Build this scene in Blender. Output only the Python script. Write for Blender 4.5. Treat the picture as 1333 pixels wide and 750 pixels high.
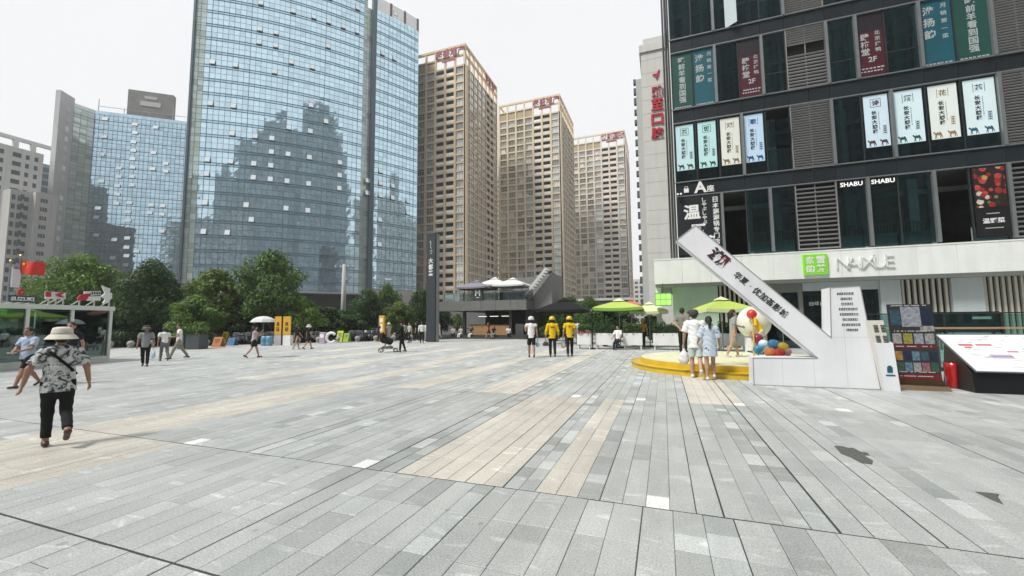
import bpy, math, random
import numpy as np
from mathutils import Vector, Matrix
for o in list(bpy.data.objects): bpy.data.objects.remove(o)
S = bpy.context.scene
COL = S.collection
R = math.radians
rnd = random.Random(7)

# ------------------------------------------------------------------ camera
FPX, YAW, PITCH, ROLL, CAMH = 540.0, R(-20.0), R(4.72), R(-0.5), 1.65
c_f = Vector((math.sin(YAW)*math.cos(PITCH), math.cos(YAW)*math.cos(PITCH), math.sin(PITCH)))
c_r = Vector((math.cos(YAW), -math.sin(YAW), 0))
c_u = c_r.cross(c_f)
c_r, c_u = c_r*math.cos(ROLL)+c_u*math.sin(ROLL), c_u*math.cos(ROLL)-c_r*math.sin(ROLL)
CAMP = Vector((0, 0, CAMH))
cam = bpy.data.cameras.new('camera'); camo = bpy.data.objects.new('camera', cam); COL.objects.link(camo)
camo.matrix_world = Matrix(((c_r.x, c_u.x, -c_f.x, 0), (c_r.y, c_u.y, -c_f.y, 0), (c_r.z, c_u.z, -c_f.z, CAMH), (0, 0, 0, 1)))
cam.sensor_fit = 'HORIZONTAL'; cam.sensor_width = 36; cam.lens = 36*FPX/1333.0
cam.clip_start = 0.05; cam.clip_end = 5000
S.camera = camo

# ------------------------------------------------------------------ sky, sun, exposure
SUN_EL, SUN_AZ = R(56), R(-142)
w = bpy.data.worlds.new('World'); S.world = w; w.use_nodes = True
nt = w.node_tree; nt.nodes.clear()
N = nt.nodes.new; L = nt.links.new
sky = N('ShaderNodeTexSky'); sky.sky_type = 'NISHITA'; sky.sun_disc = False
sky.sun_elevation = SUN_EL; sky.sun_rotation = SUN_AZ; sky.air_density = 1.5; sky.dust_density = 4.0
tc = N('ShaderNodeTexCoord'); nz = N('ShaderNodeTexNoise'); nz.inputs['Scale'].default_value = 1.6; nz.inputs['Detail'].default_value = 3
L(tc.outputs['Generated'], nz.inputs['Vector'])
cr = N('ShaderNodeValToRGB'); L(nz.outputs['Fac'], cr.inputs['Fac'])
cr.color_ramp.elements[0].position = 0.3; cr.color_ramp.elements[0].color = (6.5, 6.58, 6.65, 1)
cr.color_ramp.elements[1].position = 0.7; cr.color_ramp.elements[1].color = (6.8, 6.84, 6.88, 1)
mx = N('ShaderNodeMixRGB'); mx.inputs['Fac'].default_value = 0.95            # a closed white overcast over the clear sky
L(sky.outputs['Color'], mx.inputs['Color1']); L(cr.outputs['Color'], mx.inputs['Color2'])
bg = N('ShaderNodeBackground'); bg.inputs['Strength'].default_value = 0.1
L(mx.outputs['Color'], bg.inputs['Color'])
wo = N('ShaderNodeOutputWorld'); L(bg.outputs['Background'], wo.inputs['Surface'])
sl = bpy.data.lights.new('sun', 'SUN'); sl.energy = 2.7; sl.angle = R(12); sl.color = (1.0, 0.96, 0.9)
so = bpy.data.objects.new('sun', sl); COL.objects.link(so)
so.rotation_euler = Vector((math.sin(SUN_AZ)*math.cos(SUN_EL), math.cos(SUN_AZ)*math.cos(SUN_EL), math.sin(SUN_EL))).to_track_quat('Z', 'Y').to_euler()
so.location = (-60, -60, 200)
vs = S.view_settings; vs.view_transform = 'Standard'; vs.look = 'None'; vs.exposure = 0.53; vs.gamma = 1.0; vs.use_curve_mapping = False
S.render.engine = 'CYCLES'
S.cycles.max_bounces = 8; S.cycles.transparent_max_bounces = 12; S.cycles.caustics_reflective = False; S.cycles.caustics_refractive = False
S.cycles.sample_clamp_indirect = 4.0

# ------------------------------------------------------------------ pixel -> direction helpers (distance always from ground, wall or usual size)
def ray(x, y): return c_r*((x-666.5)/FPX) - c_u*((y-375)/FPX) + c_f
def G(x, y, z=0.0):
    d = ray(x, y); return CAMP + d*((z-CAMH)/d.z)
def PY(x, y, Y):
    d = ray(x, y); return CAMP + d*(Y/d.y)
def PD(x, y, D):
    d = ray(x, y); return CAMP + d*(D/math.hypot(d.x, d.y))

# ------------------------------------------------------------------ materials
MATS = {}
def srgb(c):
    if isinstance(c, str): c = tuple(int(c[i:i+2], 16)/255 for i in (0, 2, 4))
    return tuple(x/12.92 if x <= 0.04045 else ((x+0.055)/1.055)**2.4 for x in c)
def mat(name, col, rough=0.6, metal=0.0, var=0.0, vscale=6.0, emit=0.0, spec=0.5, bump=0.0, bscale=40.0, dirt=0.0, trans=0.0, obj_rand=0.0, coat=0.0):
    """Principled material, colour broken up by noise (var), streaky dirt, fine bump, optional per-object variation."""
    if name in MATS: return MATS[name]
    m = bpy.data.materials.new(name); m.use_nodes = True
    t = m.node_tree; b = t.nodes['Principled BSDF']
    if isinstance(col, str): col = srgb(col)
    b.inputs['Base Color'].default_value = (*col, 1); b.inputs['Roughness'].default_value = rough
    b.inputs['Metallic'].default_value = metal; b.inputs['Specular IOR Level'].default_value = spec
    if coat: b.inputs['Coat Weight'].default_value = coat
    nn, ln = t.nodes.new, t.links.new
    src = None
    if var or dirt or bump or obj_rand:
        g = nn('ShaderNodeNewGeometry')
    if var:
        n1 = nn('ShaderNodeTexNoise'); n1.inputs['Scale'].default_value = vscale; n1.inputs['Detail'].default_value = 5; n1.inputs['Roughness'].default_value = 0.65
        ln(g.outputs['Position'], n1.inputs['Vector'])
        mr = nn('ShaderNodeMapRange'); mr.inputs['From Min'].default_value = 0.25; mr.inputs['From Max'].default_value = 0.75
        mr.inputs['To Min'].default_value = 1-var; mr.inputs['To Max'].default_value = 1+var
        ln(n1.outputs['Fac'], mr.inputs['Value'])
        vm = nn('ShaderNodeVectorMath'); vm.operation = 'SCALE'; vm.inputs[0].default_value = col; ln(mr.outputs['Result'], vm.inputs['Scale'])
        src = vm.outputs['Vector']
    if dirt:
        mp = nn('ShaderNodeMapping'); mp.inputs['Scale'].default_value = (1.3, 1.3, 0.12); ln(g.outputs['Position'], mp.inputs['Vector'])
        n2 = nn('ShaderNodeTexNoise'); n2.inputs['Scale'].default_value = 1.4; n2.inputs['Detail'].default_value = 6; ln(mp.outputs['Vector'], n2.inputs['Vector'])
        mr = nn('ShaderNodeMapRange'); mr.inputs['From Min'].default_value = 0.45; mr.inputs['From Max'].default_value = 0.8
        mr.inputs['To Min'].default_value = 1; mr.inputs['To Max'].default_value = 1-dirt; ln(n2.outputs['Fac'], mr.inputs['Value'])
        vm = nn('ShaderNodeVectorMath'); vm.operation = 'SCALE'; ln(mr.outputs['Result'], vm.inputs['Scale'])
        if src: ln(src, vm.inputs[0])
        else: vm.inputs[0].default_value = col
        src = vm.outputs['Vector']
    if obj_rand:
        oi = nn('ShaderNodeObjectInfo'); mr = nn('ShaderNodeMapRange'); mr.inputs['To Min'].default_value = 1-obj_rand; mr.inputs['To Max'].default_value = 1+obj_rand
        ln(oi.outputs['Random'], mr.inputs['Value'])
        vm = nn('ShaderNodeVectorMath'); vm.operation = 'SCALE'; ln(mr.outputs['Result'], vm.inputs['Scale'])
        if src: ln(src, vm.inputs[0])
        else: vm.inputs[0].default_value = col
        src = vm.outputs['Vector']
    if src: ln(src, b.inputs['Base Color'])
    if bump:
        n3 = nn('ShaderNodeTexNoise'); n3.inputs['Scale'].default_value = bscale; n3.inputs['Detail'].default_value = 4; ln(g.outputs['Position'], n3.inputs['Vector'])
        bp = nn('ShaderNodeBump'); bp.inputs['Strength'].default_value = bump; bp.inputs['Distance'].default_value = 0.02
        ln(n3.outputs['Fac'], bp.inputs['Height']); ln(bp.outputs['Normal'], b.inputs['Normal'])
    if emit:
        b.inputs['Emission Color'].default_value = (*col, 1); b.inputs['Emission Strength'].default_value = emit
    if trans:
        b.inputs['Transmission Weight'].default_value = trans
    MATS[name] = m
    return m
def glass_see(name, tint, refl=0.12, rough=0.02):
    """Window glass one looks through: tinted transparency plus mirror reflection by angle."""
    if name in MATS: return MATS[name]
    m = bpy.data.materials.new(name); m.use_nodes = True; t = m.node_tree; t.nodes.clear()
    nn, ln = t.nodes.new, t.links.new
    tr = nn('ShaderNodeBsdfTransparent'); tr.inputs['Color'].default_value = (*tint, 1)
    gl = nn('ShaderNodeBsdfGlossy'); gl.inputs['Roughness'].default_value = rough; gl.inputs['Color'].default_value = (0.8, 0.95, 0.97, 1)
    lw = nn('ShaderNodeFresnel'); lw.inputs['IOR'].default_value = 1.5
    ad = nn('ShaderNodeMath'); ad.operation = 'ADD'; ad.inputs[1].default_value = refl; ad.use_clamp = True; ln(lw.outputs['Fac'], ad.inputs[0])
    mix = nn('ShaderNodeMixShader'); ln(ad.outputs['Value'], mix.inputs['Fac']); ln(tr.outputs['BSDF'], mix.inputs[1]); ln(gl.outputs['BSDF'], mix.inputs[2])
    out = nn('ShaderNodeOutputMaterial'); ln(mix.outputs['Shader'], out.inputs['Surface'])
    MATS[name] = m; return m
def mirror_glass(name, col, var=0.12, rough=0.03, metal=0.85):
    """Coated curtain-wall glass: coloured mirror, each pane a little different."""
    if name in MATS: return MATS[name]
    m = mat(name, col, rough, metal)
    t = m.node_tree; b = t.nodes['Principled BSDF']; nn, ln = t.nodes.new, t.links.new
    g = nn('ShaderNodeNewGeometry'); mr = nn('ShaderNodeMapRange'); mr.inputs['To Min'].default_value = 1-var; mr.inputs['To Max'].default_value = 1+var*0.6
    pw = nn('ShaderNodeMath'); pw.operation = 'POWER'; pw.inputs[1].default_value = 0.5
    ln(g.outputs['Random Per Island'], pw.inputs[0]); ln(pw.outputs['Value'], mr.inputs['Value'])
    vm = nn('ShaderNodeVectorMath'); vm.operation = 'SCALE'; vm.inputs[0].default_value = col; ln(mr.outputs['Result'], vm.inputs['Scale']); ln(vm.outputs['Vector'], b.inputs['Base Color'])
    return m

# ------------------------------------------------------------------ mesh helpers
class MB:
    def __init__(s): s.v, s.f, s.m = [], [], []
    def add(s, vs, fs, m=0):
        o = len(s.v); s.v += [tuple(v) for v in vs]; s.f += [[i+o for i in f] for f in fs]; s.m += [m]*len(fs); return s
    def box(s, x0, x1, y0, y1, z0, z1, m=0):
        return s.add([(x0,y0,z0),(x1,y0,z0),(x1,y1,z0),(x0,y1,z0),(x0,y0,z1),(x1,y0,z1),(x1,y1,z1),(x0,y1,z1)],
                     [[0,3,2,1],[4,5,6,7],[0,1,5,4],[1,2,6,5],[2,3,7,6],[3,0,4,7]], m)
    def bbox(s, x0, x1, y0, y1, z0, z1, b=0.01, m=0):
        """box with chamfered top and vertical edges"""
        def ring(i, z): return [(x0+i,y0+b,z),(x0+b,y0+i,z),(x1-b,y0+i,z),(x1-i,y0+b,z),(x1-i,y1-b,z),(x1-b,y1-i,z),(x0+b,y1-i,z),(x0+i,y1-b,z)]
        rs = ring(0,z0)+ring(0,z1-b)+[(x0+b,y0+b,z1),(x0+b,y0+b,z1),(x1-b,y0+b,z1),(x1-b,y0+b,z1),(x1-b,y1-b,z1),(x1-b,y1-b,z1),(x0+b,y1-b,z1),(x0+b,y1-b,z1)]
        fs = [[i,(i+1)%8,8+(i+1)%8,8+i] for i in range(8)]
        fs += [[8+i,8+(i+1)%8,16+(i+1)%8,16+i] if i%2 else [8+i,8+(i+1)%8,16+i] for i in range(8)]
        fs += [[16,18,20,22],[7,6,5,4,3,2,1,0]]
        return s.add(rs, fs, m)
    def obox(s, c, u, v, w, m=0):
        c, u, v, w = Vector(c), Vector(u), Vector(v), Vector(w)
        p = [c-u-v-w, c+u-v-w, c+u+v-w, c-u+v-w, c-u-v+w, c+u-v+w, c+u+v+w, c-u+v+w]
        return s.add(p, [[0,3,2,1],[4,5,6,7],[0,1,5,4],[1,2,6,5],[2,3,7,6],[3,0,4,7]], m)
    def beam(s, p, q, a, b=None, m=0, up=(0,0,1)):
        p, q = Vector(p), Vector(q); d = (q-p); L_ = d.length; d.normalize(); b = b or a
        up = Vector(up)
        if abs(d.dot(up)) > 0.98: up = Vector((0,1,0))
        u = d.cross(up).normalized(); v = u.cross(d)
        return s.obox((p+q)/2, d*(L_/2), u*(a/2), v*(b/2), m)
    def tube(s, pts, rad, n=8, m=0, cap=True):
        pts = [Vector(p) for p in pts]; k = len(pts)
        if not hasattr(rad, '__len__'): rad = [rad]*k
        vs = []; ref = None
        for i, p in enumerate(pts):
            d = (pts[min(i+1,k-1)]-pts[max(i-1,0)]).normalized()
            if ref is None: ref = Vector((1,0,0)) if abs(d.x) < 0.9 else Vector((0,1,0))
            u = (ref - d*ref.dot(d)).normalized(); v = d.cross(u); ref = u
            vs += [p+(u*math.cos(2*math.pi*j/n)+v*math.sin(2*math.pi*j/n))*rad[i] for j in range(n)]
        fs = [[i*n+j, i*n+(j+1)%n, (i+1)*n+(j+1)%n, (i+1)*n+j] for i in range(k-1) for j in range(n)]
        if cap: fs += [list(range(n))[::-1], [(k-1)*n+j for j in range(n)]]
        return s.add(vs, fs, m)
    def lathe(s, prof, n=24, c=(0,0,0), m=0, a0=0.0, a1=2*math.pi, sx=1.0, sy=1.0):
        full = abs(a1-a0-2*math.pi) < 1e-6; k = n if full else n+1; vs = []
        for r, z in prof:
            vs += [(c[0]+sx*r*math.cos(a0+(a1-a0)*j/n), c[1]+sy*r*math.sin(a0+(a1-a0)*j/n), c[2]+z) for j in range(k)]
        fs = [[i*k+j, i*k+(j+1)%k, (i+1)*k+(j+1)%k, (i+1)*k+j] for i in range(len(prof)-1) for j in range(n)]
        return s.add(vs, fs, m)
    def sphere(s, c, r, n=14, m=0, sx=1, sy=1, sz=1):
        k = n//2
        return s.lathe([(r*math.sin(math.pi*i/k)+1e-5, -r*sz*math.cos(math.pi*i/k)) for i in range(k+1)], n, c, m, sx=sx, sy=sy)
    def prism(s, poly, y0, y1, m=0, axis='y'):
        n = len(poly)
        mk = (lambda a, b, t: (a, t, b)) if axis == 'y' else (lambda a, b, t: (a, b, t)) if axis == 'z' else (lambda a, b, t: (t, a, b))
        vs = [mk(a, b, y0) for a, b in poly]+[mk(a, b, y1) for a, b in poly]
        return s.add(vs, [list(range(n)), list(range(n, 2*n))[::-1]]+[[i, i+n, (i+1)%n+n, (i+1)%n] for i in range(n)], m)
    def quad(s, a, b, c, d, m=0): return s.add([a, b, c, d], [[0,1,2,3]], m)
    def mesh(s, name, mats, smooth=False):
        me = bpy.data.meshes.new(name); me.from_pydata(s.v, [], s.f)
        for mm in (mats if isinstance(mats, (list, tuple)) else [mats]): me.materials.append(mm)
        if any(s.m): me.polygons.foreach_set('material_index', s.m)
        if smooth: me.polygons.foreach_set('use_smooth', [True]*len(me.polygons))
        me.update(); return me
    def build(s, name, mats, parent=None, smooth=False, kind=None, fix=True):
        me = s.mesh(name, mats, smooth)
        if fix and len(me.polygons) < 60000:
            import bmesh
            bm = bmesh.new(); bm.from_mesh(me); bmesh.ops.recalc_face_normals(bm, faces=bm.faces); bm.to_mesh(me); bm.free()
        return link(name, me, parent, kind)
def link(name, me, parent=None, kind=None):
    o = bpy.data.objects.new(name, me); COL.objects.link(o)
    if parent is not None: o.parent = parent
    if kind: o['kind'] = kind
    return o
def thing(name, label, cat, loc=(0,0,0), rz=0.0, group=None):
    o = bpy.data.objects.new(name, None); COL.objects.link(o); o.empty_display_size = 0.2
    o.location = loc; o.rotation_euler = (0, 0, rz); o['label'] = label; o['category'] = cat
    if group: o['group'] = group
    return o
def tag(o, label, cat, group=None):
    o['label'] = label; o['category'] = cat
    if group: o['group'] = group
    return o
def struct(name, mb, m, **k):
    o = mb.build(name, m, **k); o['kind'] = 'structure'; return o
def copy_tree(o, parent=None):
    c = o.copy(); COL.objects.link(c)
    if parent is not None: c.parent = parent
    for ch in list(o.children): copy_tree(ch, c)
    return c

_tx = {}
def text_mesh(body, extrude=0.0, bold=0.0, vertical=False, spacing=1.0):
    key = (body, extrude, bold, vertical, spacing)
    if key in _tx: return _tx[key]
    cu = bpy.data.curves.new('lettering', 'FONT'); cu.body = '\n'.join(body) if vertical else body
    cu.size = 1.0; cu.extrude = extrude; cu.offset = bold; cu.align_x = 'CENTER'; cu.resolution_u = 2; cu.space_line = spacing
    if not vertical: cu.space_character = spacing
    o = bpy.data.objects.new('lettering', cu); COL.objects.link(o)
    dg = bpy.context.evaluated_depsgraph_get(); me = bpy.data.meshes.new_from_object(o.evaluated_get(dg))
    bpy.data.objects.remove(o)
    n = len(me.vertices); a = np.zeros(n*3); me.vertices.foreach_get('co', a); a = a.reshape(-1, 3)
    lo, hi = a.min(0), a.max(0); _tx[key] = (me, lo, hi); return _tx[key]
def text(body, m, center, width=None, height=None, right=(1,0,0), up=(0,0,1), parent=None, extrude=0.004, bold=0.0, vertical=False, name='lettering', stretch=False, spacing=1.0):
    """Lettering as a mesh: body fitted into width x height around center in the plane right/up (normal right x up)."""
    me0, lo, hi = text_mesh(body, 0.0 if extrude == 0 else 0.5, bold, vertical, spacing)
    r, u = Vector(right).normalized(), Vector(up).normalized(); n = r.cross(u)
    wx, wy = hi[0]-lo[0], hi[1]-lo[1]
    sx = width/wx if width else None; sy = height/wy if height else None
    if sx is None: sx = sy
    if sy is None: sy = sx
    if not stretch: sx = sy = min(sx, sy)
    me = me0.copy(); me.materials.clear(); me.materials.append(m)
    k = len(me.vertices); a = np.zeros(k*3); me.vertices.foreach_get('co', a); a = a.reshape(-1, 3)
    a -= (lo+hi)/2; dz = extrude*2
    out = np.outer(a[:,0]*sx, np.array(r))+np.outer(a[:,1]*sy, np.array(u))+np.outer(a[:,2]*dz+extrude, np.array(n))+np.array(center)
    me.vertices.foreach_set('co', out.ravel()); me.update(); me.name = name
    return link(name, me, parent)
def vtext(body, m, x, y, ztop, zbot, w_, bold=0.02, extrude=0.003, right=(1, 0, 0)):
    """characters set one below the other, square, as in a vertical banner"""
    n = len(body); st = (ztop-zbot)/n; h = min(st*0.9, w_)
    return [text(ch, m, (x, y, ztop-(i+.5)*st), height=h, width=min(w_, h*1.05), extrude=extrude, bold=bold, name='character', right=right) for i, ch in enumerate(body)]
def strokes(cells, size, m, seed, name='blurred_lettering', right=(1, 0, 0), depth=0.01):
    """lettering too small to read in the photograph: strokes in character-sized cells"""
    r_ = random.Random(seed); mb = MB(); u = Vector(right).normalized(); n = u.cross(Vector((0, 0, 1)))
    for c in cells:
        c = Vector(c)
        for k in range(3): mb.obox(c+Vector((0, 0, (k-1)*size*.3+r_.uniform(-.04, .04)*size))+n*depth, u*(size*r_.uniform(.25, .42)), n*depth*.5, Vector((0, 0, size*.05)))
        for k in range(2): mb.obox(c+u*((k-.5)*size*.45+r_.uniform(-.1, .1)*size)+n*depth*1.2, u*(size*.05), n*depth*.5, Vector((0, 0, size*r_.uniform(.25, .42))))
    return mb.build(name, m, kind='stuff')
# ------------------------------------------------------------------ ground, road, plaza paving
asphalt = mat('asphalt', (0.055, 0.057, 0.06), 0.9, var=0.25, vscale=0.6, bump=0.3)
struct('ground', MB().box(-1500, 1500, -1500, 1500, -1.0, -0.13), asphalt)

def slab_material():
    m = bpy.data.materials.new('granite_slabs'); m.use_nodes = True; t = m.node_tree; b = t.nodes['Principled BSDF']; nn, ln = t.nodes.new, t.links.new
    at = nn('ShaderNodeAttribute'); at.attribute_name = 'tint'
    g = nn('ShaderNodeNewGeometry')
    sp = nn('ShaderNodeTexNoise'); sp.inputs['Scale'].default_value = 70; sp.inputs['Detail'].default_value = 3; sp.inputs['Roughness'].default_value = 0.8; ln(g.outputs['Position'], sp.inputs['Vector'])
    r1 = nn('ShaderNodeMapRange'); r1.inputs['From Min'].default_value = 0.32; r1.inputs['From Max'].default_value = 0.68; r1.inputs['To Min'].default_value = 0.64; r1.inputs['To Max'].default_value = 1.34; ln(sp.outputs['Fac'], r1.inputs['Value'])
    lg = nn('ShaderNodeTexNoise'); lg.inputs['Scale'].default_value = 0.55; lg.inputs['Detail'].default_value = 6; lg.inputs['Roughness'].default_value = 0.7; ln(g.outputs['Position'], lg.inputs['Vector'])
    r2 = nn('ShaderNodeMapRange'); r2.inputs['From Min'].default_value = 0.3; r2.inputs['From Max'].default_value = 0.7; r2.inputs['To Min'].default_value = 0.84; r2.inputs['To Max'].default_value = 1.12; ln(lg.outputs['Fac'], r2.inputs['Value'])
    # pale veins, a different cut of the stone in every slab
    of = nn('ShaderNodeVectorMath'); of.operation = 'MULTIPLY_ADD'; of.inputs[1].default_value = (37, 91, 53); ln(at.outputs['Color'], of.inputs[0]); ln(g.outputs['Position'], of.inputs[2])
    mp = nn('ShaderNodeMapping'); mp.inputs['Rotation'].default_value = (0, 0, 0.7); mp.inputs['Scale'].default_value = (2.2, 7.0, 1); ln(of.outputs['Vector'], mp.inputs['Vector'])
    ve = nn('ShaderNodeTexNoise'); ve.inputs['Scale'].default_value = 1.0; ve.inputs['Detail'].default_value = 4; ve.inputs['Distortion'].default_value = 1.2; ln(mp.outputs['Vector'], ve.inputs['Vector'])
    r3 = nn('ShaderNodeMapRange'); r3.inputs['From Min'].default_value = 0.6; r3.inputs['From Max'].default_value = 0.72; r3.inputs['To Min'].default_value = 1.0; r3.inputs['To Max'].default_value = 1.32; ln(ve.outputs['Fac'], r3.inputs['Value'])
    st = nn('ShaderNodeTexNoise'); st.inputs['Scale'].default_value = 4.5; st.inputs['Detail'].default_value = 8; st.inputs['Roughness'].default_value = 0.75; ln(g.outputs['Position'], st.inputs['Vector'])
    r4 = nn('ShaderNodeMapRange'); r4.inputs['From Min'].default_value = 0.62; r4.inputs['From Max'].default_value = 0.75; r4.inputs['To Min'].default_value = 1.0; r4.inputs['To Max'].default_value = 0.78; ln(st.outputs['Fac'], r4.inputs['Value'])
    # trodden gum spots and drip stains
    gv_ = nn('ShaderNodeTexVoronoi'); gv_.inputs['Scale'].default_value = 2.3; ln(g.outputs['Position'], gv_.inputs['Vector'])
    sc_ = nn('ShaderNodeSeparateColor'); ln(gv_.outputs['Color'], sc_.inputs['Color'])
    th_ = nn('ShaderNodeMath'); th_.operation = 'MULTIPLY'; th_.inputs[1].default_value = 0.075; ln(sc_.outputs['Red'], th_.inputs[0])
    lt_ = nn('ShaderNodeMath'); lt_.operation = 'SUBTRACT'; ln(gv_.outputs['Distance'], lt_.inputs[0]); ln(th_.outputs['Value'], lt_.inputs[1])
    r5 = nn('ShaderNodeMapRange'); r5.inputs['From Min'].default_value = 0.0; r5.inputs['From Max'].default_value = 0.02; r5.inputs['To Min'].default_value = 0.72; r5.inputs['To Max'].default_value = 1.0; ln(lt_.outputs['Value'], r5.inputs['Value'])
    # long wear tracks along the walking direction
    mq = nn('ShaderNodeMapping'); mq.inputs['Scale'].default_value = (1.6, 0.22, 1); ln(g.outputs['Position'], mq.inputs['Vector'])
    wk = nn('ShaderNodeTexNoise'); wk.inputs['Scale'].default_value = 1.1; wk.inputs['Detail'].default_value = 7; wk.inputs['Roughness'].default_value = 0.7; ln(mq.outputs['Vector'], wk.inputs['Vector'])
    r6 = nn('ShaderNodeMapRange'); r6.inputs['From Min'].default_value = 0.3; r6.inputs['From Max'].default_value = 0.7; r6.inputs['To Min'].default_value = 0.86; r6.inputs['To Max'].default_value = 1.12; ln(wk.outputs['Fac'], r6.inputs['Value'])
    a = r1.outputs['Result']
    for rr in (r2, r3, r4, r5, r6):
        mu = nn('ShaderNodeMath'); mu.operation = 'MULTIPLY'; ln(a, mu.inputs[0]); ln(rr.outputs['Result'], mu.inputs[1]); a = mu.outputs['Value']
    vm = nn('ShaderNodeVectorMath'); vm.operation = 'SCALE'; ln(at.outputs['Color'], vm.inputs[0]); ln(a, vm.inputs['Scale']); ln(vm.outputs['Vector'], b.inputs['Base Color'])
    b.inputs['Roughness'].default_value = 0.5; b.inputs['Specular IOR Level'].default_value = 0.5
    bp = nn('ShaderNodeBump'); bp.inputs['Strength'].default_value = 0.25; bp.inputs['Distance'].default_value = 0.004; ln(sp.outputs['Fac'], bp.inputs['Height']); ln(bp.outputs['Normal'], b.inputs['Normal'])
    return m
SLAB = slab_material()

TX0, TX1, TY1 = -27.0, 15.0, 27.0
joints = [0.74, 2.04, 4.02, 9.22, 14.42, 19.62, 24.82, 30.02]
TAN = {1: [(-9.0, -6.3)], 2: [(-9.2, -7.5), (-2.86, -1.58), (-1.25, -0.83)], 3: [(-12.6, -11.6), (-8.86, -8.04), (-6.6, -5.88), (-4.33, -3.22), (0.5, 1.52)],
       4: [(-16.2, -15.2), (-13.0, -12.2), (-9.6, -8.8), (-6.45, -5.9), (-4.15, -3.25)], 5: [(-20, -18.9), (-16.2, -15.3), (-12.9, -12.2), (-10.4, -9.6), (-6.3, -5.7), (-4.1, -3.3)],
       6: [(-20, -18.9), (-16.2, -15.3), (-10.5, -9.8), (-6.3, -5.7)]}
trng = random.Random(41)
# column lines: most slabs 0.21 wide, runs of narrow small setts between them
cols = []
x = -0.01
for wd, kind in [(0.203,'g')]*3+[(0.21,'s')]+[(0.21,'t')]*2+[(0.165,'s')]*2+[(0.2133,'t')]*6:
    cols.append((x-wd, x, kind)); x -= wd
while x > TX0:
    for wd, kind in [(0.2,'s')]*trng.choice([1,2])+[(0.213,'g')]*trng.choice([4,5,6,7]):
        cols.append((x-wd, x, kind)); x -= wd
x = -0.01
while x < TX1:
    for wd, kind in [(0.215,'g')]*trng.choice([4,5,5,6])+[(0.19,'s')]*trng.choice([1,1,2]):
        cols.append((x, x+wd, kind)); x += wd
ncols = []; x = TX0+0.1
while x < TX1-0.3:
    wd = trng.choice([0.2, 0.235, 0.235, 0.25, 0.27]); ncols.append((x, x+wd, 's' if trng.random() < 0.13 else 'g')); x += wd
gapw = {}
def gap(x):
    k = round(x, 3)
    if k not in gapw:
        r0 = trng.random(); gapw[k] = 0.0075 if r0 < 0.1 else 0.0042 if r0 < 0.35 else 0.0016
    return gapw[k]
dark_lines = [min((abs(c[0]-t), c[0]) for c in cols)[1] for t in (-3.35, 3.62, 1.27, -5.1, 8.2)]
for t in dark_lines: gapw[round(t, 3)] = 0.011
def tint(kind, tan):
    k = trng.random()
    if tan:
        v = trng.uniform(0.93, 1.07); return (0.5*v, 0.482*v, 0.43*v)
    if kind == 's':
        v = trng.choice([0.32, 0.35, 0.38, 0.4, 0.43, 0.43, 0.54])*trng.uniform(0.95, 1.05)
        c = trng.uniform(-0.006, 0.006); return (v*0.945+c, v*0.995, v*0.99-c*0.5)
    v = 0.415*trng.uniform(0.92, 1.07)
    if k < 0.07: v *= 0.86
    elif k > 0.95: v *= 1.15
    return (v*0.95, v*0.995, v*0.985)
slabs = []
def yes_in(px):  # inside plaza left boundary (bollard line)
    return True
for pi in range(len(joints)-1):
    ya, yb = joints[pi], joints[pi+1]
    for (xa, xb, kind) in (cols if pi > 1 else ncols):
        xm = (xa+xb)/2
        tan = any(a-0.03 < xm < b+0.03 for a, b in TAN.get(pi, []))
        y = ya; rows = round((yb-ya)/0.65); step = (yb-ya)/rows
        for r in range(rows):
            y0, y1 = ya+r*step, ya+(r+1)*step
            if y0 > TY1: break
            cuts = [y0, y1]
            if kind == 's' and not tan: cuts = [y0, y0+step*trng.choice([0.5, 0.5, 0.36, 0.64]), y1]
            elif trng.random() < 0.1: cuts = [y0, y0+step*trng.choice([0.4, 0.5, 0.62]), y1]
            for q in range(len(cuts)-1):
                kf = (0.98, 0.98, 1.0, 1.09, 1.14, 1.16, 1.16)[pi]*(1.03 if tan and pi > 2 else 1.0)     # slab colour lightened further out, painting in the glare of distance
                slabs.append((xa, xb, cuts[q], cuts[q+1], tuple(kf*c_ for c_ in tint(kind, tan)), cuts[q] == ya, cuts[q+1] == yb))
white_spots = [(-3.36, 4.16), (-0.12, 4.2), (-6.23, 4.14), (-1.95, 9.4), (3.1, 9.35), (-0.5, 9.4), (-12.2, 4.1), (1.3, 9.35)]
vis = []
for i, sl_ in enumerate(slabs):
    xm, ym = (sl_[0]+sl_[1])/2, (sl_[2]+sl_[3])/2
    v = Vector((xm, ym, 0))-CAMP; z = v.dot(c_f)
    if z > 0.3:
        px, py = 666.5+FPX*v.dot(c_r)/z, 375-FPX*v.dot(c_u)/z
        if -30 < px < 1363 and py < 790:
            vis.append(((sl_[1]-sl_[0])*(sl_[3]-sl_[2])/v.length**3, i))
vis.sort(reverse=True); near_ids = set(i for a, i in vis[:296])
bed = struct('plaza', MB().box(TX0, TX1, 0.74, 27.42, -0.4, -0.0042), mat('joint_mortar', (0.045, 0.047, 0.045), 0.95, var=0.3, vscale=3))
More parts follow.
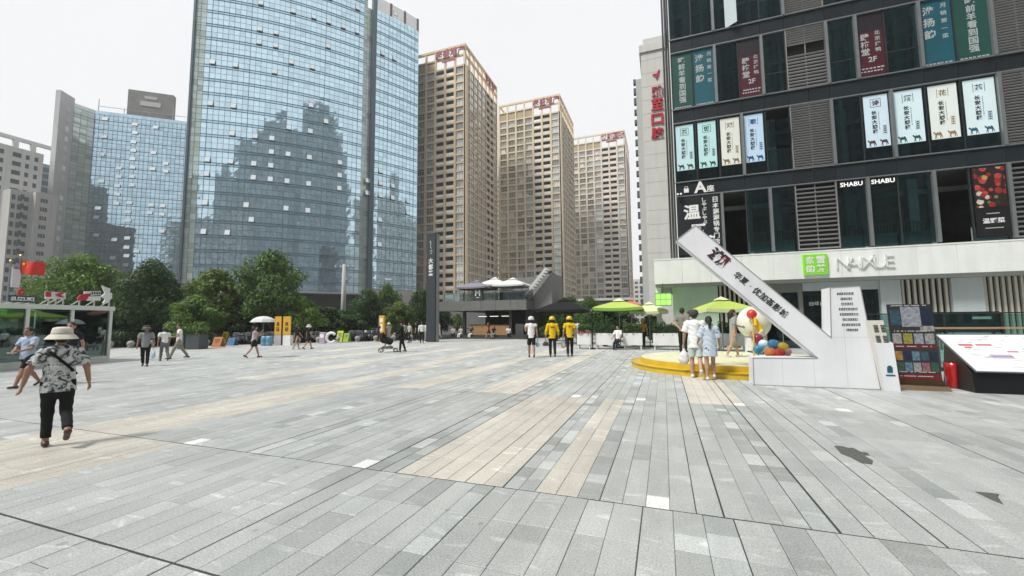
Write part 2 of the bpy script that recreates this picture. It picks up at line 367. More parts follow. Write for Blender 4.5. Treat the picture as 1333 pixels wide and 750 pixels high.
def slab_geo(sl_):
    xa, xb, ya, yb, c, fa, fb = sl_
    ga, gb = gap(xa), gap(xb); g = 0.0016+0.0016*(trng.random() < 0.2); xa += ga; xb -= gb; ya += 0.011 if fa else g; yb -= 0.011 if fb else g
    z = trng.uniform(-0.0016, 0.0012); b = 0.0035
    tl = trng.uniform(-0.0008, 0.0008)
    vs_ = [(xa,ya,-0.02),(xb,ya,-0.02),(xb,yb,-0.02),(xa,yb,-0.02),(xa,ya,z-b),(xb,ya,z-b),(xb,yb,z-b),(xa,yb,z-b),
           (xa+b,ya+b,z+tl),(xb-b,ya+b,z),(xb-b,yb-b,z-tl),(xa+b,yb-b,z)]
    fs_ = [[8,9,10,11],[4,5,9,8],[5,6,10,9],[6,7,11,10],[7,4,8,11],[0,1,5,4],[1,2,6,5],[2,3,7,6],[3,0,4,7]]
    return vs_, fs_, c
def tinted(name, geos, parent, kind=None):
    V, Fc, C = [], [], []
    for v_, f_, c in geos:
        o = len(V); V += v_; Fc += [[i+o for i in f] for f in f_]; C += [(*c, 1.0)]*len(v_)
    me = bpy.data.meshes.new(name); me.from_pydata(V, [], Fc); me.materials.append(SLAB)
    ca = me.color_attributes.new('tint', 'FLOAT_COLOR', 'POINT'); ca.data.foreach_set('color', [q for c in C for q in c])
    return link(name, me, parent, kind)
rest = []
for i, sl_ in enumerate(slabs):
    for wx, wy in white_spots:
        if sl_[0] < wx < sl_[1] and sl_[2] < wy < sl_[3]:
            cut = min(sl_[3], sl_[2]+0.27)
            rest.append(slab_geo((sl_[0], sl_[1], cut, sl_[3], sl_[4], False, sl_[6]))) if sl_[3]-cut > 0.05 else None
            sl_ = (sl_[0], sl_[1], sl_[2], cut, (0.74, 0.75, 0.75), sl_[5], False); break
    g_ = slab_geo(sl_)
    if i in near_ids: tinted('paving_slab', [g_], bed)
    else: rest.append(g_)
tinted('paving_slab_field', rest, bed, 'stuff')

# dark asphalt repairs where slabs are broken out
patch = mat('patch_asphalt', (0.1, 0.105, 0.1), 0.95, var=0.4, vscale=30, bump=0.6, bscale=120)
def patch_piece(pts):
    n = len(pts); MB().add([(a, b, 0.0035) for a, b in pts]+[(a, b, -0.006) for a, b in pts], [list(range(n))]+[[i, (i+1)%n, (i+1)%n+n, i+n] for i in range(n)]).build('asphalt_patch', patch, bed)
patch_piece([(2.03, 6.68), (2.13, 6.7), (2.17, 6.63), (2.23, 6.66), (2.25, 6.5), (2.31, 6.47), (2.29, 6.36), (2.22, 6.33), (2.24, 6.14), (2.17, 5.98), (2.07, 5.99), (2.04, 6.2), (1.99, 6.32)])
patch_piece([(2.73, 5.36), (2.82, 5.37), (2.9, 5.36), (2.84, 5.27), (2.77, 5.08), (2.74, 5.2)])

# paving beyond the built slabs: bond drawn by the material
def paving_far():
    m = bpy.data.materials.new('paving_far'); m.use_nodes = True; t = m.node_tree; b = t.nodes['Principled BSDF']; nn, ln = t.nodes.new, t.links.new
    g = nn('ShaderNodeNewGeometry'); mp = nn('ShaderNodeMapping'); mp.inputs['Rotation'].default_value = (0, 0, math.pi/2); ln(g.outputs['Position'], mp.inputs['Vector'])
    br = nn('ShaderNodeTexBrick'); br.offset = 0.0; br.inputs['Scale'].default_value = 1; br.inputs['Brick Width'].default_value = 0.65; br.inputs['Row Height'].default_value = 0.213
    br.inputs['Mortar Size'].default_value = 0.006; br.inputs['Color1'].default_value = (0.43, 0.45, 0.445, 1); br.inputs['Color2'].default_value = (0.5, 0.52, 0.515, 1); br.inputs['Mortar'].default_value = (0.08, 0.08, 0.08, 1)
    ln(mp.outputs['Vector'], br.inputs['Vector'])
    sx = nn('ShaderNodeSeparateXYZ'); ln(g.outputs['Position'], sx.inputs['Vector'])
    ms = nn('ShaderNodeMath'); ms.operation = 'PINGPONG'; ms.inputs[1].default_value = 1.9; ln(sx.outputs['X'], ms.inputs[0])
    gt = nn('ShaderNodeMath'); gt.operation = 'GREATER_THAN'; gt.inputs[1].default_value = 1.5; ln(ms.outputs['Value'], gt.inputs[0])
    mx_ = nn('ShaderNodeMixRGB'); mx_.inputs['Color2'].default_value = (0.52, 0.5, 0.45, 1); ln(gt.outputs['Value'], mx_.inputs['Fac']); ln(br.outputs['Color'], mx_.inputs['Color1'])
    n_ = nn('ShaderNodeTexNoise'); n_.inputs['Scale'].default_value = 0.8; n_.inputs['Detail'].default_value = 8; ln(g.outputs['Position'], n_.inputs['Vector'])
    mr = nn('ShaderNodeMapRange'); mr.inputs['To Min'].default_value = 0.8; mr.inputs['To Max'].default_value = 1.2; ln(n_.outputs['Fac'], mr.inputs['Value'])
    vm = nn('ShaderNodeVectorMath'); vm.operation = 'SCALE'; ln(mx_.outputs['Color'], vm.inputs[0]); ln(mr.outputs['Result'], vm.inputs['Scale']); ln(vm.outputs['Vector'], b.inputs['Base Color'])
    b.inputs['Roughness'].default_value = 0.5
    return m
PAVF = paving_far()
# plaza outline: the road runs obliquely (azimuth 43 deg) behind the bollards
def road_x(y): return -38.5 + (y-18.2)*(16.6/17.3)
pv = MB()
for poly in ([(road_x(-12), -12), (40, -12), (40, 0.74), (road_x(0.74), 0.74)], [(road_x(0.74), 0.74), (TX0, 0.74), (TX0, 27.42), (road_x(27.42), 27.42)],
             [(TX1, 0.74), (40, 0.74), (40, 27.42), (TX1, 27.42)], [(road_x(27.42), 27.42), (40, 27.42), (40, 56), (road_x(56), 56)]):
    pv.prism(poly, -0.4, -0.003, axis='z')
struct('paving', pv, PAVF)
# kerb along the road
kb = MB()
for k in range(34):
    a0, a1 = -10+k*2.0, -10+(k+1)*2.0-0.02
    kb.beam((road_x(a0)-0.16, a0, -0.1), (road_x(a1)-0.16, a1, -0.1), 0.3, 0.24)
struct('kerb', kb, mat('kerb_stone', (0.36, 0.36, 0.35), 0.85, var=0.15))
# road markings: dashed centre line
rm = MB()
for k in range(20):
    a0 = -20+k*4.5
    p, q = Vector((road_x(a0)-9.5, a0, -0.122)), Vector((road_x(a0+2)-9.5, a0+2, -0.122))
    rm.beam(p, q, 0.15, 0.008)
struct('road_markings', rm, mat('road_paint', (0.75, 0.75, 0.73), 0.7))
# ------------------------------------------------------------------ the dark office and shop building on the right
slate = mat('slate_panel', (0.017, 0.024, 0.03), 0.42, 0.0, spec=0.35, var=0.12, vscale=0.8, dirt=0.25, obj_rand=0.12)
alu = mat('grey_aluminium', (0.3, 0.32, 0.33), 0.4, 0.6, var=0.1, vscale=2)
dalu = mat('dark_aluminium', (0.05, 0.055, 0.06), 0.45, 0.5)
louv = mat('louvre_metal', (0.33, 0.33, 0.33), 0.5, 0.4, var=0.12, vscale=2)
fglass = glass_see('teal_window_glass', (0.45, 0.66, 0.68), 0.02)
inner = mat('dim_interior', (0.1, 0.105, 0.1), 0.8, var=0.3, vscale=0.7)
inner_lt = mat('interior_light', (0.5, 0.53, 0.52), 0.8, var=0.2, vscale=1.5)
white_clad = mat('white_cladding', (0.84, 0.87, 0.85), 0.45, var=0.05, vscale=1.2, dirt=0.14, obj_rand=0.03)
black = mat('matt_black', (0.008, 0.009, 0.01), 0.75, spec=0.2)
paper_white = mat('white_lettering', (0.82, 0.83, 0.83), 0.6)
ink = mat('black_ink', (0.02, 0.02, 0.022), 0.7)
E_ = [1.03, 2.33, 3.62, 4.93, 6.2, 7.45, 9.5, 10.9, 12.25, 13.75, 15.2, 16.7, 18.7, 20.0, 21.3, 22.6]
SILL = [5.62, 10.42, 15.24, 20.0, 24.8]
BLD = thing('office_building', 'dark panelled office building with louvred bays above a white shopfront band', 'building', (1.0, 28, 0))
BLD_OFF = Vector((1.0, 28, 0))
def bb(mb, name, m, kind=None, smooth=False, parent=None):
    o = mb.build(name, m, None, smooth, kind)
    o.parent = parent or BLD; o.matrix_parent_inverse = Matrix.Translation(-BLD_OFF); return o
# core: back wall, side walls, floor plates, the storeys above the frame
core = MB().box(1.15, 24, 36, 36.4, 0, 44).box(1.12, 1.4, 28.25, 36, 5.5, 44).box(24, 24.4, 28.2, 36.4, 0, 44)
for z in SILL: core.box(1.4, 24, 28.1, 36, z-0.85, z-0.12)
bb(core, 'core', inner)
up = MB(); up.box(1.05, 24, 28.0, 36.2, 24.9, 44)
bb(up, 'upper_storeys', slate)
litc = MB()
for k, z in enumerate(SILL[:-1]):
    for x in (2.0, 6.6, 10.3, 13.2, 19.4): litc.box(x, x+0.45, 29.2+0.3*(k % 2), 29.65+0.3*(k % 2), z-0.12, z+3.9)
    litc.box(1.5, 23.5, 30.5, 30.7, z+3.35, z+3.6)
for k_, i_, fr_ in ((3, 0, .12), (3, 0, .62), (3, 1, .4), (3, 3, .5), (3, 6, .3), (2, 4, .72), (2, 4, .05), (2, 6, .12), (2, 6, .8), (2, 8, .85), (2, 2, .1), (1, 6, .3), (0, 6, .82), (0, 3, .1), (0, 8, .88)):
    xa_ = E_[i_]+fr_*(E_[i_+1]-E_[i_]); litc.box(xa_, xa_+0.2, 28.12, 28.22, SILL[k_]-0.1, SILL[k_+1]-1.0)
bb(litc, 'interior_columns', inner_lt, 'stuff')
thick = {0: [2, 4, 7, 9, 11, 13], 1: [3, 6, 8, 11, 13], 2: [2, 4, 6, 7, 9, 11], 3: [2, 5, 7, 9, 12]}
for k in range(4):
    zs = SILL[k]; zt = SILL[k+1]-0.92
    # spandrel panels over this storey, one per bay
    for i in range(len(E_)-1):
        n = 2 if E_[i+1]-E_[i] > 1.8 else 1
        for j in range(n):
            a = E_[i]+(E_[i+1]-E_[i])*j/n; b = E_[i]+(E_[i+1]-E_[i])*(j+1)/n
            dy = rnd.uniform(-0.006, 0.006)
            bb(MB().box(a+0.008, b-0.008, 27.93+dy, 28.1, zt+0.035, SILL[k+1]-0.035), 'spandrel_panel', slate)
    bb(MB().box(0.98, 23, 27.84, 28.05, SILL[k+1]-0.033, SILL[k+1]+0.03), 'sill_ledge', alu)
    bb(MB().box(0.98, 23, 27.87, 28.05, zt-0.03, zt+0.033), 'head_ledge', alu)
    for i in range(len(E_)-1):
        a, b = E_[i], E_[i+1]
        if i in (5, 11):      # louvred bay
            f = MB(); sp = 0.15 if k else 0.25
            bb(MB().box(a+0.02, a+0.07, 27.9, 28.02, zs+0.03, zt-0.03).box(b-0.07, b-0.02, 27.9, 28.02, zs+0.03, zt-0.03).box((a+b)/2-0.025, (a+b)/2+0.025, 27.99, 28.03, zs+0.03, zt-0.03), 'louvre_frame', louv)
            z = zs+0.08
            while z < zt-0.06:
                drop = (k == 2 and i == 5 and zs+2.1 < z < zs+2.75)
                if k == 2 and i == 5 and z < zs+1.9: f.obox(((a+b)/2, 27.95, z), ((b-a)/2-0.07, 0, 0), (0, 0.04, -0.03), (0, 0.008, 0.014)); z += 0.2; continue
                if not drop: f.obox(((a+b)/2, 27.95, z), ((b-a)/2-0.07, 0, 0), (0, 0.04, -0.03), (0, 0.006, 0.008))
                z += sp
            bb(f, 'louvre_slats', louv, 'stuff')
            bb(MB().box(a, b, 28.1, 28.2, zs, zt), 'louvre_backing', black)
            continue
        if k == 0 and i in (2, 9): continue      # openings without glass
        if k == 1 and i == 4:                    # window pushed open at the bottom
            p = MB().obox(((a+b)/2, 27.72, zs+2.25), ((b-a)/2-0.08, 0, 0), (0, -0.16, 0.75), (0, 0.012, 0.003))
            w_ = bb(p, 'open_window', fglass)
            fr = MB()
            for sx_ in (a+0.08, b-0.08): fr.obox((sx_, 27.72, zs+2.25), (0.03, 0, 0), (0, -0.165, 0.775), (0, 0.02, 0.004))
            for s_ in (-1, 1): fr.obox(((a+b)/2, 27.72-0.16*s_, zs+2.25+0.75*s_), ((b-a)/2-0.05, 0, 0), (0, 0, 0.03), (0, 0.02, 0))
            bb(fr, 'window_frame', alu, parent=w_)
            bb(MB().box(a+0.04, b-0.04, 28.0, 28.012, zs+0.04, zs+1.4), 'pane', fglass)
            continue
        if k == 3 and i == 2:                    # casement swung out on the fifth floor
            bb(MB().box(a+0.04, (a+b)/2, 28.0, 28.012, zs+0.04, zt-0.03), 'pane', fglass)
            bb(MB().obox(((a+b)/2+0.35, 27.75, zs+1.9), (0.3, -0.22, 0), (0.006, 0.008, 0), (0, 0, 1.85)), 'open_casement', mat('casement_mirror', (0.6, 0.68, 0.68), 0.1, 0.8))
            continue
        bb(MB().box(a+0.035, b-0.035, 28.0, 28.012, zs+0.04, zt-0.03), 'pane', fglass)
        if k == 0: bb(MB().box(a+0.06, b-0.06, 28.3, 28.32, zs+0.05, zs+0.75), 'frosted_strip', mat('frosted_film', (0.3, 0.38, 0.38), 0.3, var=0.2, vscale=3))
        if k in (2, 3) and i in (4, 6, 8): bb(MB().box(a+0.05, b-0.05, 27.97, 28.03, zs+1.25, zs+1.31), 'transom', dalu)
    for i, x in enumerate(E_):
        if i in thick.get(k, []): bb(MB().box(x-0.075, x+0.075, 27.8, 28.06, zs+0.03, zt-0.03), 'fin', alu)
        else: bb(MB().box(x-0.032, x+0.032, 27.94, 28.05, zs+0.03, zt-0.03), 'mullion', dalu)
# curtains and clutter behind second-floor glass
cu = MB()
for (a, b) in ((9.6, 10.8), (11.0, 12.2), (12.35, 13.6), (6.3, 7.4), (5.0, 6.1)):
    z0 = SILL[0]+0.75
    n = int((b-a)/0.13)
    for j in range(n): cu.box(a+j*(b-a)/n, a+j*(b-a)/n+0.05, 28.6, 28.63, z0, z0+0.55)
    cu.box(a, b, 28.58, 28.64, z0+0.55, z0+0.6)
bb(cu, 'interior_railing', mat('wood_pale', (0.3, 0.23, 0.16), 0.6), 'stuff')
# corner pipes and white reveal
for dx, r in ((0.62, 0.06), (0.78, 0.07), (0.93, 0.05)):
    bb(MB().tube([(dx, 27.95, 5.45), (dx, 27.95, 44)], r, 10), 'downpipe', mat('pipe_grey', (0.09, 0.095, 0.1), 0.5, var=0.2, vscale=1), smooth=True)
bb(MB().box(0.985, 1.03, 27.86, 28.05, 5.5, 44), 'corner_trim', white_clad)
# white fascia of the shopfront
x = -0.45; k = 0
while x < 23:
    b = min(x+1.62, 23)
    bb(MB().bbox(x+0.004, b-0.004, 27.35, 28.7, 3.94, 5.42, 0.006), 'fascia_panel', white_clad); x = b
bb(MB().box(-0.47, 23, 27.33, 27.93, 5.423, 5.5), 'fascia_coping', white_clad)
bb(MB().box(-0.4, 23, 27.5, 36, 3.78, 3.935), 'soffit', mat('soffit_grey', (0.35, 0.36, 0.35), 0.7))
# ground floor: pale green wall, slats, doors, shop window
gw = mat('pale_green_wall', (0.55, 0.72, 0.56), 0.5, var=0.06, vscale=1, dirt=0.1)
bb(MB().box(0.6, 3.2, 28.4, 28.8, 0, 3.78), 'green_wall', gw)
bb(MB().box(-0.42, -0.1, 28.3, 28.7, 0, 3.78), 'corner_post', white_clad)
slat = mat('cream_slat', (0.55, 0.53, 0.46), 0.5, obj_rand=0.06)
def slat_screen(x0, x1, y=28.35):
    bb(MB().box(x0, x1, y+0.25, y+0.35, 0, 3.78), 'slat_backing', mat('slat_dark', (0.03, 0.032, 0.025), 0.8))
    n = int((x1-x0)/0.235)
    for j in range(n):
        xx = x0+(j+0.5)*(x1-x0)/n
        bb(MB().box(xx-0.05, xx+0.05, y, y+0.16, 0, 3.77), 'wall_slat', slat)
slat_screen(3.22, 5.5)
slat_screen(12.12, 14.2)
slat_screen(15.5, 20.0)
pale = mat('pale_blue_panel', (0.5, 0.56, 0.57), 0.45, var=0.05, vscale=1, dirt=0.12)
bb(MB().box(11.2, 12.1, 28.2, 28.8, 0, 3.77), 'wall_panel', pale)
bb(MB().box(14.22, 15.48, 28.2, 28.8, 0, 3.77), 'wall_panel', pale)
bb(MB().box(7.62, 11.2, 28.28, 28.6, 3.3, 3.77), 'header_panel', pale)
bb(MB().box(5.5, 5.7, 28.3, 28.7, 0, 3.77).box(7.4, 7.6, 28.3, 28.7, 0, 3.77).box(5.7, 7.4, 28.3, 28.7, 3.25, 3.77), 'door_surround', mat('bronze_grey', (0.22, 0.22, 0.2), 0.5))
bb(MB().box(5.7, 7.4, 28.5, 28.52, 0.02, 3.25), 'door_glass', fglass)
bb(MB().box(6.53, 6.57, 28.46, 28.53, 0.02, 3.25), 'door_stile', alu)
bb(MB().box(7.62, 11.18, 28.5, 28.52, 0.02, 3.3), 'shop_window', fglass)
for x in (7.64, 8.8, 10.0, 11.15): bb(MB().box(x-0.03, x+0.03, 28.45, 28.53, 0.02, 3.3), 'mullion', dalu)
bb(MB().box(5.5, 11.2, 32, 32.2, 0, 3.78).box(5.4, 5.5, 28.7, 32, 0, 3.78).box(11.2, 11.3, 28.8, 32, 0, 3.78), 'shop_interior', mat('shop_dark', (0.035, 0.035, 0.03), 0.8))
gold = mat('brass_gold', (0.55, 0.38, 0.1), 0.35, 0.7, var=0.2)
for (a, b, z0, z1) in ((9.7, 10.7, 2.35, 2.65), (9.9, 10.9, 1.7, 2.2), (9.6, 10.2, 1.3, 1.6)): bb(MB().bbox(a, b, 29.2, 29.6, z0, z1, 0.05), 'display_shelf', gold)
wl = strokes([(8.05+i*0.26, 28.44, 2.55+0.03*(i % 2)) for i in range(5)], 0.26, paper_white, 5, 'window_lettering'); wl.parent = BLD; wl.matrix_parent_inverse = Matrix.Translation(-BLD_OFF)

# ---- signs on the building (things of their own)
def sign(name, label, cat, center, group=None): return thing(name, label, cat, center, 0, group)
def local(o, root):
    o.parent = root; o.matrix_parent_inverse = Matrix.Translation(-root.location); return o
lime = mat('lime_sign', (0.22, 0.62, 0.03), 0.4, emit=0.12)
s = sign('square_sign', 'lime green square sign with four white characters on the white band', 'sign', (8.02, 27.3, 4.71))
local(MB().bbox(7.44, 8.6, 27.2, 27.34, 4.14, 5.28, 0.03).build('panel', lime), s)
for ch, dx, dz in (('奈', -0.25, 0.24), ('雪', 0.25, 0.24), ('的', -0.25, -0.24), ('茶', 0.25, -0.24)):
    local(text(ch, paper_white, (8.02+dx, 27.198, 4.71+dz), height=0.42, extrude=0.006, bold=0.025), s)
s = sign('letter_sign', 'raised white capital letters on the white band beside the lime square', 'sign', (10.3, 27.34, 4.74))
XS = np.linspace(9.07, 11.53, 7)
for ch, x in zip('NAIXUE', (9.28, 9.74, 10.09, 10.44, 10.92, 11.35)):
    local(text(ch, mat('white_sign_metal', (0.85, 0.86, 0.85), 0.35), (x, 27.30, 4.74), height=0.64, extrude=0.03, bold=-0.02), s)
# unit letter, bag emblem, cameras
s = sign('unit_sign', 'white block letter and character on the dark spandrel above the black noodle sign', 'sign', (2.45, 27.9, 9.98))
local(text('A', paper_white, (2.45, 27.9, 9.98), height=0.72, extrude=0.02, bold=0.03), s)
local(text('座', paper_white, (3.02, 27.9, 9.83), height=0.42, extrude=0.02, bold=0.02), s)
em = MB().box(1.5, 1.78, 27.86, 27.91, 9.72, 9.98); em.tube([(1.55, 27.88, 9.98), (1.57, 27.88, 10.1), (1.71, 27.88, 10.1), (1.73, 27.88, 9.98)], 0.018, 6)
local(em.build('bag_emblem', paper_white), s)
for i, x in enumerate((1.12, 1.3)):
    c = thing('security_camera', ['white security camera at the dark corner pipes', 'white security camera beside the bag emblem'][i], 'camera', (x, 27.85, 9.62))
    MB().obox((0, -0.15, 0), (0.05, 0, 0), (0, -0.14, -0.03), (0, 0.01, 0.055)).build('body', paper_white, c)
    MB().box(-0.02, 0.02, -0.05, 0.1, 0.02, 0.1).build('bracket', alu, c)
# black restaurant sign, second floor
s = sign('restaurant_sign', 'black window sign with large white brush characters on the second floor', 'sign', (2.3, 27.95, 7.6))
local(MB().box(1.1, 3.55, 27.9, 27.97, 5.75, 9.42).build('panel', mat('navy_black', (0.008, 0.009, 0.016), 0.5)), s)
for ch, x, z, h in (('温', 1.9, 8.45, 0.95), ('野', 2.25, 7.25, 0.8), ('菜', 2.75, 6.5, 0.8)): local(text(ch, paper_white, (x, 27.897, z), height=h, bold=0.03, extrude=0.004), s)
for o_ in vtext('しゃぶしゃぶ', paper_white, 2.62, 27.897, 9.3, 7.6, 0.26): local(o_, s)
for o_ in vtext('日本涮涮锅专门店', paper_white, 3.25, 27.897, 9.3, 6.3, 0.34): local(o_, s)
# capital lettering over the second-floor windows
for i, (a, b) in enumerate(((9.6, 10.75), (11.02, 12.18))):
    s = sign('header_sign', ['white capitals on a black header over the window beside the lower louvre', 'white capitals on a black header over the window beside a grey fin'][i], 'sign', ((a+b)/2, 27.97, 9.25))
    local(MB().box(a, b, 27.93, 27.98, 9.02, 9.42).build('panel', black), s)
    local(text('SHABU', mat('lit_letters', (0.9, 0.9, 0.9), 0.5, emit=0.3), ((a+b)/2, 27.928, 9.22), width=(b-a)*0.9, extrude=0.006, bold=0.02), s)
# food poster
def food_mat():
    m = bpy.data.materials.new('food_print'); m.use_nodes = True; t = m.node_tree; b = t.nodes['Principled BSDF']; nn, ln = t.nodes.new, t.links.new
    g = nn('ShaderNodeNewGeometry'); v = nn('ShaderNodeTexVoronoi'); v.inputs['Scale'].default_value = 3.4; ln(g.outputs['Position'], v.inputs['Vector'])
    sp = nn('ShaderNodeSeparateColor'); ln(v.outputs['Color'], sp.inputs['Color'])
    r = nn('ShaderNodeValToRGB'); r.color_ramp.interpolation = 'CONSTANT'; el = r.color_ramp.elements
    el[0].color = (0.3, 0.02, 0.02, 1); el[1].position = 0.25; el[1].color = (0.45, 0.06, 0.05, 1)
    for p, c in ((0.5, (0.55, 0.3, 0.1, 1)), (0.62, (0.6, 0.55, 0.45, 1)), (0.8, (0.12, 0.2, 0.05, 1)), (0.9, (0.03, 0.03, 0.03, 1))): e = el.new(p); e.color = c
    ln(sp.outputs['Red'], r.inputs['Fac'])
    w_ = nn('ShaderNodeMapRange'); w_.inputs['From Min'].default_value = 0.46; w_.inputs['From Max'].default_value = 0.54; ln(v.outputs['Distance'], w_.inputs['Value'])
    n_ = nn('ShaderNodeTexNoise'); n_.inputs['Scale'].default_value = 22; ln(g.outputs['Position'], n_.inputs['Vector'])
    mx1 = nn('ShaderNodeMixRGB'); mx1.blend_type = 'OVERLAY'; mx1.inputs['Fac'].default_value = 0.9; ln(r.outputs['Color'], mx1.inputs['Color1']); ln(n_.outputs['Fac'], mx1.inputs['Color2'])
    mx2 = nn('ShaderNodeMixRGB'); mx2.inputs['Color2'].default_value = (0.02, 0.012, 0.01, 1); ln(w_.outputs['Result'], mx2.inputs['Fac']); ln(mx1.outputs['Color'], mx2.inputs['Color1']); ln(mx2.outputs['Color'], b.inputs['Base Color'])
    return m
s = sign('food_poster', 'tall black poster with red meat dishes beside the dark second-floor opening', 'poster', (15.95, 27.95, 7.6))
local(MB().box(15.28, 16.6, 27.9, 27.98, 5.75, 9.42).build('panel', mat('poster_black', (0.01, 0.01, 0.012), 0.4)), s)
local(MB().box(15.35, 16.53, 27.885, 27.897, 7.3, 9.36).build('food_picture', food_mat()), s)
local(text('温野菜', paper_white, (15.95, 27.896, 6.6), width=0.85, extrude=0.003, bold=0.02), s)
local(MB().box(15.6, 16.3, 27.89, 27.897, 6.2, 6.24).box(15.7, 16.2, 27.89, 27.897, 6.95, 6.99).build('small_print', mat('print_grey', (0.5, 0.5, 0.5), 0.6), kind='stuff'), s)
# green lantern at the corner
s = sign('lantern', 'glowing lime green box lantern hung at the shopfront corner', 'lantern', (0.02, 27.0, 2.9))
lg_ = MB(); lgf = MB()
for i in range(3):
    for j in range(2):
        lg_.box(-0.42+i*0.3, -0.42+i*0.3+0.27, 26.75, 27.25, 2.62+j*0.35, 2.62+j*0.35+0.32)
local(lg_.build('lamp_panels', mat('lime_glow', (0.35, 0.8, 0.15), 0.5, emit=0.55), kind='stuff'), s)
for i in range(4): lgf.box(-0.45+i*0.3, -0.42+i*0.3, 26.73, 27.27, 2.58, 3.34)
lgf.box(-0.45, 0.48, 26.73, 27.27, 2.58, 2.62).box(-0.45, 0.48, 26.73, 27.27, 2.94, 2.97).box(-0.45, 0.48, 26.73, 27.27, 3.29, 3.34)
local(lgf.build('frame', mat('lime_frame', (0.2, 0.5, 0.08), 0.5)), s)
local(MB().tube([(0.02, 27, 3.34), (0.02, 27, 3.95)], 0.015, 6).build('hanger', black), s)

# ---- banners in the windows
def bars(mb, x0, x1, z, h, y, n, seed):
    r_ = random.Random(seed); x = x0; wd = (x1-x0)/n
    for i in range(n):
        mb.box(x0+i*wd, x0+i*wd+wd*r_.uniform(0.55, 0.85), y, y+0.004, z-h/2, z+h/2)
def tall_banner(i, color, label, big, small, tailtxt, dark_top=False, dish=False, x0=None, x1=None):
    a, b = E_[i]+0.05, E_[i+1]-0.05; z0, z1 = SILL[2]+0.06, SILL[3]-0.97; xm = (a+b)/2; w_ = b-a
    s = sign('window_banner', label, 'banner', (xm, 27.97, z0), 'tall coloured banners in the fourth-floor windows')
    local(MB().box(a, b, 27.975, 27.99, z0, z1).build('cloth', mat('banner_'+color[0], color[1], 0.45, var=0.2, vscale=1.1)), s)
    y = 27.972; wt = mat('banner_print_white', (0.45, 0.5, 0.5), 0.6)
    if dark_top: local(MB().box(a+0.02, b-0.02, 27.968, 27.974, z1-1.05, z1-0.02).build('dark_picture', mat('banner_dark_print', (0.012, 0.009, 0.014), 0.5, var=0.6, vscale=5)), s)
    H_ = z1-z0
    if big:
        zt_, zb_ = (z1-0.25, z0+1.45) if len(big) < 4 and not dark_top else (z1-0.25, z0+0.35) if len(big) > 4 else (z1-1.15, z0+1.25)
        for o_ in vtext(big, wt, xm-(0.2*w_ if small else 0.0), y, zt_, zb_, 0.5): local(o_, s)
    if small:
        for o_ in vtext(small, wt, xm+0.27*w_, y, z1-(1.05 if dark_top else 0.2), z0+1.35, 0.26, bold=0.01): local(o_, s)
    if tailtxt: local(text(tailtxt, wt, (xm+0.05, y, z0+(0.32 if not dark_top else 1.0)), height=0.36 if not dark_top else 0.3, extrude=0.003, bold=0.02), s)
    if dish:
        local(MB().lathe([(0.01, 0), (0.42, 0)], 24, (0, 0, 0)).build('dish_picture', mat('dish_print', (0.3, 0.2, 0.05), 0.6, var=0.8, vscale=9)), s)
        d = s.children[-1]; d.matrix_parent_inverse = Matrix.Identity(4); d.location = (0.0, -0.003, 1.12); d.rotation_euler = (R(90), 0, 0); d.scale = (1.15, 0.4, 1)
    m2 = MB(); bars(m2, a+0.1, b-0.1, z0+0.3 if dark_top else z0+0.09, 0.07, 27.969, 7, i); 
    if dark_top: bars(m2, a+0.15, b-0.05, z0+0.48, 0.07, 27.969, 6, i+3)
    local(m2.build('small_print', wt, kind='stuff'), s)
GREEN = ('green', (0.012, 0.075, 0.062)); BLUE = ('blue', (0.01, 0.1, 0.14)); RED = ('red', (0.075, 0.008, 0.02))
tall_banner(0, GREEN, 'dark green vertical banner at the corner pipes, fourth floor', '吃前羊看到国强', None, None)
tall_banner(1, BLUE, 'teal blue vertical banner with floor number, next to the corner green banner', '淮扬韵', '月销第一菜', '4F', dish=True)
tall_banner(3, RED, 'dark red vertical banner two panes from the teal corner banner', '肆柿堂', '北京烤鸭', '2F', dark_top=True)
tall_banner(7, RED, 'dark red vertical banner on the far side of the fourth-floor louvre', '肆柿堂', '北京烤鸭', '2F', dark_top=True)
tall_banner(9, BLUE, 'teal blue vertical banner beside the far dark green banner', '淮扬韵', '月销第一菜', '4F', dish=True)
tall_banner(10, GREEN, 'dark green vertical banner next to the far louvre, fourth floor', '吃前羊看到国强', None, None)
CAMEL = [(0,0),(.05,.3),(.02,.42),(-.06,.5),(-.1,.62),(-.02,.66),(.05,.56),(.12,.52),(.2,.62),(.28,.52),(.36,.64),(.46,.5),(.5,.3),(.56,.05),(.52,.04),(.46,.25),(.4,.02),(.36,.02),(.38,.3),(.16,.32),(.12,.16),(.16,.0),(.12,0),(.07,.17),(.04,0)]
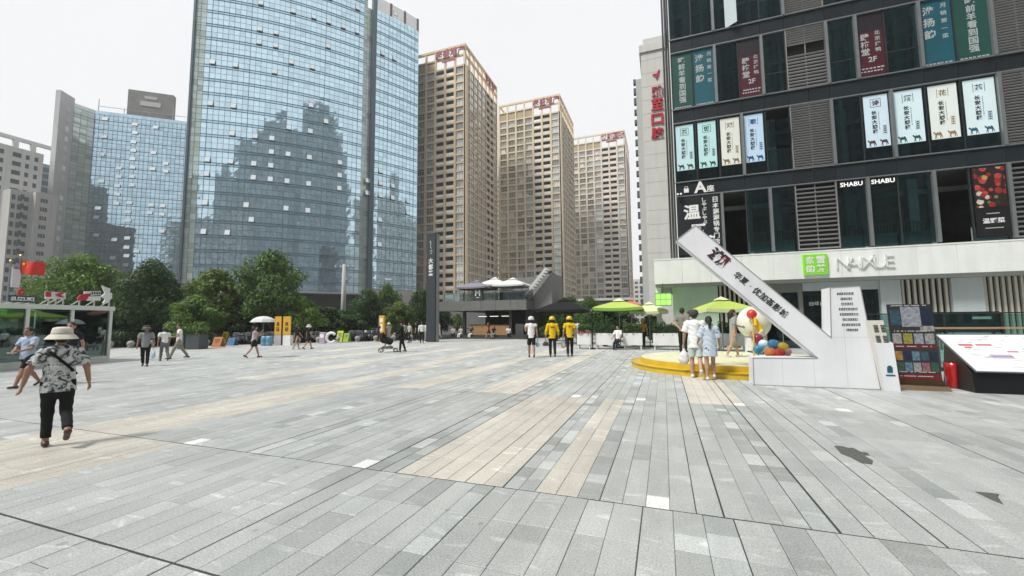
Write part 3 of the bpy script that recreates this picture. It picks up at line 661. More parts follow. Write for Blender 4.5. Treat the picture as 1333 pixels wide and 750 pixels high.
def pale_banner(i, ch, tone, cam_col, label):
    a, b = E_[i]+0.13, E_[i+1]-0.13; z0, z1 = 11.2, 14.17; xm = (a+b)/2; w_ = b-a
    s = sign('window_banner', label, 'banner', (xm, 27.97, z0), 'pale camel banners in the third-floor windows')
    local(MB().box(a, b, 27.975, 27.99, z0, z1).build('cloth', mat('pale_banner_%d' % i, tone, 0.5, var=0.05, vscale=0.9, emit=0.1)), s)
    y = 27.972
    fr = MB(); q = 0.24; zz = z1-0.45
    fr.box(xm-q, xm-q+0.02, y-0.004, y, zz-q, zz+q).box(xm+q-0.02, xm+q, y-0.004, y, zz-q, zz+q)
    if i in (0, 1, 7): fr.box(xm-q+0.021, xm+q-0.021, y-0.004, y, zz-q, zz-q+0.02).box(xm-q+0.021, xm+q-0.021, y-0.004, y, zz+q-0.02, zz+q)
    tone2 = mat('pale_banner_ink_%d' % i, cam_col, 0.6)
    local(fr.build('character_frame', tone2), s)
    local(text(ch, tone2, (xm, y, zz), height=0.33, extrude=0.003, bold=0.02), s)
    for o_ in vtext('长安大牌档', ink, xm-0.1, y, z0+2.1, z0+0.75, 0.25, bold=0.03): local(o_, s)
    m2 = MB(); r_ = random.Random(i)
    for k in range(14): m2.box(xm+0.09, xm+0.09+r_.uniform(0.02, 0.035), y-0.003, y, z0+1.95-k*0.075, z0+1.95-k*0.075+0.045)
    m2.box(xm+0.26, xm+0.275, y-0.003, y, z0+0.68, z0+1.2).box(xm+0.4, xm+0.415, y-0.003, y, z0+0.68, z0+1.2)
    for k in range(4): m2.box(xm+0.295, xm+0.38, y-0.003, y, z0+0.72+k*0.12, z0+0.8+k*0.12)
    local(m2.build('small_print', tone2, kind='stuff'), s)
    for dx, sc in ((0.02, 0.62), (w_*0.52, 0.6)):
        local(MB().prism([(a+0.1+dx+px*sc, z0+0.03+pz*sc*0.95) for px, pz in CAMEL], y-0.003, y).build('camel', tone2), s)
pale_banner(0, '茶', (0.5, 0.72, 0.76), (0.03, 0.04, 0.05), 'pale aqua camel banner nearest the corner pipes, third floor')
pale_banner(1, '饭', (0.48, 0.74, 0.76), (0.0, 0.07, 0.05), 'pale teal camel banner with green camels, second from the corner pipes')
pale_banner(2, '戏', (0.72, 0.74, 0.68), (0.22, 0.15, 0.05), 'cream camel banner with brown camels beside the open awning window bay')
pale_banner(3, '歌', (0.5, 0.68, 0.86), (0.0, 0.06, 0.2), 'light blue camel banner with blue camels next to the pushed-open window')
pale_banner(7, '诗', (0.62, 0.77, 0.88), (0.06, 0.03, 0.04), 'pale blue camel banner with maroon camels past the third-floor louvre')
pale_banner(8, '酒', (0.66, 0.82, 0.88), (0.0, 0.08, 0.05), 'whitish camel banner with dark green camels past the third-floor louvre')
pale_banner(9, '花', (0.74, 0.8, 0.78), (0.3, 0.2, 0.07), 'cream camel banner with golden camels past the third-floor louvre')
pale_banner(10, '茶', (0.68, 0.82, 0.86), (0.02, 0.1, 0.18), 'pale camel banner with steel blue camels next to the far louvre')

# white tiled tower behind, with red characters
wt_ = thing('clinic_tower', 'slim white tiled tower with red vertical characters behind the dark building', 'building', (0.5, 62, 0))
tile_w = mat('white_wall_tile', (0.62, 0.63, 0.6), 0.6, var=0.05, vscale=0.5, dirt=0.12)
def lw(o): o.parent = wt_; o.matrix_parent_inverse = Matrix.Translation((-0.5, -62, 0)); return o
lw(MB().box(-1.75, 9, 60, 75, 0, 40.2).build('wall', tile_w))
lw(MB().box(-1.95, 9, 59.8, 75, 40.2, 41.3).box(-1.4, 9, 60.3, 74, 41.3, 42.4).build('parapet', tile_w))
jm = MB()
for z in range(3, 40, 2): jm.box(-1.76, 9, 59.985, 59.999, z, z+0.025)
lw(jm.build('tile_joints', mat('tile_joint', (0.4, 0.4, 0.38), 0.8), kind='stuff'))
lw(MB().box(-2.6, -1.76, 61, 74, 0, 37).build('side_wing', mat('wing_grey', (0.45, 0.46, 0.45), 0.7, var=0.1)))
acs = MB(); r_ = random.Random(5)
for k in range(22): acs.box(-2.95, -2.61, 61.2, 61.9, 4+k*1.55, 4.6+k*1.55+r_.uniform(0, 0.3))
lw(acs.build('air_conditioner_units', mat('ac_dark', (0.08, 0.085, 0.09), 0.6), kind='stuff'))
redp = mat('sign_red', (0.5, 0.012, 0.03), 0.45, var=0.1, vscale=2)
for ch, yy in (('雅', 119), ('至', 136), ('口', 155), ('腔', 173)):
    p = PY(855.5, yy, 59.9); lw(text(ch, redp, (p.x, 59.93, p.z), height=1.6, width=1.6, extrude=0.06, bold=0.03, stretch=True, name='red_character'))
p = PY(854, 98, 59.9); lw(MB().prism([(p.x-0.5, p.z+0.2), (p.x+0.1, p.z+0.25), (p.x+0.45, p.z+0.9), (p.x+0.3, p.z), (p.x, p.z-0.6), (p.x-0.15, p.z-0.1)], 59.8, 59.95).build('red_emblem', redp))
# ------------------------------------------------------------------ curved mirror-glass tower
GT_L = Vector((-119.7, 72.5, 0)); GT_R = 102.0; PH0, PH1 = R(59), R(23); ARC = GT_R*(PH0-PH1)
def gt_pt(s, off=0.0):
    ph = PH0-s/GT_R; n = Vector((math.cos(ph), -math.sin(ph), 0))
    return GT_L+Vector((GT_R*(math.cos(ph)-math.cos(PH0)), GT_R*(math.sin(PH0)-math.sin(ph)), 0))+n*off, n, Vector((math.sin(ph), math.cos(ph), 0))
blue_glass = mirror_glass('blue_mirror_glass', (0.58, 0.77, 0.87), 0.16)
green_glass = mirror_glass('green_mirror_glass', (0.5, 0.6, 0.56), 0.35, metal=0.3)
span_glass = mirror_glass('spandrel_glass', (0.4, 0.61, 0.73), 0.15, rough=0.08)
mull = mat('mullion_blue_grey', (0.16, 0.23, 0.28), 0.5, 0.2)
mull2 = mat('mullion_dark_blue', (0.1, 0.15, 0.19), 0.5, 0.2)
open_glass = mat('open_window_glass', (0.72, 0.78, 0.8), 0.12, 0.6)
concrete = mat('pale_concrete', (0.45, 0.46, 0.45), 0.75, var=0.12, vscale=0.4, dirt=0.2)
dark_void = mat('dark_void', (0.02, 0.022, 0.024), 0.8)
GT = thing('glass_tower', 'tall curved blue mirror-glass office tower above the street trees', 'building', GT_L)
def lgt(o): o.parent = GT; o.matrix_parent_inverse = Matrix.Translation(-GT_L); return o
NC = 46; CW = ARC/NC; FH = 4.0; Z0 = 13.2; NF = 23; ZTOP = Z0+NF*FH   # 105
prng = random.Random(3)
def section(c):   # column -> section of the facade
    s = (c+0.5)*CW
    if s < 2.9: return 'g'
    if 44.2 < s < 47.6: return 'g'
    return 'b'
gp = {'b': MB(), 'g': MB(), 's': MB()}; bars_t = MB(); bars_k = MB()
def jpane(mb, p0, p1, z0, z1, n):
    j = [prng.gauss(0, 0.003) for _ in range(4)]
    a = [p0+n*j[0], p1+n*j[1], p1+n*j[2], p0+n*j[3]]
    mb.add([(a[0].x, a[0].y, z0), (a[1].x, a[1].y, z0), (a[2].x, a[2].y, z1), (a[3].x, a[3].y, z1)], [[0, 1, 2, 3]])
for c in range(NC):
    sec = section(c); off = -0.9 if sec == 'g' and c > 10 else 0.0
    p0, n0, t0 = gt_pt(c*CW, off); p1, n1, t1 = gt_pt((c+1)*CW, off); n = (n0+n1).normalized()
    zb = Z0 if c < 8 else Z0-2.2
    if c >= NC-12: zb = 12.4
    zt = ZTOP if c >= 33 else ZTOP+16
    z = Z0-FH
    while z < zt-0.1:
        for (a, b, kind) in ((0, 0.72, 's'), (0.72, 2.36, sec), (2.36, 4.0, sec)):
            za, zb2 = max(z+a, zb), min(z+b, zt)
            if zb2-za < 0.2: continue
            if sec == 'g' and kind == 's': kind = 'g'
            jpane(gp[kind], p0+t0*0.02, p1-t1*0.02, za+0.03, zb2-0.03, n)
            if sec == 'b' and kind == 's':
                bars_k.obox(((p0.x+p1.x)/2+n.x*0.03, (p0.y+p1.y)/2+n.y*0.03, za), (p1-p0)/2, n*0.09, Vector((0, 0, 0.06)))
                bars_k.obox(((p0.x+p1.x)/2+n.x*0.03, (p0.y+p1.y)/2+n.y*0.03, zb2), (p1-p0)/2, n*0.09, Vector((0, 0, 0.06)))
            else: bars_t.obox(((p0.x+p1.x)/2, (p0.y+p1.y)/2, za), (p1-p0)/2, n*0.05, Vector((0, 0, 0.025)))
        z += FH
    w_ = 0.07 if c % 7 == 3 else 0.028
    bars_t.obox((p0.x, p0.y, (zb+zt)/2), t0*w_, n0*0.07, Vector((0, 0, (zt-zb)/2)))
lgt(gp['b'].build('vision_panes', blue_glass, fix=False, kind='stuff'))
lgt(gp['g'].build('green_panes', green_glass, fix=False, kind='stuff'))
lgt(gp['s'].build('spandrel_panes', span_glass, fix=False, kind='stuff'))
lgt(bars_t.build('mullion_grid', mull, fix=False, kind='stuff')); lgt(bars_k.build('spandrel_rails', mull2, fix=False, kind='stuff'))
# solid body behind the glass, vertical fin, roof screen
body = MB(); pts = [gt_pt(ARC*i/24, -1.2)[0] for i in range(25)]
bk = [p+Vector((-22, 24, 0)) for p in (pts[-1], pts[0])]
body.prism([(p.x, p.y) for p in pts]+[(p.x, p.y) for p in bk], 14, ZTOP-0.5, axis='z')
lgt(body.build('body', dark_void))
p, n, t = gt_pt(47.8, 0.0); lgt(MB().obox((p.x+n.x*0.3, p.y+n.y*0.3, 66), t*0.55, n*1.0, Vector((0, 0, 56))).build('fin', mat('fin_metal', (0.08, 0.12, 0.14), 0.4, 0.5)))
p, n, t = gt_pt(0.0, 0.0); lgt(MB().obox((p.x, p.y, 66), t*0.25, n*0.6, Vector((0, 0, 56))).build('edge_fin', mat('fin_metal', (0.1, 0.15, 0.17), 0.4, 0.5)))
p1, n1, t1 = gt_pt(ARC, 0.0); 
lgt(MB().obox(p1+Vector((-11, 12, 56))-n1*0.2, Vector((-11, 12, 0)), t1*0.3, Vector((0, 0, ZTOP-56))).build('side_wall', span_glass))
sc = MB()
for i in range(13):
    a, na, ta = gt_pt(48.6+i*(ARC-48.6)/12, -0.4)
    if i < 12:
        b2 = gt_pt(48.6+(i+1)*(ARC-48.6)/12, -0.4)[0]
        for z in np.arange(ZTOP+0.6, ZTOP+4.6, 0.55): sc.beam((a.x, a.y, z), (b2.x, b2.y, z), 0.12, 0.16)
    if i % 4 == 0: sc.obox((a.x, a.y, ZTOP+2.2), ta*0.35, na*0.2, Vector((0, 0, 2.6)))
lgt(sc.build('roof_screen', mat('roof_screen_brown', (0.16, 0.11, 0.09), 0.6), kind='stuff'))
# soffit slab, columns, stone base at the right
sf = MB(); pts = [gt_pt(ARC*i/24, 0.25)[0] for i in range(25)]; pb = [gt_pt(ARC*i/24, -14)[0] for i in range(25)]
for a, b, z in ((0, 5, Z0-0.45), (5, 19, Z0-2.65)):
    pp = [(p.x, p.y) for p in pts[a:b+1]]+[(p.x, p.y) for p in pb[a:b+1][::-1]]
    sf.prism(pp, z, z+0.42, axis='z')
lgt(sf.build('soffit_slab', concrete))
for pxl in (252.5, 303):
    d = ray(pxl, 400); az = math.atan2(d.x, d.y)
    best = min((abs(math.atan2(gt_pt(s_, -1.6)[0].x, gt_pt(s_, -1.6)[0].y)-az), s_) for s_ in np.linspace(0, ARC, 400))
    q = gt_pt(best[1], -1.6)[0]
    lgt(MB().lathe([(1.15, -0.2), (1.15, 13)], 20, (q.x, q.y, 0)).build('column', concrete, smooth=True))
pts = [gt_pt(ARC*i/24, -6)[0] for i in range(20)]
lgt(MB().prism([(p.x, p.y) for p in pts]+[(p.x-12, p.y+13) for p in pts[::-1]], 0, 13.5, axis='z').build('lobby_wall', dark_void))
st = MB(); stn = mat('beige_stone', (0.4, 0.37, 0.34), 0.7, var=0.1, vscale=0.5)
pa, na, ta = gt_pt(47.5, 0.25)
for i in range(8):
    a = gt_pt(47.5+i*(ARC-47.4)/8, 0.3)[0]; b2 = gt_pt(47.5+(i+1)*(ARC-47.4)/8, 0.3)[0]; na = gt_pt(47.5+(i+.5)*(ARC-47.4)/8)[1]
    for z in np.arange(-0.3, 12.3, 2.1): lgt(MB().obox((a+b2)/2+Vector((0, 0, z+1.03))-na*0.3, (b2-a)*0.497, na*0.3, Vector((0, 0, 1.035))).build('stone_panel', stn))
ls_ = MB()
for i in range(9):
    a, na, ta = gt_pt(54.8+i*0.75, 0.36); ls_.obox((a.x, a.y, 7.4), ta*0.22, na*0.04, Vector((0, 0, 0.3 if i % 3 else 0.45)))
lgt(ls_.build('wall_lettering', mat('sign_grey', (0.18, 0.17, 0.17), 0.6), kind='stuff'))
# open top-hung windows, each one at its pane
OPEN = [(281,7),(338,4),(385,20),(335,52),(360,59),(335,69),(359,75),(382,83),(276,91),(308,97),(357,106),(273.5,144),(305.6,149),(304,184),(328.5,187.6),(354,192),(378,179),(353,208),(269,215),(302,219),(327,222),(352,226),(377,213),(269,234),(326,240),(351.5,243),(375.5,247),(266,270),(324,275),(374,280),(324,300),(397,283),(263,318),(297,319),(402,151.6),(423,173),(401.4,184),(399.5,217),(441,225),(440.6,241),(440,257.6),(398,250),(496,225),(496,239),(496,254.6),(510.6,258),(510,243),(495,269),(511,272),(532.6,264.5),(495,298),(428,6),(465,22),(406,28),(427,37),(447,45),(464,52),(426,67),(404,91),(499,70),(514,79),(515,22),(532,291),(494,320),(478,236),(476,251)]
ow = MB(); hw = CW/2-0.04; ow.obox((0, 0, 0), (hw, 0, 0), (0, 0, 0.78), (0, 0.02, 0)); owf = ow.mesh('open_window', open_glass)
fm = MB(); fm.obox((0, 0.02, -0.79), (hw, 0, 0), (0, 0.06, 0), (0, 0, 0.06)); fm.obox((0, 0.02, 0.79), (hw, 0, 0), (0, 0.05, 0), (0, 0, 0.04)); fm.obox((-hw, 0.02, 0), (0.04, 0, 0), (0, 0.05, 0), (0, 0, 0.79)); fm.obox((hw, 0.02, 0), (0.04, 0, 0), (0, 0.05, 0), (0, 0, 0.79))
fmm = fm.mesh('frame', mull2); used = set()
for (px, py) in OPEN:
    d = ray(px, py); az = math.atan2(d.x, d.y)
    c = min(range(NC), key=lambda q: abs(math.atan2(gt_pt((q+.5)*CW)[0].x, gt_pt((q+.5)*CW)[0].y)-az))
    p, n, t = gt_pt((c+.5)*CW); z = CAMH+d.z/math.hypot(d.x, d.y)*math.hypot(p.x, p.y)
    fl = math.floor((z-Z0+2.4)/FH); zc = Z0+fl*FH+1.54 if (z-Z0-fl*FH) < 2.45 else Z0+fl*FH+3.18
    if (c, round(zc, 1)) in used: continue
    used.add((c, round(zc, 1)))
    o = link('open_window', owf); f2 = link('frame', fmm, o)
    p = p+n*0.28
    mw = Matrix(((t.x, -n.x, 0, 0), (t.y, -n.y, 0, 0), (0, 0, 1, 0), (0, 0, 0, 1)))
    o.parent = GT; o.matrix_parent_inverse = Matrix.Translation(-GT_L)
    o.matrix_basis = Matrix.Translation((p.x, p.y, zc)) @ mw @ Matrix.Rotation(R(prng.uniform(-17, -13)), 4, 'X')

# ------------------------------------------------------------------ second glass tower, further left
def flat_glass(root, a, dirv, nrm, length, z0, z1, cw, fh, mats_, seed, rail=0.12, split=(0.18, 0.6)):
    g = MB(); sp = MB(); br = MB(); r_ = random.Random(seed); nc = max(1, round(length/cw)); cw = length/nc
    for c in range(nc):
        p0, p1 = a+dirv*(c*cw), a+dirv*((c+1)*cw); z = z0
        while z < z1-0.5:
            for k, (u, v) in enumerate(((0, split[0]), (split[0], split[1]), (split[1], 1))):
                j = [r_.gauss(0, 0.005) for _ in range(4)]; zz0, zz1 = z+u*fh+0.04, z+v*fh-0.04
                q = [p0+nrm*j[0], p1+nrm*j[1], p1+nrm*j[2], p0+nrm*j[3]]
                (sp if k == 0 else g).add([(q[0].x, q[0].y, zz0), (q[1].x, q[1].y, zz0), (q[2].x, q[2].y, zz1), (q[3].x, q[3].y, zz1)], [[0, 1, 2, 3]])
            z += fh
        br.obox((p0.x, p0.y, (z0+z1)/2), dirv*0.05, nrm*0.08, Vector((0, 0, (z1-z0)/2)))
    z = z0
    while z < z1:
        m = a+dirv*(length/2)
        br.obox((m.x, m.y, z), dirv*(length/2), nrm*0.12, Vector((0, 0, rail)))
        br.obox((m.x, m.y, z+fh*split[1]), dirv*(length/2), nrm*0.08, Vector((0, 0, 0.05)))
        z += fh
    for mb, nm, mm in ((g, 'vision_panes', mats_[0]), (sp, 'spandrel_panes', mats_[1]), (br, 'mullion_grid', mats_[2])):
        o = mb.build(nm, mm, fix=False, kind='stuff'); o.parent = root; o.matrix_parent_inverse = Matrix.Translation(-root.location)
A2 = PD(112, 300, 236); A2.z = 0; dv = Vector((math.sin(R(51)), math.cos(R(51)), 0)); nv = Vector((dv.y, -dv.x, 0))
LT = thing('glass_tower', 'lower blue glass tower with grey end wall and rooftop billboard', 'building', A2)
def llt(o): o.parent = LT; o.matrix_parent_inverse = Matrix.Translation(-A2); return o
H2 = 88.6
flat_glass(LT, A2, dv, nv, 62, 4.0, H2, 1.55, 3.9, (mirror_glass('dull_blue_glass', (0.42, 0.58, 0.68), 0.22), span_glass, mull2), 5)
B2 = PD(84, 300, 234); B2.z = 0; gl_ = (A2-B2).length; gv = (A2-B2).normalized(); gn = Vector((gv.y, -gv.x, 0))
flat_glass(LT, B2, gv, gn, gl_, 4.0, H2-1.5, 1.9, 3.9, (green_glass, green_glass, mull), 9, 0.1)
C2 = PD(64, 300, 229); C2.z = 0; wl_ = (B2-C2).length; wv = (B2-C2).normalized(); wn = Vector((wv.y, -wv.x, 0))
greyw = mat('grey_render', (0.55, 0.56, 0.56), 0.75, var=0.08, vscale=0.3, dirt=0.15)
llt(MB().obox(C2+wv*(wl_/2)+Vector((0, 0, (H2+3)/2))-wn*0.8, wv*(wl_/2), wn*0.8, Vector((0, 0, (H2+3)/2))).build('end_wall', greyw))
llt(MB().prism([(p.x, p.y) for p in (A2-nv*1.3, A2+dv*62-nv*1.3, A2+dv*62-nv*25, B2-gn*14, B2-gn*0.9)], 0, H2-0.6, axis='z').build('body', dark_void))
wnm = MB().box(-0.65, 0.65, -0.08, 0.05, -0.95, 0.95).mesh('small_window', mat('white_window', (0.75, 0.78, 0.78), 0.3, obj_rand=0.3))
for k in range(20):
    o = link('small_window', wnm); o.parent = LT; q = C2+wv*(wl_*.6)+wn*0.06+Vector((0, 0, H2-3-k*3.9)); o.matrix_parent_inverse = Matrix.Translation(-A2)
    o.matrix_basis = Matrix.Translation(q) @ Matrix(((wv.x, -wn.x, 0, 0), (wv.y, -wn.y, 0, 0), (0, 0, 1, 0), (0, 0, 0, 1)))
ow2 = MB().obox((0, 0, 0), (0.95, 0, 0), (0, 0.2, 0.7), (0, 0.02, 0)).mesh('open_window', open_glass)
for (px, py) in [(137,155),(203,166),(176,162),(176,173),(136,178),(133,201),(174,185),(174,196),(200,199),(216,213),(216,223),(199,220),(155,219),(155,230),(153,242),(153,253),(173,207),(173,218),(172,230),(172,241),(132,236),(152,265),(169,264),(167,276),(167,287),(126,306),(128,271),(149,312),(166,310),(165,322),(165,333),(126,283),(147,336),(164,345),(197,267),(212,268),(195,277),(211,279),(211,301),(178,327)]:
    d = ray(px, py); hd = Vector((d.x, d.y, 0)); t_ = (A2.dot(nv))/(hd.dot(nv)); q = hd*t_; z = CAMH+d.z*t_
    if (q-A2).dot(dv) < 1 or z > H2-2: continue
    o = link('open_window', ow2); o.parent = LT; o.matrix_parent_inverse = Matrix.Translation(-A2); q = q+nv*0.3
    o.matrix_basis = Matrix.Translation((q.x, q.y, z)) @ Matrix(((dv.x, -nv.x, 0, 0), (dv.y, -nv.y, 0, 0), (0, 0, 1, 0), (0, 0, 0, 1)))
rr = MB()
for z in (H2+1.5, H2+4): rr.beam(A2+Vector((0, 0, z))-nv*2, A2+dv*62+Vector((0, 0, z))-nv*2, 0.15, 0.15)
for k in range(8): rr.beam(A2+dv*(k*8.5)+Vector((0, 0, H2-0.5))-nv*2, A2+dv*(k*8.5)+Vector((0, 0, H2+(4.2 if k % 3 else 7)))-nv*2, 0.2, 0.2)
llt(rr.build('roof_rail', mat('rail_grey', (0.35, 0.37, 0.38), 0.6), kind='stuff'))
bbp = A2+dv*17-nv*4
llt(MB().obox(bbp+Vector((0, 0, H2+6.5)), dv*8.0, nv*1.2, Vector((0, 0, 7.0))).build('rooftop_billboard', mat('billboard_grey', (0.2, 0.2, 0.19), 0.7, var=0.25, vscale=0.3)))
llt(MB().obox(bbp+nv*1.25+Vector((0, 0, H2+8.0)), dv*3.6, nv*0.1, Vector((0, 0, 1.0))).obox(bbp+nv*1.25+Vector((0, 0, H2+10.8)), dv*2.2, nv*0.1, Vector((0, 0, 0.6))).build('billboard_lettering', mat('faded_white', (0.5, 0.5, 0.48), 0.7), kind='stuff'))

# ------------------------------------------------------------------ pale blocks at the far left
pale_r = mat('pale_render', (0.66, 0.66, 0.63), 0.75, var=0.07, vscale=0.2, dirt=0.18)
grey_r = mat('grey_brown_render', (0.48, 0.48, 0.46), 0.75, var=0.08, vscale=0.2, dirt=0.2)
win_d = mat('far_window', (0.1, 0.13, 0.15), 0.2, 0.3)
def pale_block(label, px0, px1, pytop, X, depth, wall, fl, wins, group='pale blocks far behind the kiosk'):
    """Block whose street face lies on the plane x = X (facing the plaza)."""
    def yat(px): d = ray(px, 400); return d.y*(X/d.x)
    y0, y1 = yat(px0), yat(px1); d = ray((px0+px1)/2, pytop); ztop = CAMH+d.z*(X/d.x)
    root = thing('apartment_block', label, 'building', (X-depth/2, (y0+y1)/2, 0), 0, group)
    def lo(o): o.parent = root; o.matrix_parent_inverse = Matrix.Translation(-root.location); return o
    lo(MB().box(X-depth, X, y0, y1, 0, ztop).build('wall', wall))
    for pxa, pxb, tall in wins:
        ya, yb = yat(pxa), yat(pxb); z = ztop-2.6
        if abs(yb-ya) < 0.3: continue
        k = 0
        while z > 4:
            w_ = lo(MB().box(X-0.1, X+0.04, ya, yb, z-0.5*tall*fl, z+0.5*tall*fl).build('window', win_d))
            lo(MB().box(X+0.041, X+0.09, ya, yb, z-0.5*tall*fl-0.12, z-0.5*tall*fl).build('sill', wall)).parent = w_ if False else root
            z -= fl; k += 1
    return root, lo, ztop, yat
pale_block('pale grey apartment block with small windows beyond the kiosk flags', -40, 40, 186, -206, 16, pale_r, 3.1, [(-20, -14, .5), (-2, 4, .5), (4, 10, .5), (16, 21, .5), (28, 33, .5)])
rt, lo, zt, yat = pale_block('blue glazed block with open roof frame behind the pale apartment block', -20, 70, 205, -262, 14, mat('blue_grey_wall', (0.22, 0.33, 0.42), 0.4, 0.2), 3.1, [(39, 50, .7), (52, 62, .7), (64, 72, .7)])
pg = MB(); zz = zt+7
pg.box(-262.5, -261, yat(-40), yat(70), zz, zz+1.5)
for px in (-30, 0, 24, 53, 74): pg.box(-262.5, -261, yat(px)-0.8, yat(px)+0.8, zt, zz)
lo(pg.build('roof_frame', pale_r))
pale_block('low grey brown block with triple dark windows in front of the glass tower', 34, 63, 250, -196, 14, grey_r, 3.0, [(41, 43.5, .45), (44.2, 46.8, .45), (47.6, 50.4, .45), (14, 19, .55)])
pale_block('grey block with bay windows left of the triple windows', 0, 34, 246, -198, 14, grey_r, 3.0, [(2, 7, .55), (10, 16, .6), (19, 25, .5)])

# ------------------------------------------------------------------ three beige residential towers
def res_tower(label, xr, yf, W, D, ztop, col, letters, lcol, seed, rface):
    root = thing('residential_tower', label, 'building', (xr-W/2, yf+D/2, 0), 0, 'beige residential towers beyond the cafe')
    off = Matrix.Translation(-root.location)
    def lo(o): o.parent = root; o.matrix_parent_inverse = off; return o
    r_ = random.Random(seed)
    wallm = mat('beige_stone_%d' % seed, col, 0.75, var=0.08, vscale=0.15, dirt=0.12)
    glassm = mat('apartment_glass_%d' % seed, (0.42, 0.46, 0.45), 0.1, 0.5, obj_rand=0.55)
    framem = mat('apartment_frame', (0.5, 0.49, 0.46), 0.6)
    NFL = 31; fh = 3.0; zb = ztop-8-NFL*fh; bw = W/7
    kinds = ['w', 'w', 'w', 'w', 'b', 'b', 'w']
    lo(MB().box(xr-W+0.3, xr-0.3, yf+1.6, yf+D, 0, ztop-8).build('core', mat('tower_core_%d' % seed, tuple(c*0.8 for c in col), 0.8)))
    # pilasters and floor edges of the front
    for i in range(8):
        x = xr-W+i*bw; w_ = 0.8 if 0 < i < 7 else 1.1
        lo(MB().box(x-w_/2, x+w_/2, yf-0.25, yf+1.6, 0, ztop-8).build('pilaster', wallm))
    fe = MB()
    for k in range(NFL+1): fe.box(xr-W, xr, yf-0.1, yf+1.59, zb+k*fh-0.33, zb+k*fh+0.33)
    lo(fe.build('floor_edges', wallm, kind='stuff'))
    wm = MB(); hw = bw/2-0.4; hh = fh/2-0.33
    wm.box(-hw, hw, 0.32, 0.4, -hh, hh, 0)
    for x in (-hw+0.06, -0.25*hw, 0.42*hw, hw-0.06): wm.box(x-0.05, x+0.05, 0.2, 0.319, -hh, hh, 1)
    wm.box(-hw, hw, 0.22, 0.318, 0.35, 0.45, 1)
    wmesh = wm.mesh('window', [glassm, framem]); cm_ = MB(); cm_.v, cm_.f, cm_.m = list(wm.v), list(wm.f), list(wm.m); cm_.box(-hw+0.1, hw*r_.uniform(-.1, .4), 0.27, 0.318, -hh, hh, 2); cmesh = cm_.mesh('window', [glassm, framem, mat('curtain_pale', (0.6, 0.58, 0.53), 0.8, obj_rand=0.3)])
    am_ = MB(); am_.v, am_.f, am_.m = list(wm.v), list(wm.f), list(wm.m); am_.box(hw*0.3, hw*0.95, -0.15, 0.2, -hh, -hh+0.75, 2); amesh = am_.mesh('window', [glassm, framem, mat('ac_unit', (0.62, 0.62, 0.6), 0.6)])
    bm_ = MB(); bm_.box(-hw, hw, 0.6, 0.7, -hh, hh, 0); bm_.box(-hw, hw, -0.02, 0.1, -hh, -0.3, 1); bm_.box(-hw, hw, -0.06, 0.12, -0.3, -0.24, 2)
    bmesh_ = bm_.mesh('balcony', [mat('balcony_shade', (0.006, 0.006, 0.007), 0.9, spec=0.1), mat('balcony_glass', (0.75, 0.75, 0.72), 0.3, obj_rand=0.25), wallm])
    for k in range(NFL):
        for i in range(7):
            o = link('window' if kinds[i] == 'w' else 'balcony', (wmesh if r_.random() < 0.68 else cmesh if r_.random() < 0.7 else amesh) if kinds[i] == 'w' else bmesh_)
            o.parent = root; o.matrix_parent_inverse = off; o.location = (xr-W+(i+.5)*bw, yf, zb+(k+.5)*fh)
            if kinds[i] == 'w' and r_.random() < 0.5: o.scale = (-1, 1, 1)
    # right-hand side face, windows too narrow to tell apart
    n = 8; bd = D/n; sf_ = MB(); sg = MB(); sb = MB(); fr = MB()
    for i in range(n+1): sf_.box(xr-0.3, xr+0.2, yf+i*bd-0.25, yf+i*bd+0.25, 0, ztop-8)
    for k in range(NFL+1): sf_.box(xr-0.3, xr+0.1, yf, yf+D, zb+k*fh-0.22, zb+k*fh+0.22)
    for k in range(NFL):
        for i in range(n):
            (sb if i in (5, 6) else sg).box(xr-0.29, xr-0.1 if i not in (5, 6) else xr-0.25, yf+i*bd+0.26, yf+(i+1)*bd-0.26, zb+k*fh+0.23, zb+(k+1)*fh-0.23)
            if i in (5, 6): fr.box(xr-0.24, xr+0.05, yf+i*bd+0.26, yf+(i+1)*bd-0.26, zb+k*fh+0.23, zb+k*fh+1.1)
            else: fr.box(xr-0.29, xr-0.05, yf+(i+.45)*bd, yf+(i+.55)*bd, zb+k*fh+0.23, zb+(k+1)*fh-0.23)
    lo(sf_.build('side_grid', wallm, kind='stuff', fix=False)); lo(sb.build('side_recesses', dark_void, kind='stuff', fix=False)); lo(fr.build('side_parapets', mat('side_parapet', (0.45, 0.45, 0.43), 0.5), kind='stuff', fix=False))
    sgm = mat('side_glass_%d' % seed, (0.6, 0.63, 0.61), 0.1, 0.75)
    lo(sg.build('side_windows', sgm, kind='stuff', fix=False))
    # crown: solid attic panels, then an open frame with red letters
    at = MB()
    for i in range(7):
        if i < 4: lo(MB().box(xr-W+i*bw+0.3, xr-W+(i+1)*bw-0.3, yf+0.1, yf+0.5, ztop-7.6, ztop-4.4).build('attic_panel', mat('attic_ochre', (0.42, 0.34, 0.2), 0.7, var=0.15, vscale=0.6)))
    cr_ = MB()
    for i in range(8): cr_.box(xr-W+i*bw-0.3, xr-W+i*bw+0.3, yf-0.2, yf+0.5, ztop-8, ztop-0.8)
    cr_.box(xr-W-0.3, xr+0.3, yf-0.25, yf+0.55, ztop-0.8, ztop).box(xr-W-0.3, xr+0.3, yf-0.22, yf+0.5, ztop-4.3, ztop-3.7).box(xr-W-0.3, xr+0.3, yf-0.22, yf+0.5, ztop-8.3, ztop-7.7)
    for i in range(9): cr_.box(xr-0.5, xr+0.2, yf+i*bd-0.3, yf+i*bd+0.3, ztop-8, ztop-0.8)
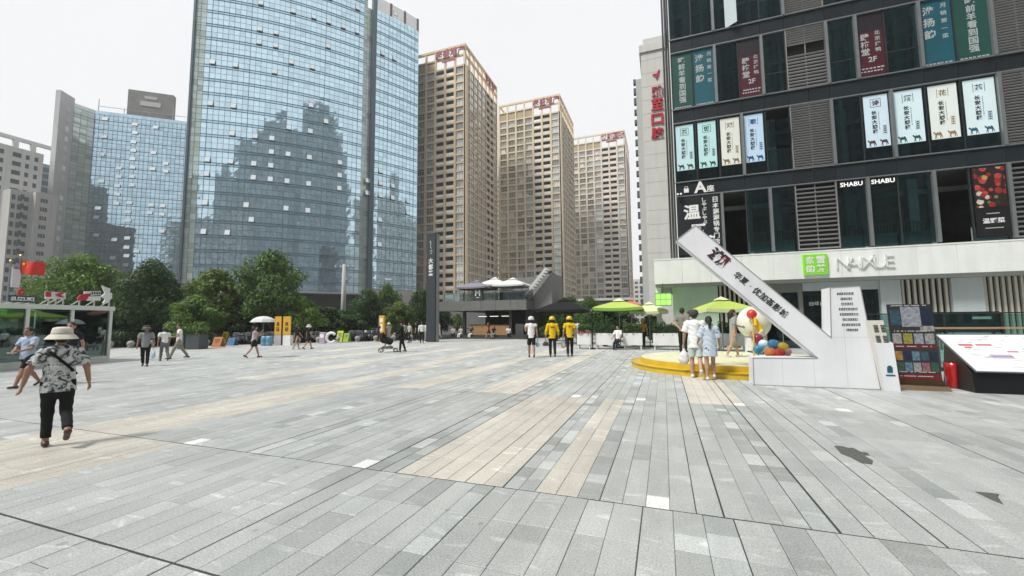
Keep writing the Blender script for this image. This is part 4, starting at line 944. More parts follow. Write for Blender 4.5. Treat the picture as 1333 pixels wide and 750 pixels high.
    cr_.box(xr-0.55, xr+0.25, yf+0.56, yf+D, ztop-0.79, ztop-0.01).box(xr-0.5, xr+0.22, yf+0.51, yf+D, ztop-4.3, ztop-3.7).box(xr-W, xr-W+0.5, yf+0.56, yf+D, ztop-0.79, ztop-0.01).box(xr-W, xr, yf+D-0.5, yf+D, ztop-8, ztop-7)
    lo(cr_.build('crown_frame', wallm))
    rm_ = mat('tower_letters', lcol, 0.5)
    for i, ch in enumerate(letters):
        lo(text(ch, rm_, (xr-3*bw+(i+.5)*bw*3/4+0.1, yf-0.3, ztop-2.35), height=3.4, width=2.9, stretch=True, extrude=0.15, bold=0.02, name='red_character'))
    lo(MB().box(xr-2.3*bw, xr-1.0*bw, yf-0.35, yf-0.25, ztop-5.6, ztop-4.7).build('small_lettering', rm_, kind='stuff'))
    if rface:
        for i, ch in enumerate(letters): lo(text(ch, rm_, (xr+0.3, yf+D*0.62+i*2.9, ztop-2.4), height=3.2, width=2.5, stretch=True, right=(0, 1, 0), extrude=0.12, name='red_character'))
    return root
res_tower('beige residential tower beside the mirror-glass tower, red rooftop characters', -63.8, 128, 28.2, 30, 102.2, (0.7, 0.55, 0.37), '泰盛地产', (0.28, 0.03, 0.04), 21, True)
res_tower('middle beige residential tower with red rooftop characters above the cafe roof', -39.2, 170, 28.2, 29, 100.6, (0.74, 0.63, 0.46), '泰盛地产', (0.32, 0.06, 0.07), 22, False)
res_tower('farthest beige residential tower, seen beside the slim white tower', -15.9, 217, 28.2, 30, 101.3, (0.76, 0.67, 0.56), '世邦国际', (0.42, 0.16, 0.15), 23, False)
# podium roofs at their feet and a distant white block
sl_t = thing('residential_slab', 'distant pale residential slab in the gap between two beige towers', 'building', (-100, 240, 0))
MB().box(-12, 12, -8, 8, 0, 92).build('wall', pale_r, sl_t)
wn_ = MB()
for k in range(29):
    for i in range(8): wn_.box(-11.4+i*2.9, -9.6+i*2.9, -8.06, -7.9, 2+k*3.05, 3.4+k*3.05)
wn_.build('windows', win_d, sl_t, kind='stuff')
pod = thing('podium', 'dark grey shop podium at the foot of the residential towers', 'building', (-60, 112, 0))
o = MB().box(-100, -8, 108, 127.4, 0, 7.0).build('wall', mat('podium_grey', (0.12, 0.13, 0.13), 0.7, var=0.2, vscale=0.3)); o.parent = pod; o.matrix_parent_inverse = Matrix.Translation((60, -112, 0))
o = MB().box(-101, -7, 107.5, 110, 7.0, 7.6).build('roof_edge', greyw); o.parent = pod; o.matrix_parent_inverse = Matrix.Translation((60, -112, 0))
fb = thing('far_block', 'small distant white block between the residential tower and the slim white tower', 'building', (-10, 300, 0))
MB().box(-9, 7, -8, 8, 0, 30).build('wall', pale_r, fb)
wn_ = MB()
for k in range(9):
    for i in range(5): wn_.box(-7.6+i*3.2, -5.6+i*3.2, -8.05, -7.9, 2+k*3.1, 3.6+k*3.1)
wn_.build('windows', win_d, fb, kind='stuff')

# ------------------------------------------------------------------ towers across the plaza, seen mirrored in the glass
def facade_mat(name, wall, win, bw_, bh):
    m = bpy.data.materials.new(name); m.use_nodes = True; t = m.node_tree; b = t.nodes['Principled BSDF']; nn, ln = t.nodes.new, t.links.new
    tc_ = nn('ShaderNodeTexCoord'); sx = nn('ShaderNodeSeparateXYZ'); ln(tc_.outputs['Object'], sx.inputs['Vector']); cx = nn('ShaderNodeCombineXYZ'); ad = nn('ShaderNodeMath'); ad.operation = 'ADD'
    ln(sx.outputs['X'], ad.inputs[0]); ln(sx.outputs['Y'], ad.inputs[1]); ln(ad.outputs['Value'], cx.inputs['X']); ln(sx.outputs['Z'], cx.inputs['Y'])
    br = nn('ShaderNodeTexBrick'); br.offset = 0; br.inputs['Scale'].default_value = 1; br.inputs['Brick Width'].default_value = bw_; br.inputs['Row Height'].default_value = bh; br.inputs['Mortar Size'].default_value = 0.55
    br.inputs['Color1'].default_value = (*win, 1); br.inputs['Color2'].default_value = (*[c*1.8 for c in win], 1); br.inputs['Mortar'].default_value = (*wall, 1); ln(cx.outputs['Vector'], br.inputs['Vector']); ln(br.outputs['Color'], b.inputs['Base Color'])
    b.inputs['Roughness'].default_value = 0.5; return m
fm1 = facade_mat('slate_facade', (0.3, 0.32, 0.33), (0.1, 0.12, 0.13), 2.4, 3.4); fm2 = facade_mat('grey_facade', (0.42, 0.42, 0.4), (0.14, 0.15, 0.155), 3.2, 3.2)
fm3 = facade_mat('brown_facade', (0.38, 0.36, 0.32), (0.12, 0.125, 0.12), 2.8, 3.1)
def mirrored(label, c, tangent_az, w_, d_, steps, m):
    """steps: (half width fraction from, to, height)"""
    o = thing('skyscraper', label, 'building', (c[0], c[1], 0), -tangent_az, 'towers across the plaza mirrored in the glass')
    for k, (a, b, h) in enumerate(steps): MB().box(-w_/2+a*w_, -w_/2+b*w_, k*0.4, d_-k*0.4, -0.2, h).build('wall', m, o)
    return o
def at_refl(px, py, t):
    d = ray(px, py); az = math.atan2(d.x, d.y)
    s_ = min(np.linspace(0, ARC, 800), key=lambda q: abs(math.atan2(gt_pt(q)[0].x, gt_pt(q)[0].y)-az))
    p, n, tt = gt_pt(s_); z = CAMH+d.z/math.hypot(d.x, d.y)*math.hypot(p.x, p.y); dn = d.normalized(); r_ = dn-n*(2*dn.dot(n)); h = math.hypot(r_.x, r_.y)
    return p+Vector((r_.x/h*t, r_.y/h*t, 0)), z+r_.z/h*t
def mir(label, px0, px1, steps, t, m, d_=30):
    a, _ = at_refl(px0, 200, t); b, _ = at_refl(px1, 200, t); w_ = (a-b).length; c = (a+b)/2
    u = (b-a).normalized()      # from left pixel to right pixel in the mirror
    away = Vector((-u.y, u.x, 0))
    g = (c-gt_pt(ARC/2)[0]).normalized()
    if away.dot(g) < 0: away = -away
    o = thing('skyscraper', label, 'building', (c.x, c.y, 0), 0, None)
    M_ = Matrix(((u.x, away.x, 0, c.x), (u.y, away.y, 0, c.y), (0, 0, 1, 0), (0, 0, 0, 1)))
    o.matrix_world = M_
    for k, (fa, fb_, py) in enumerate(steps):
        pxm = px0+(fa+fb_)/2*(px1-px0); h = at_refl(pxm, py, t)[1]
        MB().box(-w_/2+fa*w_, -w_/2+fb_*w_, 0.5*k, d_-0.5*k, -0.2, h).build('wall', m, o)
mir('slate tower with stepped shoulders and spire, mirrored left of the square one', 308, 392, [(0, .3, 185), (.28, .42, 172), (.4, .62, 162), (.6, .72, 148), (.7, 1, 168)], 250, fm1)
mir('tall square slate tower mirrored in the middle of the glass', 392, 428, [(0, .55, 137), (.5, 1, 133)], 232, fm1)
mir('slate tower with falling setbacks, mirrored right of the square one', 428, 456, [(0, .3, 150), (.28, .6, 175), (.58, .82, 200), (.8, 1, 235)], 236, fm1)
mir('slate tower with pointed top, mirrored low near the left green strip', 280, 310, [(0, .35, 225), (.3, .7, 213), (.65, 1, 230)], 240, fm1)
mir('grey housing block mirrored at the foot of the glass', 262, 330, [(0, .4, 285), (.35, .7, 265), (.65, 1, 272)], 190, fm2)
mir('brown housing slab mirrored behind the street trees', 228, 262, [(0, .5, 235), (.45, 1, 225)], 210, fm3)
mir('grey slab tower mirrored in the right wing of the glass', 492, 530, [(0, .45, 255), (.4, .75, 228), (.7, 1, 262)], 215, fm2)
mir('brown slab tower mirrored beside the vertical fin', 462, 490, [(0, .5, 258), (.5, 1, 250)], 225, fm3)
mir('low grey block mirrored at the edge of the right wing', 528, 546, [(0, 1, 285)], 200, fm2)
# ------------------------------------------------------------------ foliage
def leaf_mat(name, c1, c2, trans=0.35):
    if name in MATS: return MATS[name]
    m = bpy.data.materials.new(name); m.use_nodes = True; t = m.node_tree; t.nodes.clear(); nn, ln = t.nodes.new, t.links.new
    g = nn('ShaderNodeNewGeometry'); r = nn('ShaderNodeValToRGB'); r.color_ramp.elements[0].color = (*c1, 1); r.color_ramp.elements[1].color = (*c2, 1); ln(g.outputs['Random Per Island'], r.inputs['Fac'])
    n_ = nn('ShaderNodeTexNoise'); n_.inputs['Scale'].default_value = 0.9; n_.inputs['Detail'].default_value = 2; ln(g.outputs['Position'], n_.inputs['Vector'])
    mr = nn('ShaderNodeMapRange'); mr.inputs['From Min'].default_value = 0.3; mr.inputs['From Max'].default_value = 0.7; mr.inputs['To Min'].default_value = 0.65; mr.inputs['To Max'].default_value = 1.35; ln(n_.outputs['Fac'], mr.inputs['Value'])
    vm = nn('ShaderNodeVectorMath'); vm.operation = 'SCALE'; ln(r.outputs['Color'], vm.inputs[0]); ln(mr.outputs['Result'], vm.inputs['Scale'])
    d = nn('ShaderNodeBsdfPrincipled'); d.inputs['Roughness'].default_value = 0.45; d.inputs['Specular IOR Level'].default_value = 0.4; ln(vm.outputs['Vector'], d.inputs['Base Color'])
    tr = nn('ShaderNodeBsdfTranslucent'); ln(vm.outputs['Vector'], tr.inputs['Color'])
    mx_ = nn('ShaderNodeMixShader'); mx_.inputs['Fac'].default_value = trans; ln(d.outputs['BSDF'], mx_.inputs[1]); ln(tr.outputs['BSDF'], mx_.inputs[2])
    o = nn('ShaderNodeOutputMaterial'); ln(mx_.outputs['Shader'], o.inputs['Surface']); MATS[name] = m; return m
def leaves_mesh(name, pts, nrm, size, m, seed, aspect=0.5, jitter=0.7):
    """one bent leaf (two quads folded on the midrib) per point"""
    r_ = np.random.default_rng(seed); n = len(pts); pts = np.asarray(pts); nrm = np.asarray(nrm)
    d = nrm+r_.normal(0, jitter, (n, 3)); d /= np.linalg.norm(d, axis=1)[:, None]+1e-9
    a = r_.normal(0, 1, (n, 3)); a -= d*(a*d).sum(1)[:, None]; a /= np.linalg.norm(a, axis=1)[:, None]+1e-9
    a[:, 2] -= 0.25; b = np.cross(d, a); b /= np.linalg.norm(b, axis=1)[:, None]+1e-9
    s = size*r_.uniform(0.65, 1.3, n)[:, None]; w_ = s*aspect/2; f = d*s*0.12
    V = np.stack([pts, pts+a*s*0.5+b*w_-f, pts+a*s, pts+a*s*0.5-b*w_-f], 1).reshape(-1, 3)
    idx = np.arange(n)*4
    me = bpy.data.meshes.new(name); me.vertices.add(n*4); me.vertices.foreach_set('co', V.ravel())
    me.loops.add(n*6); me.polygons.add(n*2)
    li = np.stack([idx, idx+1, idx+2, idx, idx+2, idx+3], 1).ravel(); me.loops.foreach_set('vertex_index', li)
    me.polygons.foreach_set('loop_start', np.arange(n*2)*3); me.polygons.foreach_set('loop_total', np.full(n*2, 3))
    me.materials.append(m); me.update(calc_edges=True); return me
def ball_points(c, r, n, rng, squash=0.75, shell=0.55):
    v = rng.normal(0, 1, (n, 3)); v /= np.linalg.norm(v, axis=1)[:, None]
    rad = (shell+(1-shell)*rng.random(n)**0.7)*r; p = v*rad[:, None]; p[:, 2] *= squash
    return p+np.array(c), v
bark = mat('bark', (0.1, 0.085, 0.07), 0.9, var=0.3, vscale=6, bump=0.5)
LEAFM = {'dark': leaf_mat('leaf_dark', (0.018, 0.055, 0.018), (0.075, 0.15, 0.035)), 'mid': leaf_mat('leaf_mid', (0.035, 0.09, 0.02), (0.14, 0.25, 0.045)),
         'light': leaf_mat('leaf_light', (0.07, 0.16, 0.025), (0.2, 0.32, 0.06)), 'olive': leaf_mat('leaf_olive', (0.06, 0.12, 0.022), (0.2, 0.27, 0.045))}
def tree_meshes(seed, h, cr, tone, trunk_h=None, nclump=48, leaf=0.28, per=230, tr=0.13):
    rng = np.random.default_rng(seed); r_ = random.Random(seed); th = trunk_h or h*0.3
    tb = MB(); lean = (r_.uniform(-.15, .15), r_.uniform(-.15, .15))
    tb.tube([(0, 0, -0.15), (lean[0]*0.2, lean[1]*0.2, th*0.5), (lean[0]*0.5, lean[1]*0.5, th), (lean[0], lean[1], h*0.72)], [tr*1.25, tr, tr*0.85, tr*0.25], 9)
    P, Nn = [], []
    for k in range(nclump):
        t = (k+0.5)/nclump; zz = th*0.85+(h-th*0.85)*t**0.9
        prof = math.sin(math.pi*min(1, max(0.08, (t*0.86+0.16))))**0.75
        a = k*2.39996+r_.uniform(-.5, .5); rad = cr*prof*math.sqrt(r_.uniform(0.1, 1.0))*r_.uniform(0.75, 1.1)
        c = (lean[0]+rad*math.cos(a), lean[1]+rad*math.sin(a), zz+r_.uniform(-.25, .25))
        cl = cr*r_.uniform(0.24, 0.42)
        p, v = ball_points(c, cl, int(per*r_.uniform(0.6, 1.3)), rng, 0.72); P.append(p); Nn.append(v+np.array([0, 0, 0.5]))
        if k % 3 == 0:
            z0 = th*r_.uniform(0.75, 1.0)+(zz-th)*0.25 if zz > th else th*0.8
            tb.tube([(lean[0]*0.5, lean[1]*0.5, z0), (c[0]*0.55, c[1]*0.55, (z0+zz)/2+0.15), c], [tr*0.5, tr*0.28, tr*0.08], 6)
    return tb.mesh('trunk', bark, True), leaves_mesh('crown', np.concatenate(P), np.concatenate(Nn), leaf, LEAFM[tone], seed)
TREES = {'a': tree_meshes(1, 7.4, 2.9, 'mid', 2.2), 'b': tree_meshes(2, 6.6, 2.7, 'dark', 2.0), 'c': tree_meshes(3, 5.0, 2.2, 'light', 1.7, 34), 'd': tree_meshes(4, 4.0, 1.8, 'dark', 1.0, 30),
         'e': tree_meshes(5, 7.0, 3.2, 'light', 2.4, 50), 'f': tree_meshes(6, 6.0, 2.5, 'olive', 1.8, 40)}
def tree(kind, px, dist_pt, label, scale=1.0, sz=None, group='street trees along the road'):
    o = thing('street_tree', label, 'tree', (dist_pt[0], dist_pt[1], 0), rnd.uniform(0, 6.28), group)
    o.scale = (scale, scale, sz or scale)
    link('trunk', TREES[kind][0], o); link('crown', TREES[kind][1], o); return o
def on_road(px, back):
    """point behind the bollard line, on the pixel column px"""
    d = ray(px, 440); n = Vector((17.3, -16.6, 0)).normalized(); p0 = Vector((road_x(18.2), 18.2, 0))-n*back
    t = p0.dot(n)/Vector((d.x, d.y, 0)).dot(n); return Vector((d.x, d.y, 0))*t
def tree_to(kind, px, ytop, back, label, widen=1.0, group='street trees along the road'):
    p = on_road(px, back); D = math.hypot(p.x, p.y); h = PD(px, ytop, D).z
    hz = {'a': 7.4, 'b': 6.6, 'c': 5.0, 'd': 4.0, 'e': 7.0, 'f': 6.0}[kind]; s_ = h/(hz*1.05)
    return tree(kind, px, p, label, s_*widen, s_, group)
tree_to('e', 103, 334, 5.5, 'bright green spreading tree behind the kiosk roof signs', 0.92)
tree_to('b', 196, 341, 3.0, 'dark bushy tree right of the kiosk, before the lower glass tower', 0.9)
tree_to('b', 170, 380, 7.0, 'low dark tree between the kiosk and the dark bushy tree', 1.1)
tree_to('c', 250, 388, 1.2, 'light green small tree above the dark planter boxes', 1.25)
tree_to('f', 280, 350, 6.0, 'yellow green tree hiding the glass tower columns', 1.0)
tree_to('a', 352, 327, 3.5, 'tallest street tree, in front of the curved glass tower', 0.95)
tree_to('b', 315, 395, 5.0, 'low dark tree between the yellow green and the tallest tree', 1.2)
tree_to('c', 397, 390, 2.2, 'light green small tree beside the tallest street tree', 1.05)
tree_to('d', 425, 402, 5.0, 'dense dark shrub-like tree left of the concrete pole', 1.5)
tree_to('b', 478, 378, 7.0, 'dark tree right of the concrete pole', 0.95)
tree_to('d', 455, 405, 4.0, 'low dark tree below the concrete pole', 1.5)
tree_to('a', 503, 370, 9.0, 'grey green tree before the stone base of the glass tower', 0.7)
tree_to('f', 520, 392, 4.0, 'yellowish small tree beside the tall dark pylon', 1.0)
tree_to('b', 547, 378, 7.0, 'dark green tree hard against the tall dark pylon', 0.9)
tree_to('b', 232, 375, 9.0, 'dark tree behind the light green small tree', 1.1)
tree_to('b', 120, 395, 9.0, 'low dark tree deep behind the kiosk', 1.4)
tree_to('b', 20, 392, 12.0, 'low dark tree below the flags', 1.4)
def tree_at(kind, x, y, ytop, px, label, widen=1.0, group='trees between the cafe and the planters'):
    h = PD(px, ytop, math.hypot(x, y)).z; hz = {'a': 7.4, 'b': 6.6, 'c': 5.0, 'd': 4.0, 'e': 7.0, 'f': 6.0}[kind]; s_ = h/(hz*1.05)
    return tree(kind, px, (x, y), label, s_*widen, s_, group)
for kind, px, Y, yt, lab, wd in (('e', 712, 46, 386, 'bright green small tree right of the cafe stairs', 0.9), ('b', 745, 44, 388, 'dark tree rising behind the black canopy', 1.1), ('a', 768, 40, 387, 'green tree left of the first lime parasol', 1.0),
                                 ('d', 795, 36, 400, 'low dark tree behind the first lime parasol', 1.6), ('b', 690, 52, 398, 'dark tree half hidden by the cafe corner', 1.0), ('b', 575, 44, 395, 'dark tree between the pylon and the cafe terrace', 0.9), ('f', 595, 50, 408, 'small tree under the cafe roof edge', 0.8),
                                 ('d', 850, 34, 412, 'low dark tree under the second lime parasol', 1.3), ('d', 725, 36, 412, 'low dark tree under the black canopy', 1.3)):
    p = PY(px, 430, Y); tree_at(kind, p.x, p.y, yt, px, lab, wd)
dk = 0
for px, bk, yt in ((112, 8, 405), (140, 7, 408), (160, 9, 402), (205, 7.5, 408), (225, 8.5, 404), (262, 8, 410), (298, 8, 408), (330, 8.5, 406), (375, 7.5, 410), (410, 8, 408), (440, 8, 412), (490, 8, 410), (530, 7, 410)):
    tree_to('d', px, yt, bk, 'low dense dark tree in the shaded second row behind the parked cars', 1.7, 'low dark trees of the second row')
# low shrubs filling the strip behind the bollards
def hedge_mesh(name, x0, x1, y0, y1, z0, z1, n, leaf, m, seed):
    rng = np.random.default_rng(seed); p = rng.random((n, 3))*np.array([x1-x0, y1-y0, z1-z0])+np.array([x0, y0, z0])
    hgt = 0.82+0.18*np.sin(p[:, 0]*3.1)*np.cos(p[:, 1]*4.3+1); p[:, 2] = z0+(p[:, 2]-z0)*hgt
    nm = rng.normal(0, 0.6, (n, 3))+np.array([0, -0.3, 0.7]); return leaves_mesh(name, p, nm, leaf, m, seed)
for i, (px, back, hh) in enumerate(((120, 2.5, 1.5), (150, 3.0, 1.3), (178, 3.2, 1.4), (215, 3.5, 1.2), (300, 4.5, 1.2), (335, 5, 1.2), (420, 3.6, 1.5), (470, 3.6, 1.5), (535, 3, 1.3))):
    p = on_road(px, back); o = thing('roadside_shrub', 'low dark green shrub bed behind the stone ball bollards', 'shrub', p, R(-43.0), 'roadside shrub beds')
    o.rotation_euler = (0, 0, R(46.2))
    link('foliage', hedge_mesh('foliage', -2.0, 2.0, -0.8, 0.8, 0.0, hh, 2600, 0.17, LEAFM['dark'], 70+i), o)
    MB().tube([(-1, 0, -0.1), (-1.1, 0.1, hh*0.7)], [0.04, 0.01], 5).build('stem', bark, o)
# ------------------------------------------------------------------ plaza furniture
white_board = mat('white_board', (0.78, 0.8, 0.83), 0.5, var=0.05, vscale=1.3, dirt=0.16, bump=0.35, bscale=3.0)
white_side = mat('white_board_side', (0.6, 0.62, 0.65), 0.55)
edge_grey = mat('board_edge', (0.3, 0.31, 0.32), 0.5)
SB = Vector((3.4, 12.2, 0))
s = thing('cinema_sign', 'large white tick-shaped cinema sign with slanted beam beside the yellow stage', 'sign', SB)
def ls(o, root=None): r0 = root or s; o.parent = r0; o.matrix_parent_inverse = Matrix.Translation(-r0.location); return o
FY = 12.2
def F2(px, py): p = PY(px, py, FY); return (p.x, p.z)
beam_poly = [(0.40, 3.87), (0.9, 4.25), (3.86, 1.17), (3.51, 0.70)]
ls(MB().prism([beam_poly[0], beam_poly[1], beam_poly[2], beam_poly[3]][::-1], FY+0.003, FY+0.42).build('slanted_beam', white_board))
ls(MB().prism([(2.09, 0.0), (4.70, 0.0), (4.46, 2.45), (3.86, 2.43), (3.80, 1.23), (3.51, 0.72), (2.11, 0.69)], FY, FY+0.6).build('base', white_board))
# edge trims
tr_ = MB()
def edge2(a, b, w_=0.016, y=FY-0.004): 
    d = Vector((b[0]-a[0], 0, b[1]-a[1])); L_ = d.length; d.normalize(); n = Vector((-d.z, 0, d.x))
    tr_.obox(((a[0]+b[0])/2, y, (a[1]+b[1])/2), d*(L_/2), n*(w_/2), Vector((0, 0.006, 0)))
for a, b in (((2.09, 0.01), (4.70, 0.01)), ((4.70, 0.0), (4.46, 2.45)), ((3.86, 2.43), (4.46, 2.45)), ((3.81, 1.23), (3.86, 2.43)), ((2.11, 0.69), (3.51, 0.71)), ((2.10, 0.0), (2.11, 0.69)), ((0.40, 3.87), (0.9, 4.25)), ((0.9, 4.25), (3.82, 1.2)), ((0.4, 3.87), (3.5, 0.72))): edge2(a, b)
ls(tr_.build('edge_trim', edge_grey, kind='stuff'))
sm_ = MB()
for x_, z1_ in ((2.75, 0.68), (3.42, 0.68), (4.08, 2.42)): sm_.box(x_-0.002, x_+0.002, FY-0.0015, FY+0.001, 0.02, z1_)
sm_.box(3.83, 4.58, FY-0.0015, FY+0.001, 1.218, 1.222)
for x_ in (2.2, 2.6, 2.9, 3.3, 3.6, 4.0, 4.2, 4.55): sm_.lathe([(0.001, 0), (0.008, 0)], 6, (x_, FY-0.003, 0.06))
ls(sm_.build('panel_seams', mat('seam_grey', (0.4, 0.41, 0.43), 0.7), kind='stuff'))
bd = Vector((3.51-0.40, 0, 0.70-3.87)).normalized(); bu = Vector((-bd.z, 0, bd.x))   # along / across the beam
bu = -bu if bu.z < 0 else bu
org = Vector((0.40, FY-0.002, 3.87))
def onb(u, v): return org+bd*u+bu*v
emb = mat('emblem_dark', (0.05, 0.02, 0.03), 0.6); embr = mat('emblem_red', (0.4, 0.01, 0.03), 0.6)
ls(text('潮', emb, onb(1.1, 0.36), width=0.52, height=0.36, right=bd, up=bu, extrude=0.004, bold=0.05, stretch=True, name='emblem'))
ls(MB().obox(onb(1.27, 0.47), bd*0.14, bu*0.012, (0, 0.006, 0)).obox(onb(1.25, 0.41), bd*0.12, bu*0.012, (0, 0.006, 0)).obox(onb(1.28, 0.35), bd*0.012, bu*0.1, (0, 0.006, 0)).obox(onb(1.18, 0.38), bd*0.012, bu*0.12, (0, 0.006, 0)).build('emblem_strokes', embr))
for i, ch in enumerate('华夏·优加荟影城'): ls(text(ch, ink, onb(1.78+i*0.2, 0.31), width=None if ch == '·' else 0.185, height=0.03 if ch == '·' else 0.2, right=bd, up=bu, extrude=0.003, bold=0.015, name='character'))
# list of names on the short arm: fine lettering in rows
lr = MB(); r_ = random.Random(12)
for k in range(8):
    z = 2.27-k*0.125; n = r_.randint(7, 11); wd = 0.034; x0 = 4.16+0.012*k-n*wd/2
    for i in range(n):
        lr.box(x0+i*wd, x0+i*wd+0.026, FY-0.006, FY-0.001, z+0.016, z+0.026).box(x0+i*wd+0.009, x0+i*wd+0.017, FY-0.006, FY-0.001, z-0.022, z+0.03).box(x0+i*wd, x0+i*wd+0.026, FY-0.006, FY-0.001, z-0.026, z-0.016)
        if r_.random() < 0.6: lr.box(x0+i*wd, x0+i*wd+0.006, FY-0.006, FY-0.001, z-0.02, z+0.02)
ls(lr.build('fine_lettering', ink, kind='stuff'))
# narrow side panel with slots and emblem
s2 = thing('side_board', 'narrow cream board with rows of dark slots beside the white cinema sign', 'sign', (4.8, 12.12, 0))
cream = mat('cream_board', (0.68, 0.66, 0.6), 0.55)
ls(MB().prism([(4.70, 0), (5.0, 0), (4.93, 1.12), (4.86, 1.12), (4.80, 1.62), (4.5, 1.62)], 12.06, 12.16).build('upper_panel', cream), s2)
ls(MB().prism([(4.712, 0.0), (5.01, 0), (4.94, 1.1), (4.61, 1.1)], 12.045, 12.057).build('lower_panel', white_board), s2)
sl2 = MB()
for k in range(11):
    if k == 5: continue
    z = 1.5-k*0.036 if k < 5 else 1.47-k*0.036
    for x in (4.60, 4.735): sl2.box(x+k*0.0045, x+0.085+k*0.0045, 12.05, 12.058, z-0.009, z+0.009)
ls(sl2.build('slots', ink, kind='stuff'), s2)
ls(MB().prism([(4.79, .42), (4.89, .42), (4.89, .55), (4.87, .55), (4.87, .58), (4.81, .58), (4.81, .55), (4.79, .55)], 12.035, 12.044).build('emblem', mat('emblem_blue', (0.01, 0.09, 0.15), 0.5)), s2)
ls(MB().box(4.76, 4.93, 12.036, 12.044, 0.345, 0.375).build('emblem_lettering', mat('emblem_blue', (0, 0, 0)), kind='stuff'), s2)

# yellow two-step round stage
yel = mat('stage_yellow', (0.62, 0.42, 0.02), 0.35, var=0.08, vscale=3, dirt=0.15)
st = thing('round_stage', 'round yellow two-step stage with pale patterned top', 'stage', (2.3, 16.6, 0))
MB().lathe([(3.5, 0), (3.5, 0.165), (3.18, 0.172)], 72).build('lower_step', yel, st)
MB().lathe([(3.18, 0.172), (3.18, 0.335), (3.14, 0.345)], 72).build('upper_step', yel, st)
def stage_top():
    m = mat('stage_top', (0.55, 0.6, 0.35), 0.5); t = m.node_tree; b = t.nodes['Principled BSDF']; nn, ln = t.nodes.new, t.links.new
    g = nn('ShaderNodeNewGeometry'); v = nn('ShaderNodeTexVoronoi'); v.inputs['Scale'].default_value = 3.5; ln(g.outputs['Position'], v.inputs['Vector'])
    r = nn('ShaderNodeValToRGB'); r.color_ramp.elements[0].color = (0.35, 0.48, 0.2, 1); r.color_ramp.elements[1].color = (0.72, 0.72, 0.5, 1); r.color_ramp.elements[1].position = 0.35; ln(v.outputs['Distance'], r.inputs['Fac']); ln(r.outputs['Color'], b.inputs['Base Color']); return m
MB().lathe([(3.14, 0.346), (0.001, 0.347)], 72).build('top', stage_top(), st)
MB().lathe([(3.515, 0.135), (3.515, 0.168), (3.49, 0.17)], 72).build('lower_edge', mat('stage_edge', (0.3, 0.2, 0.01), 0.4), st)

# balloons, ball and pedestal on the stage
def balloon(px, py, Y, r, col, label, mname):
    p = PY(px, py, Y); o = thing('balloon', label, 'balloon', (p.x, p.y, p.z-r), 0, 'balloons heaped by the stage')
    m = mat(mname, col, 0.2, spec=0.6, coat=0.3)
    MB().lathe([(0.001, -r*1.12), (r*0.35, -r*1.0), (r*0.72, -r*0.72), (r*0.96, -r*0.22), (r, r*0.12), (r*0.86, r*0.55), (r*0.5, r*0.88), (0.001, r)], 18, (0, 0, r*1.12)).build('skin', m, o, smooth=True)
    MB().lathe([(0.02, -0.015), (0.008, 0.012)], 8).build('knot', m, o)
for a in ((1007, 450, 13.3, .155, (0.05, 0.32, 0.62), 'light blue balloon on top of the heap by the white sign', 'balloon_blue'), (1019, 453, 13.2, .14, (0.8, 0.6, 0.03), 'yellow balloon beside the light blue one', 'balloon_yellow'), (1003, 460, 13.1, .15, (0.75, 0.2, 0.04), 'orange balloon at the bottom of the heap', 'balloon_orange'),
          (1014, 461, 13.05, .145, (0.7, 0.03, 0.03), 'red balloon between the orange and pink ones', 'balloon_red'), (1024, 459, 13.2, .12, (0.8, 0.45, 0.55), 'pink balloon at the edge of the heap', 'balloon_pink'), (987, 456, 14.2, .14, (0.05, 0.3, 0.6), 'blue balloon behind the crouching visitor', 'balloon_blue'), (994, 449, 14.4, .14, (0.55, 0.75, 0.85), 'pale blue balloon behind the crouching visitor', 'balloon_pale'),
          (986, 442, 15.2, .17, (0.3, 0.02, 0.05), 'dark red balloon beside the white pedestal', 'balloon_wine')): balloon(*a)
p = PY(978.5, 409, 15.0); o = thing('balloon_stand', 'red ball on a yellow stick standing on the stage', 'balloon', (p.x, p.y, 0.347))
MB().sphere((0, 0, p.z-0.347), 0.15, 18).build('ball', mat('balloon_red', (0, 0, 0)), o, smooth=True)
MB().tube([(0, 0, 0.03), (0.03, 0, p.z-0.347-0.14)], [0.035, 0.02], 8).build('stick', mat('stick_yellow', (0.6, 0.42, 0.12), 0.5), o); MB().lathe([(0.12, 0), (0.12, 0.03), (0.001, 0.03)], 14).build('foot', mat('stick_yellow', (0, 0, 0)), o)
p = PY(981, 420, 18.7); o = thing('inflatable_ball', 'big white inflatable ball on a pedestal on the yellow stage', 'ball', (p.x, p.y, 0.347))
MB().sphere((0, 0, p.z-0.347), 0.6, 28, sz=1.05).build('ball', mat('vinyl_white', (0.72, 0.72, 0.66), 0.35, var=0.03), o, smooth=True)
MB().bbox(-0.3, 0.3, -0.3, 0.3, 0.0, 0.62, 0.01).build('pedestal', white_board, o)
MB().box(-0.08, 0.08, -0.31, -0.302, 0.3, 0.38).build('pedestal_print', ink, o)

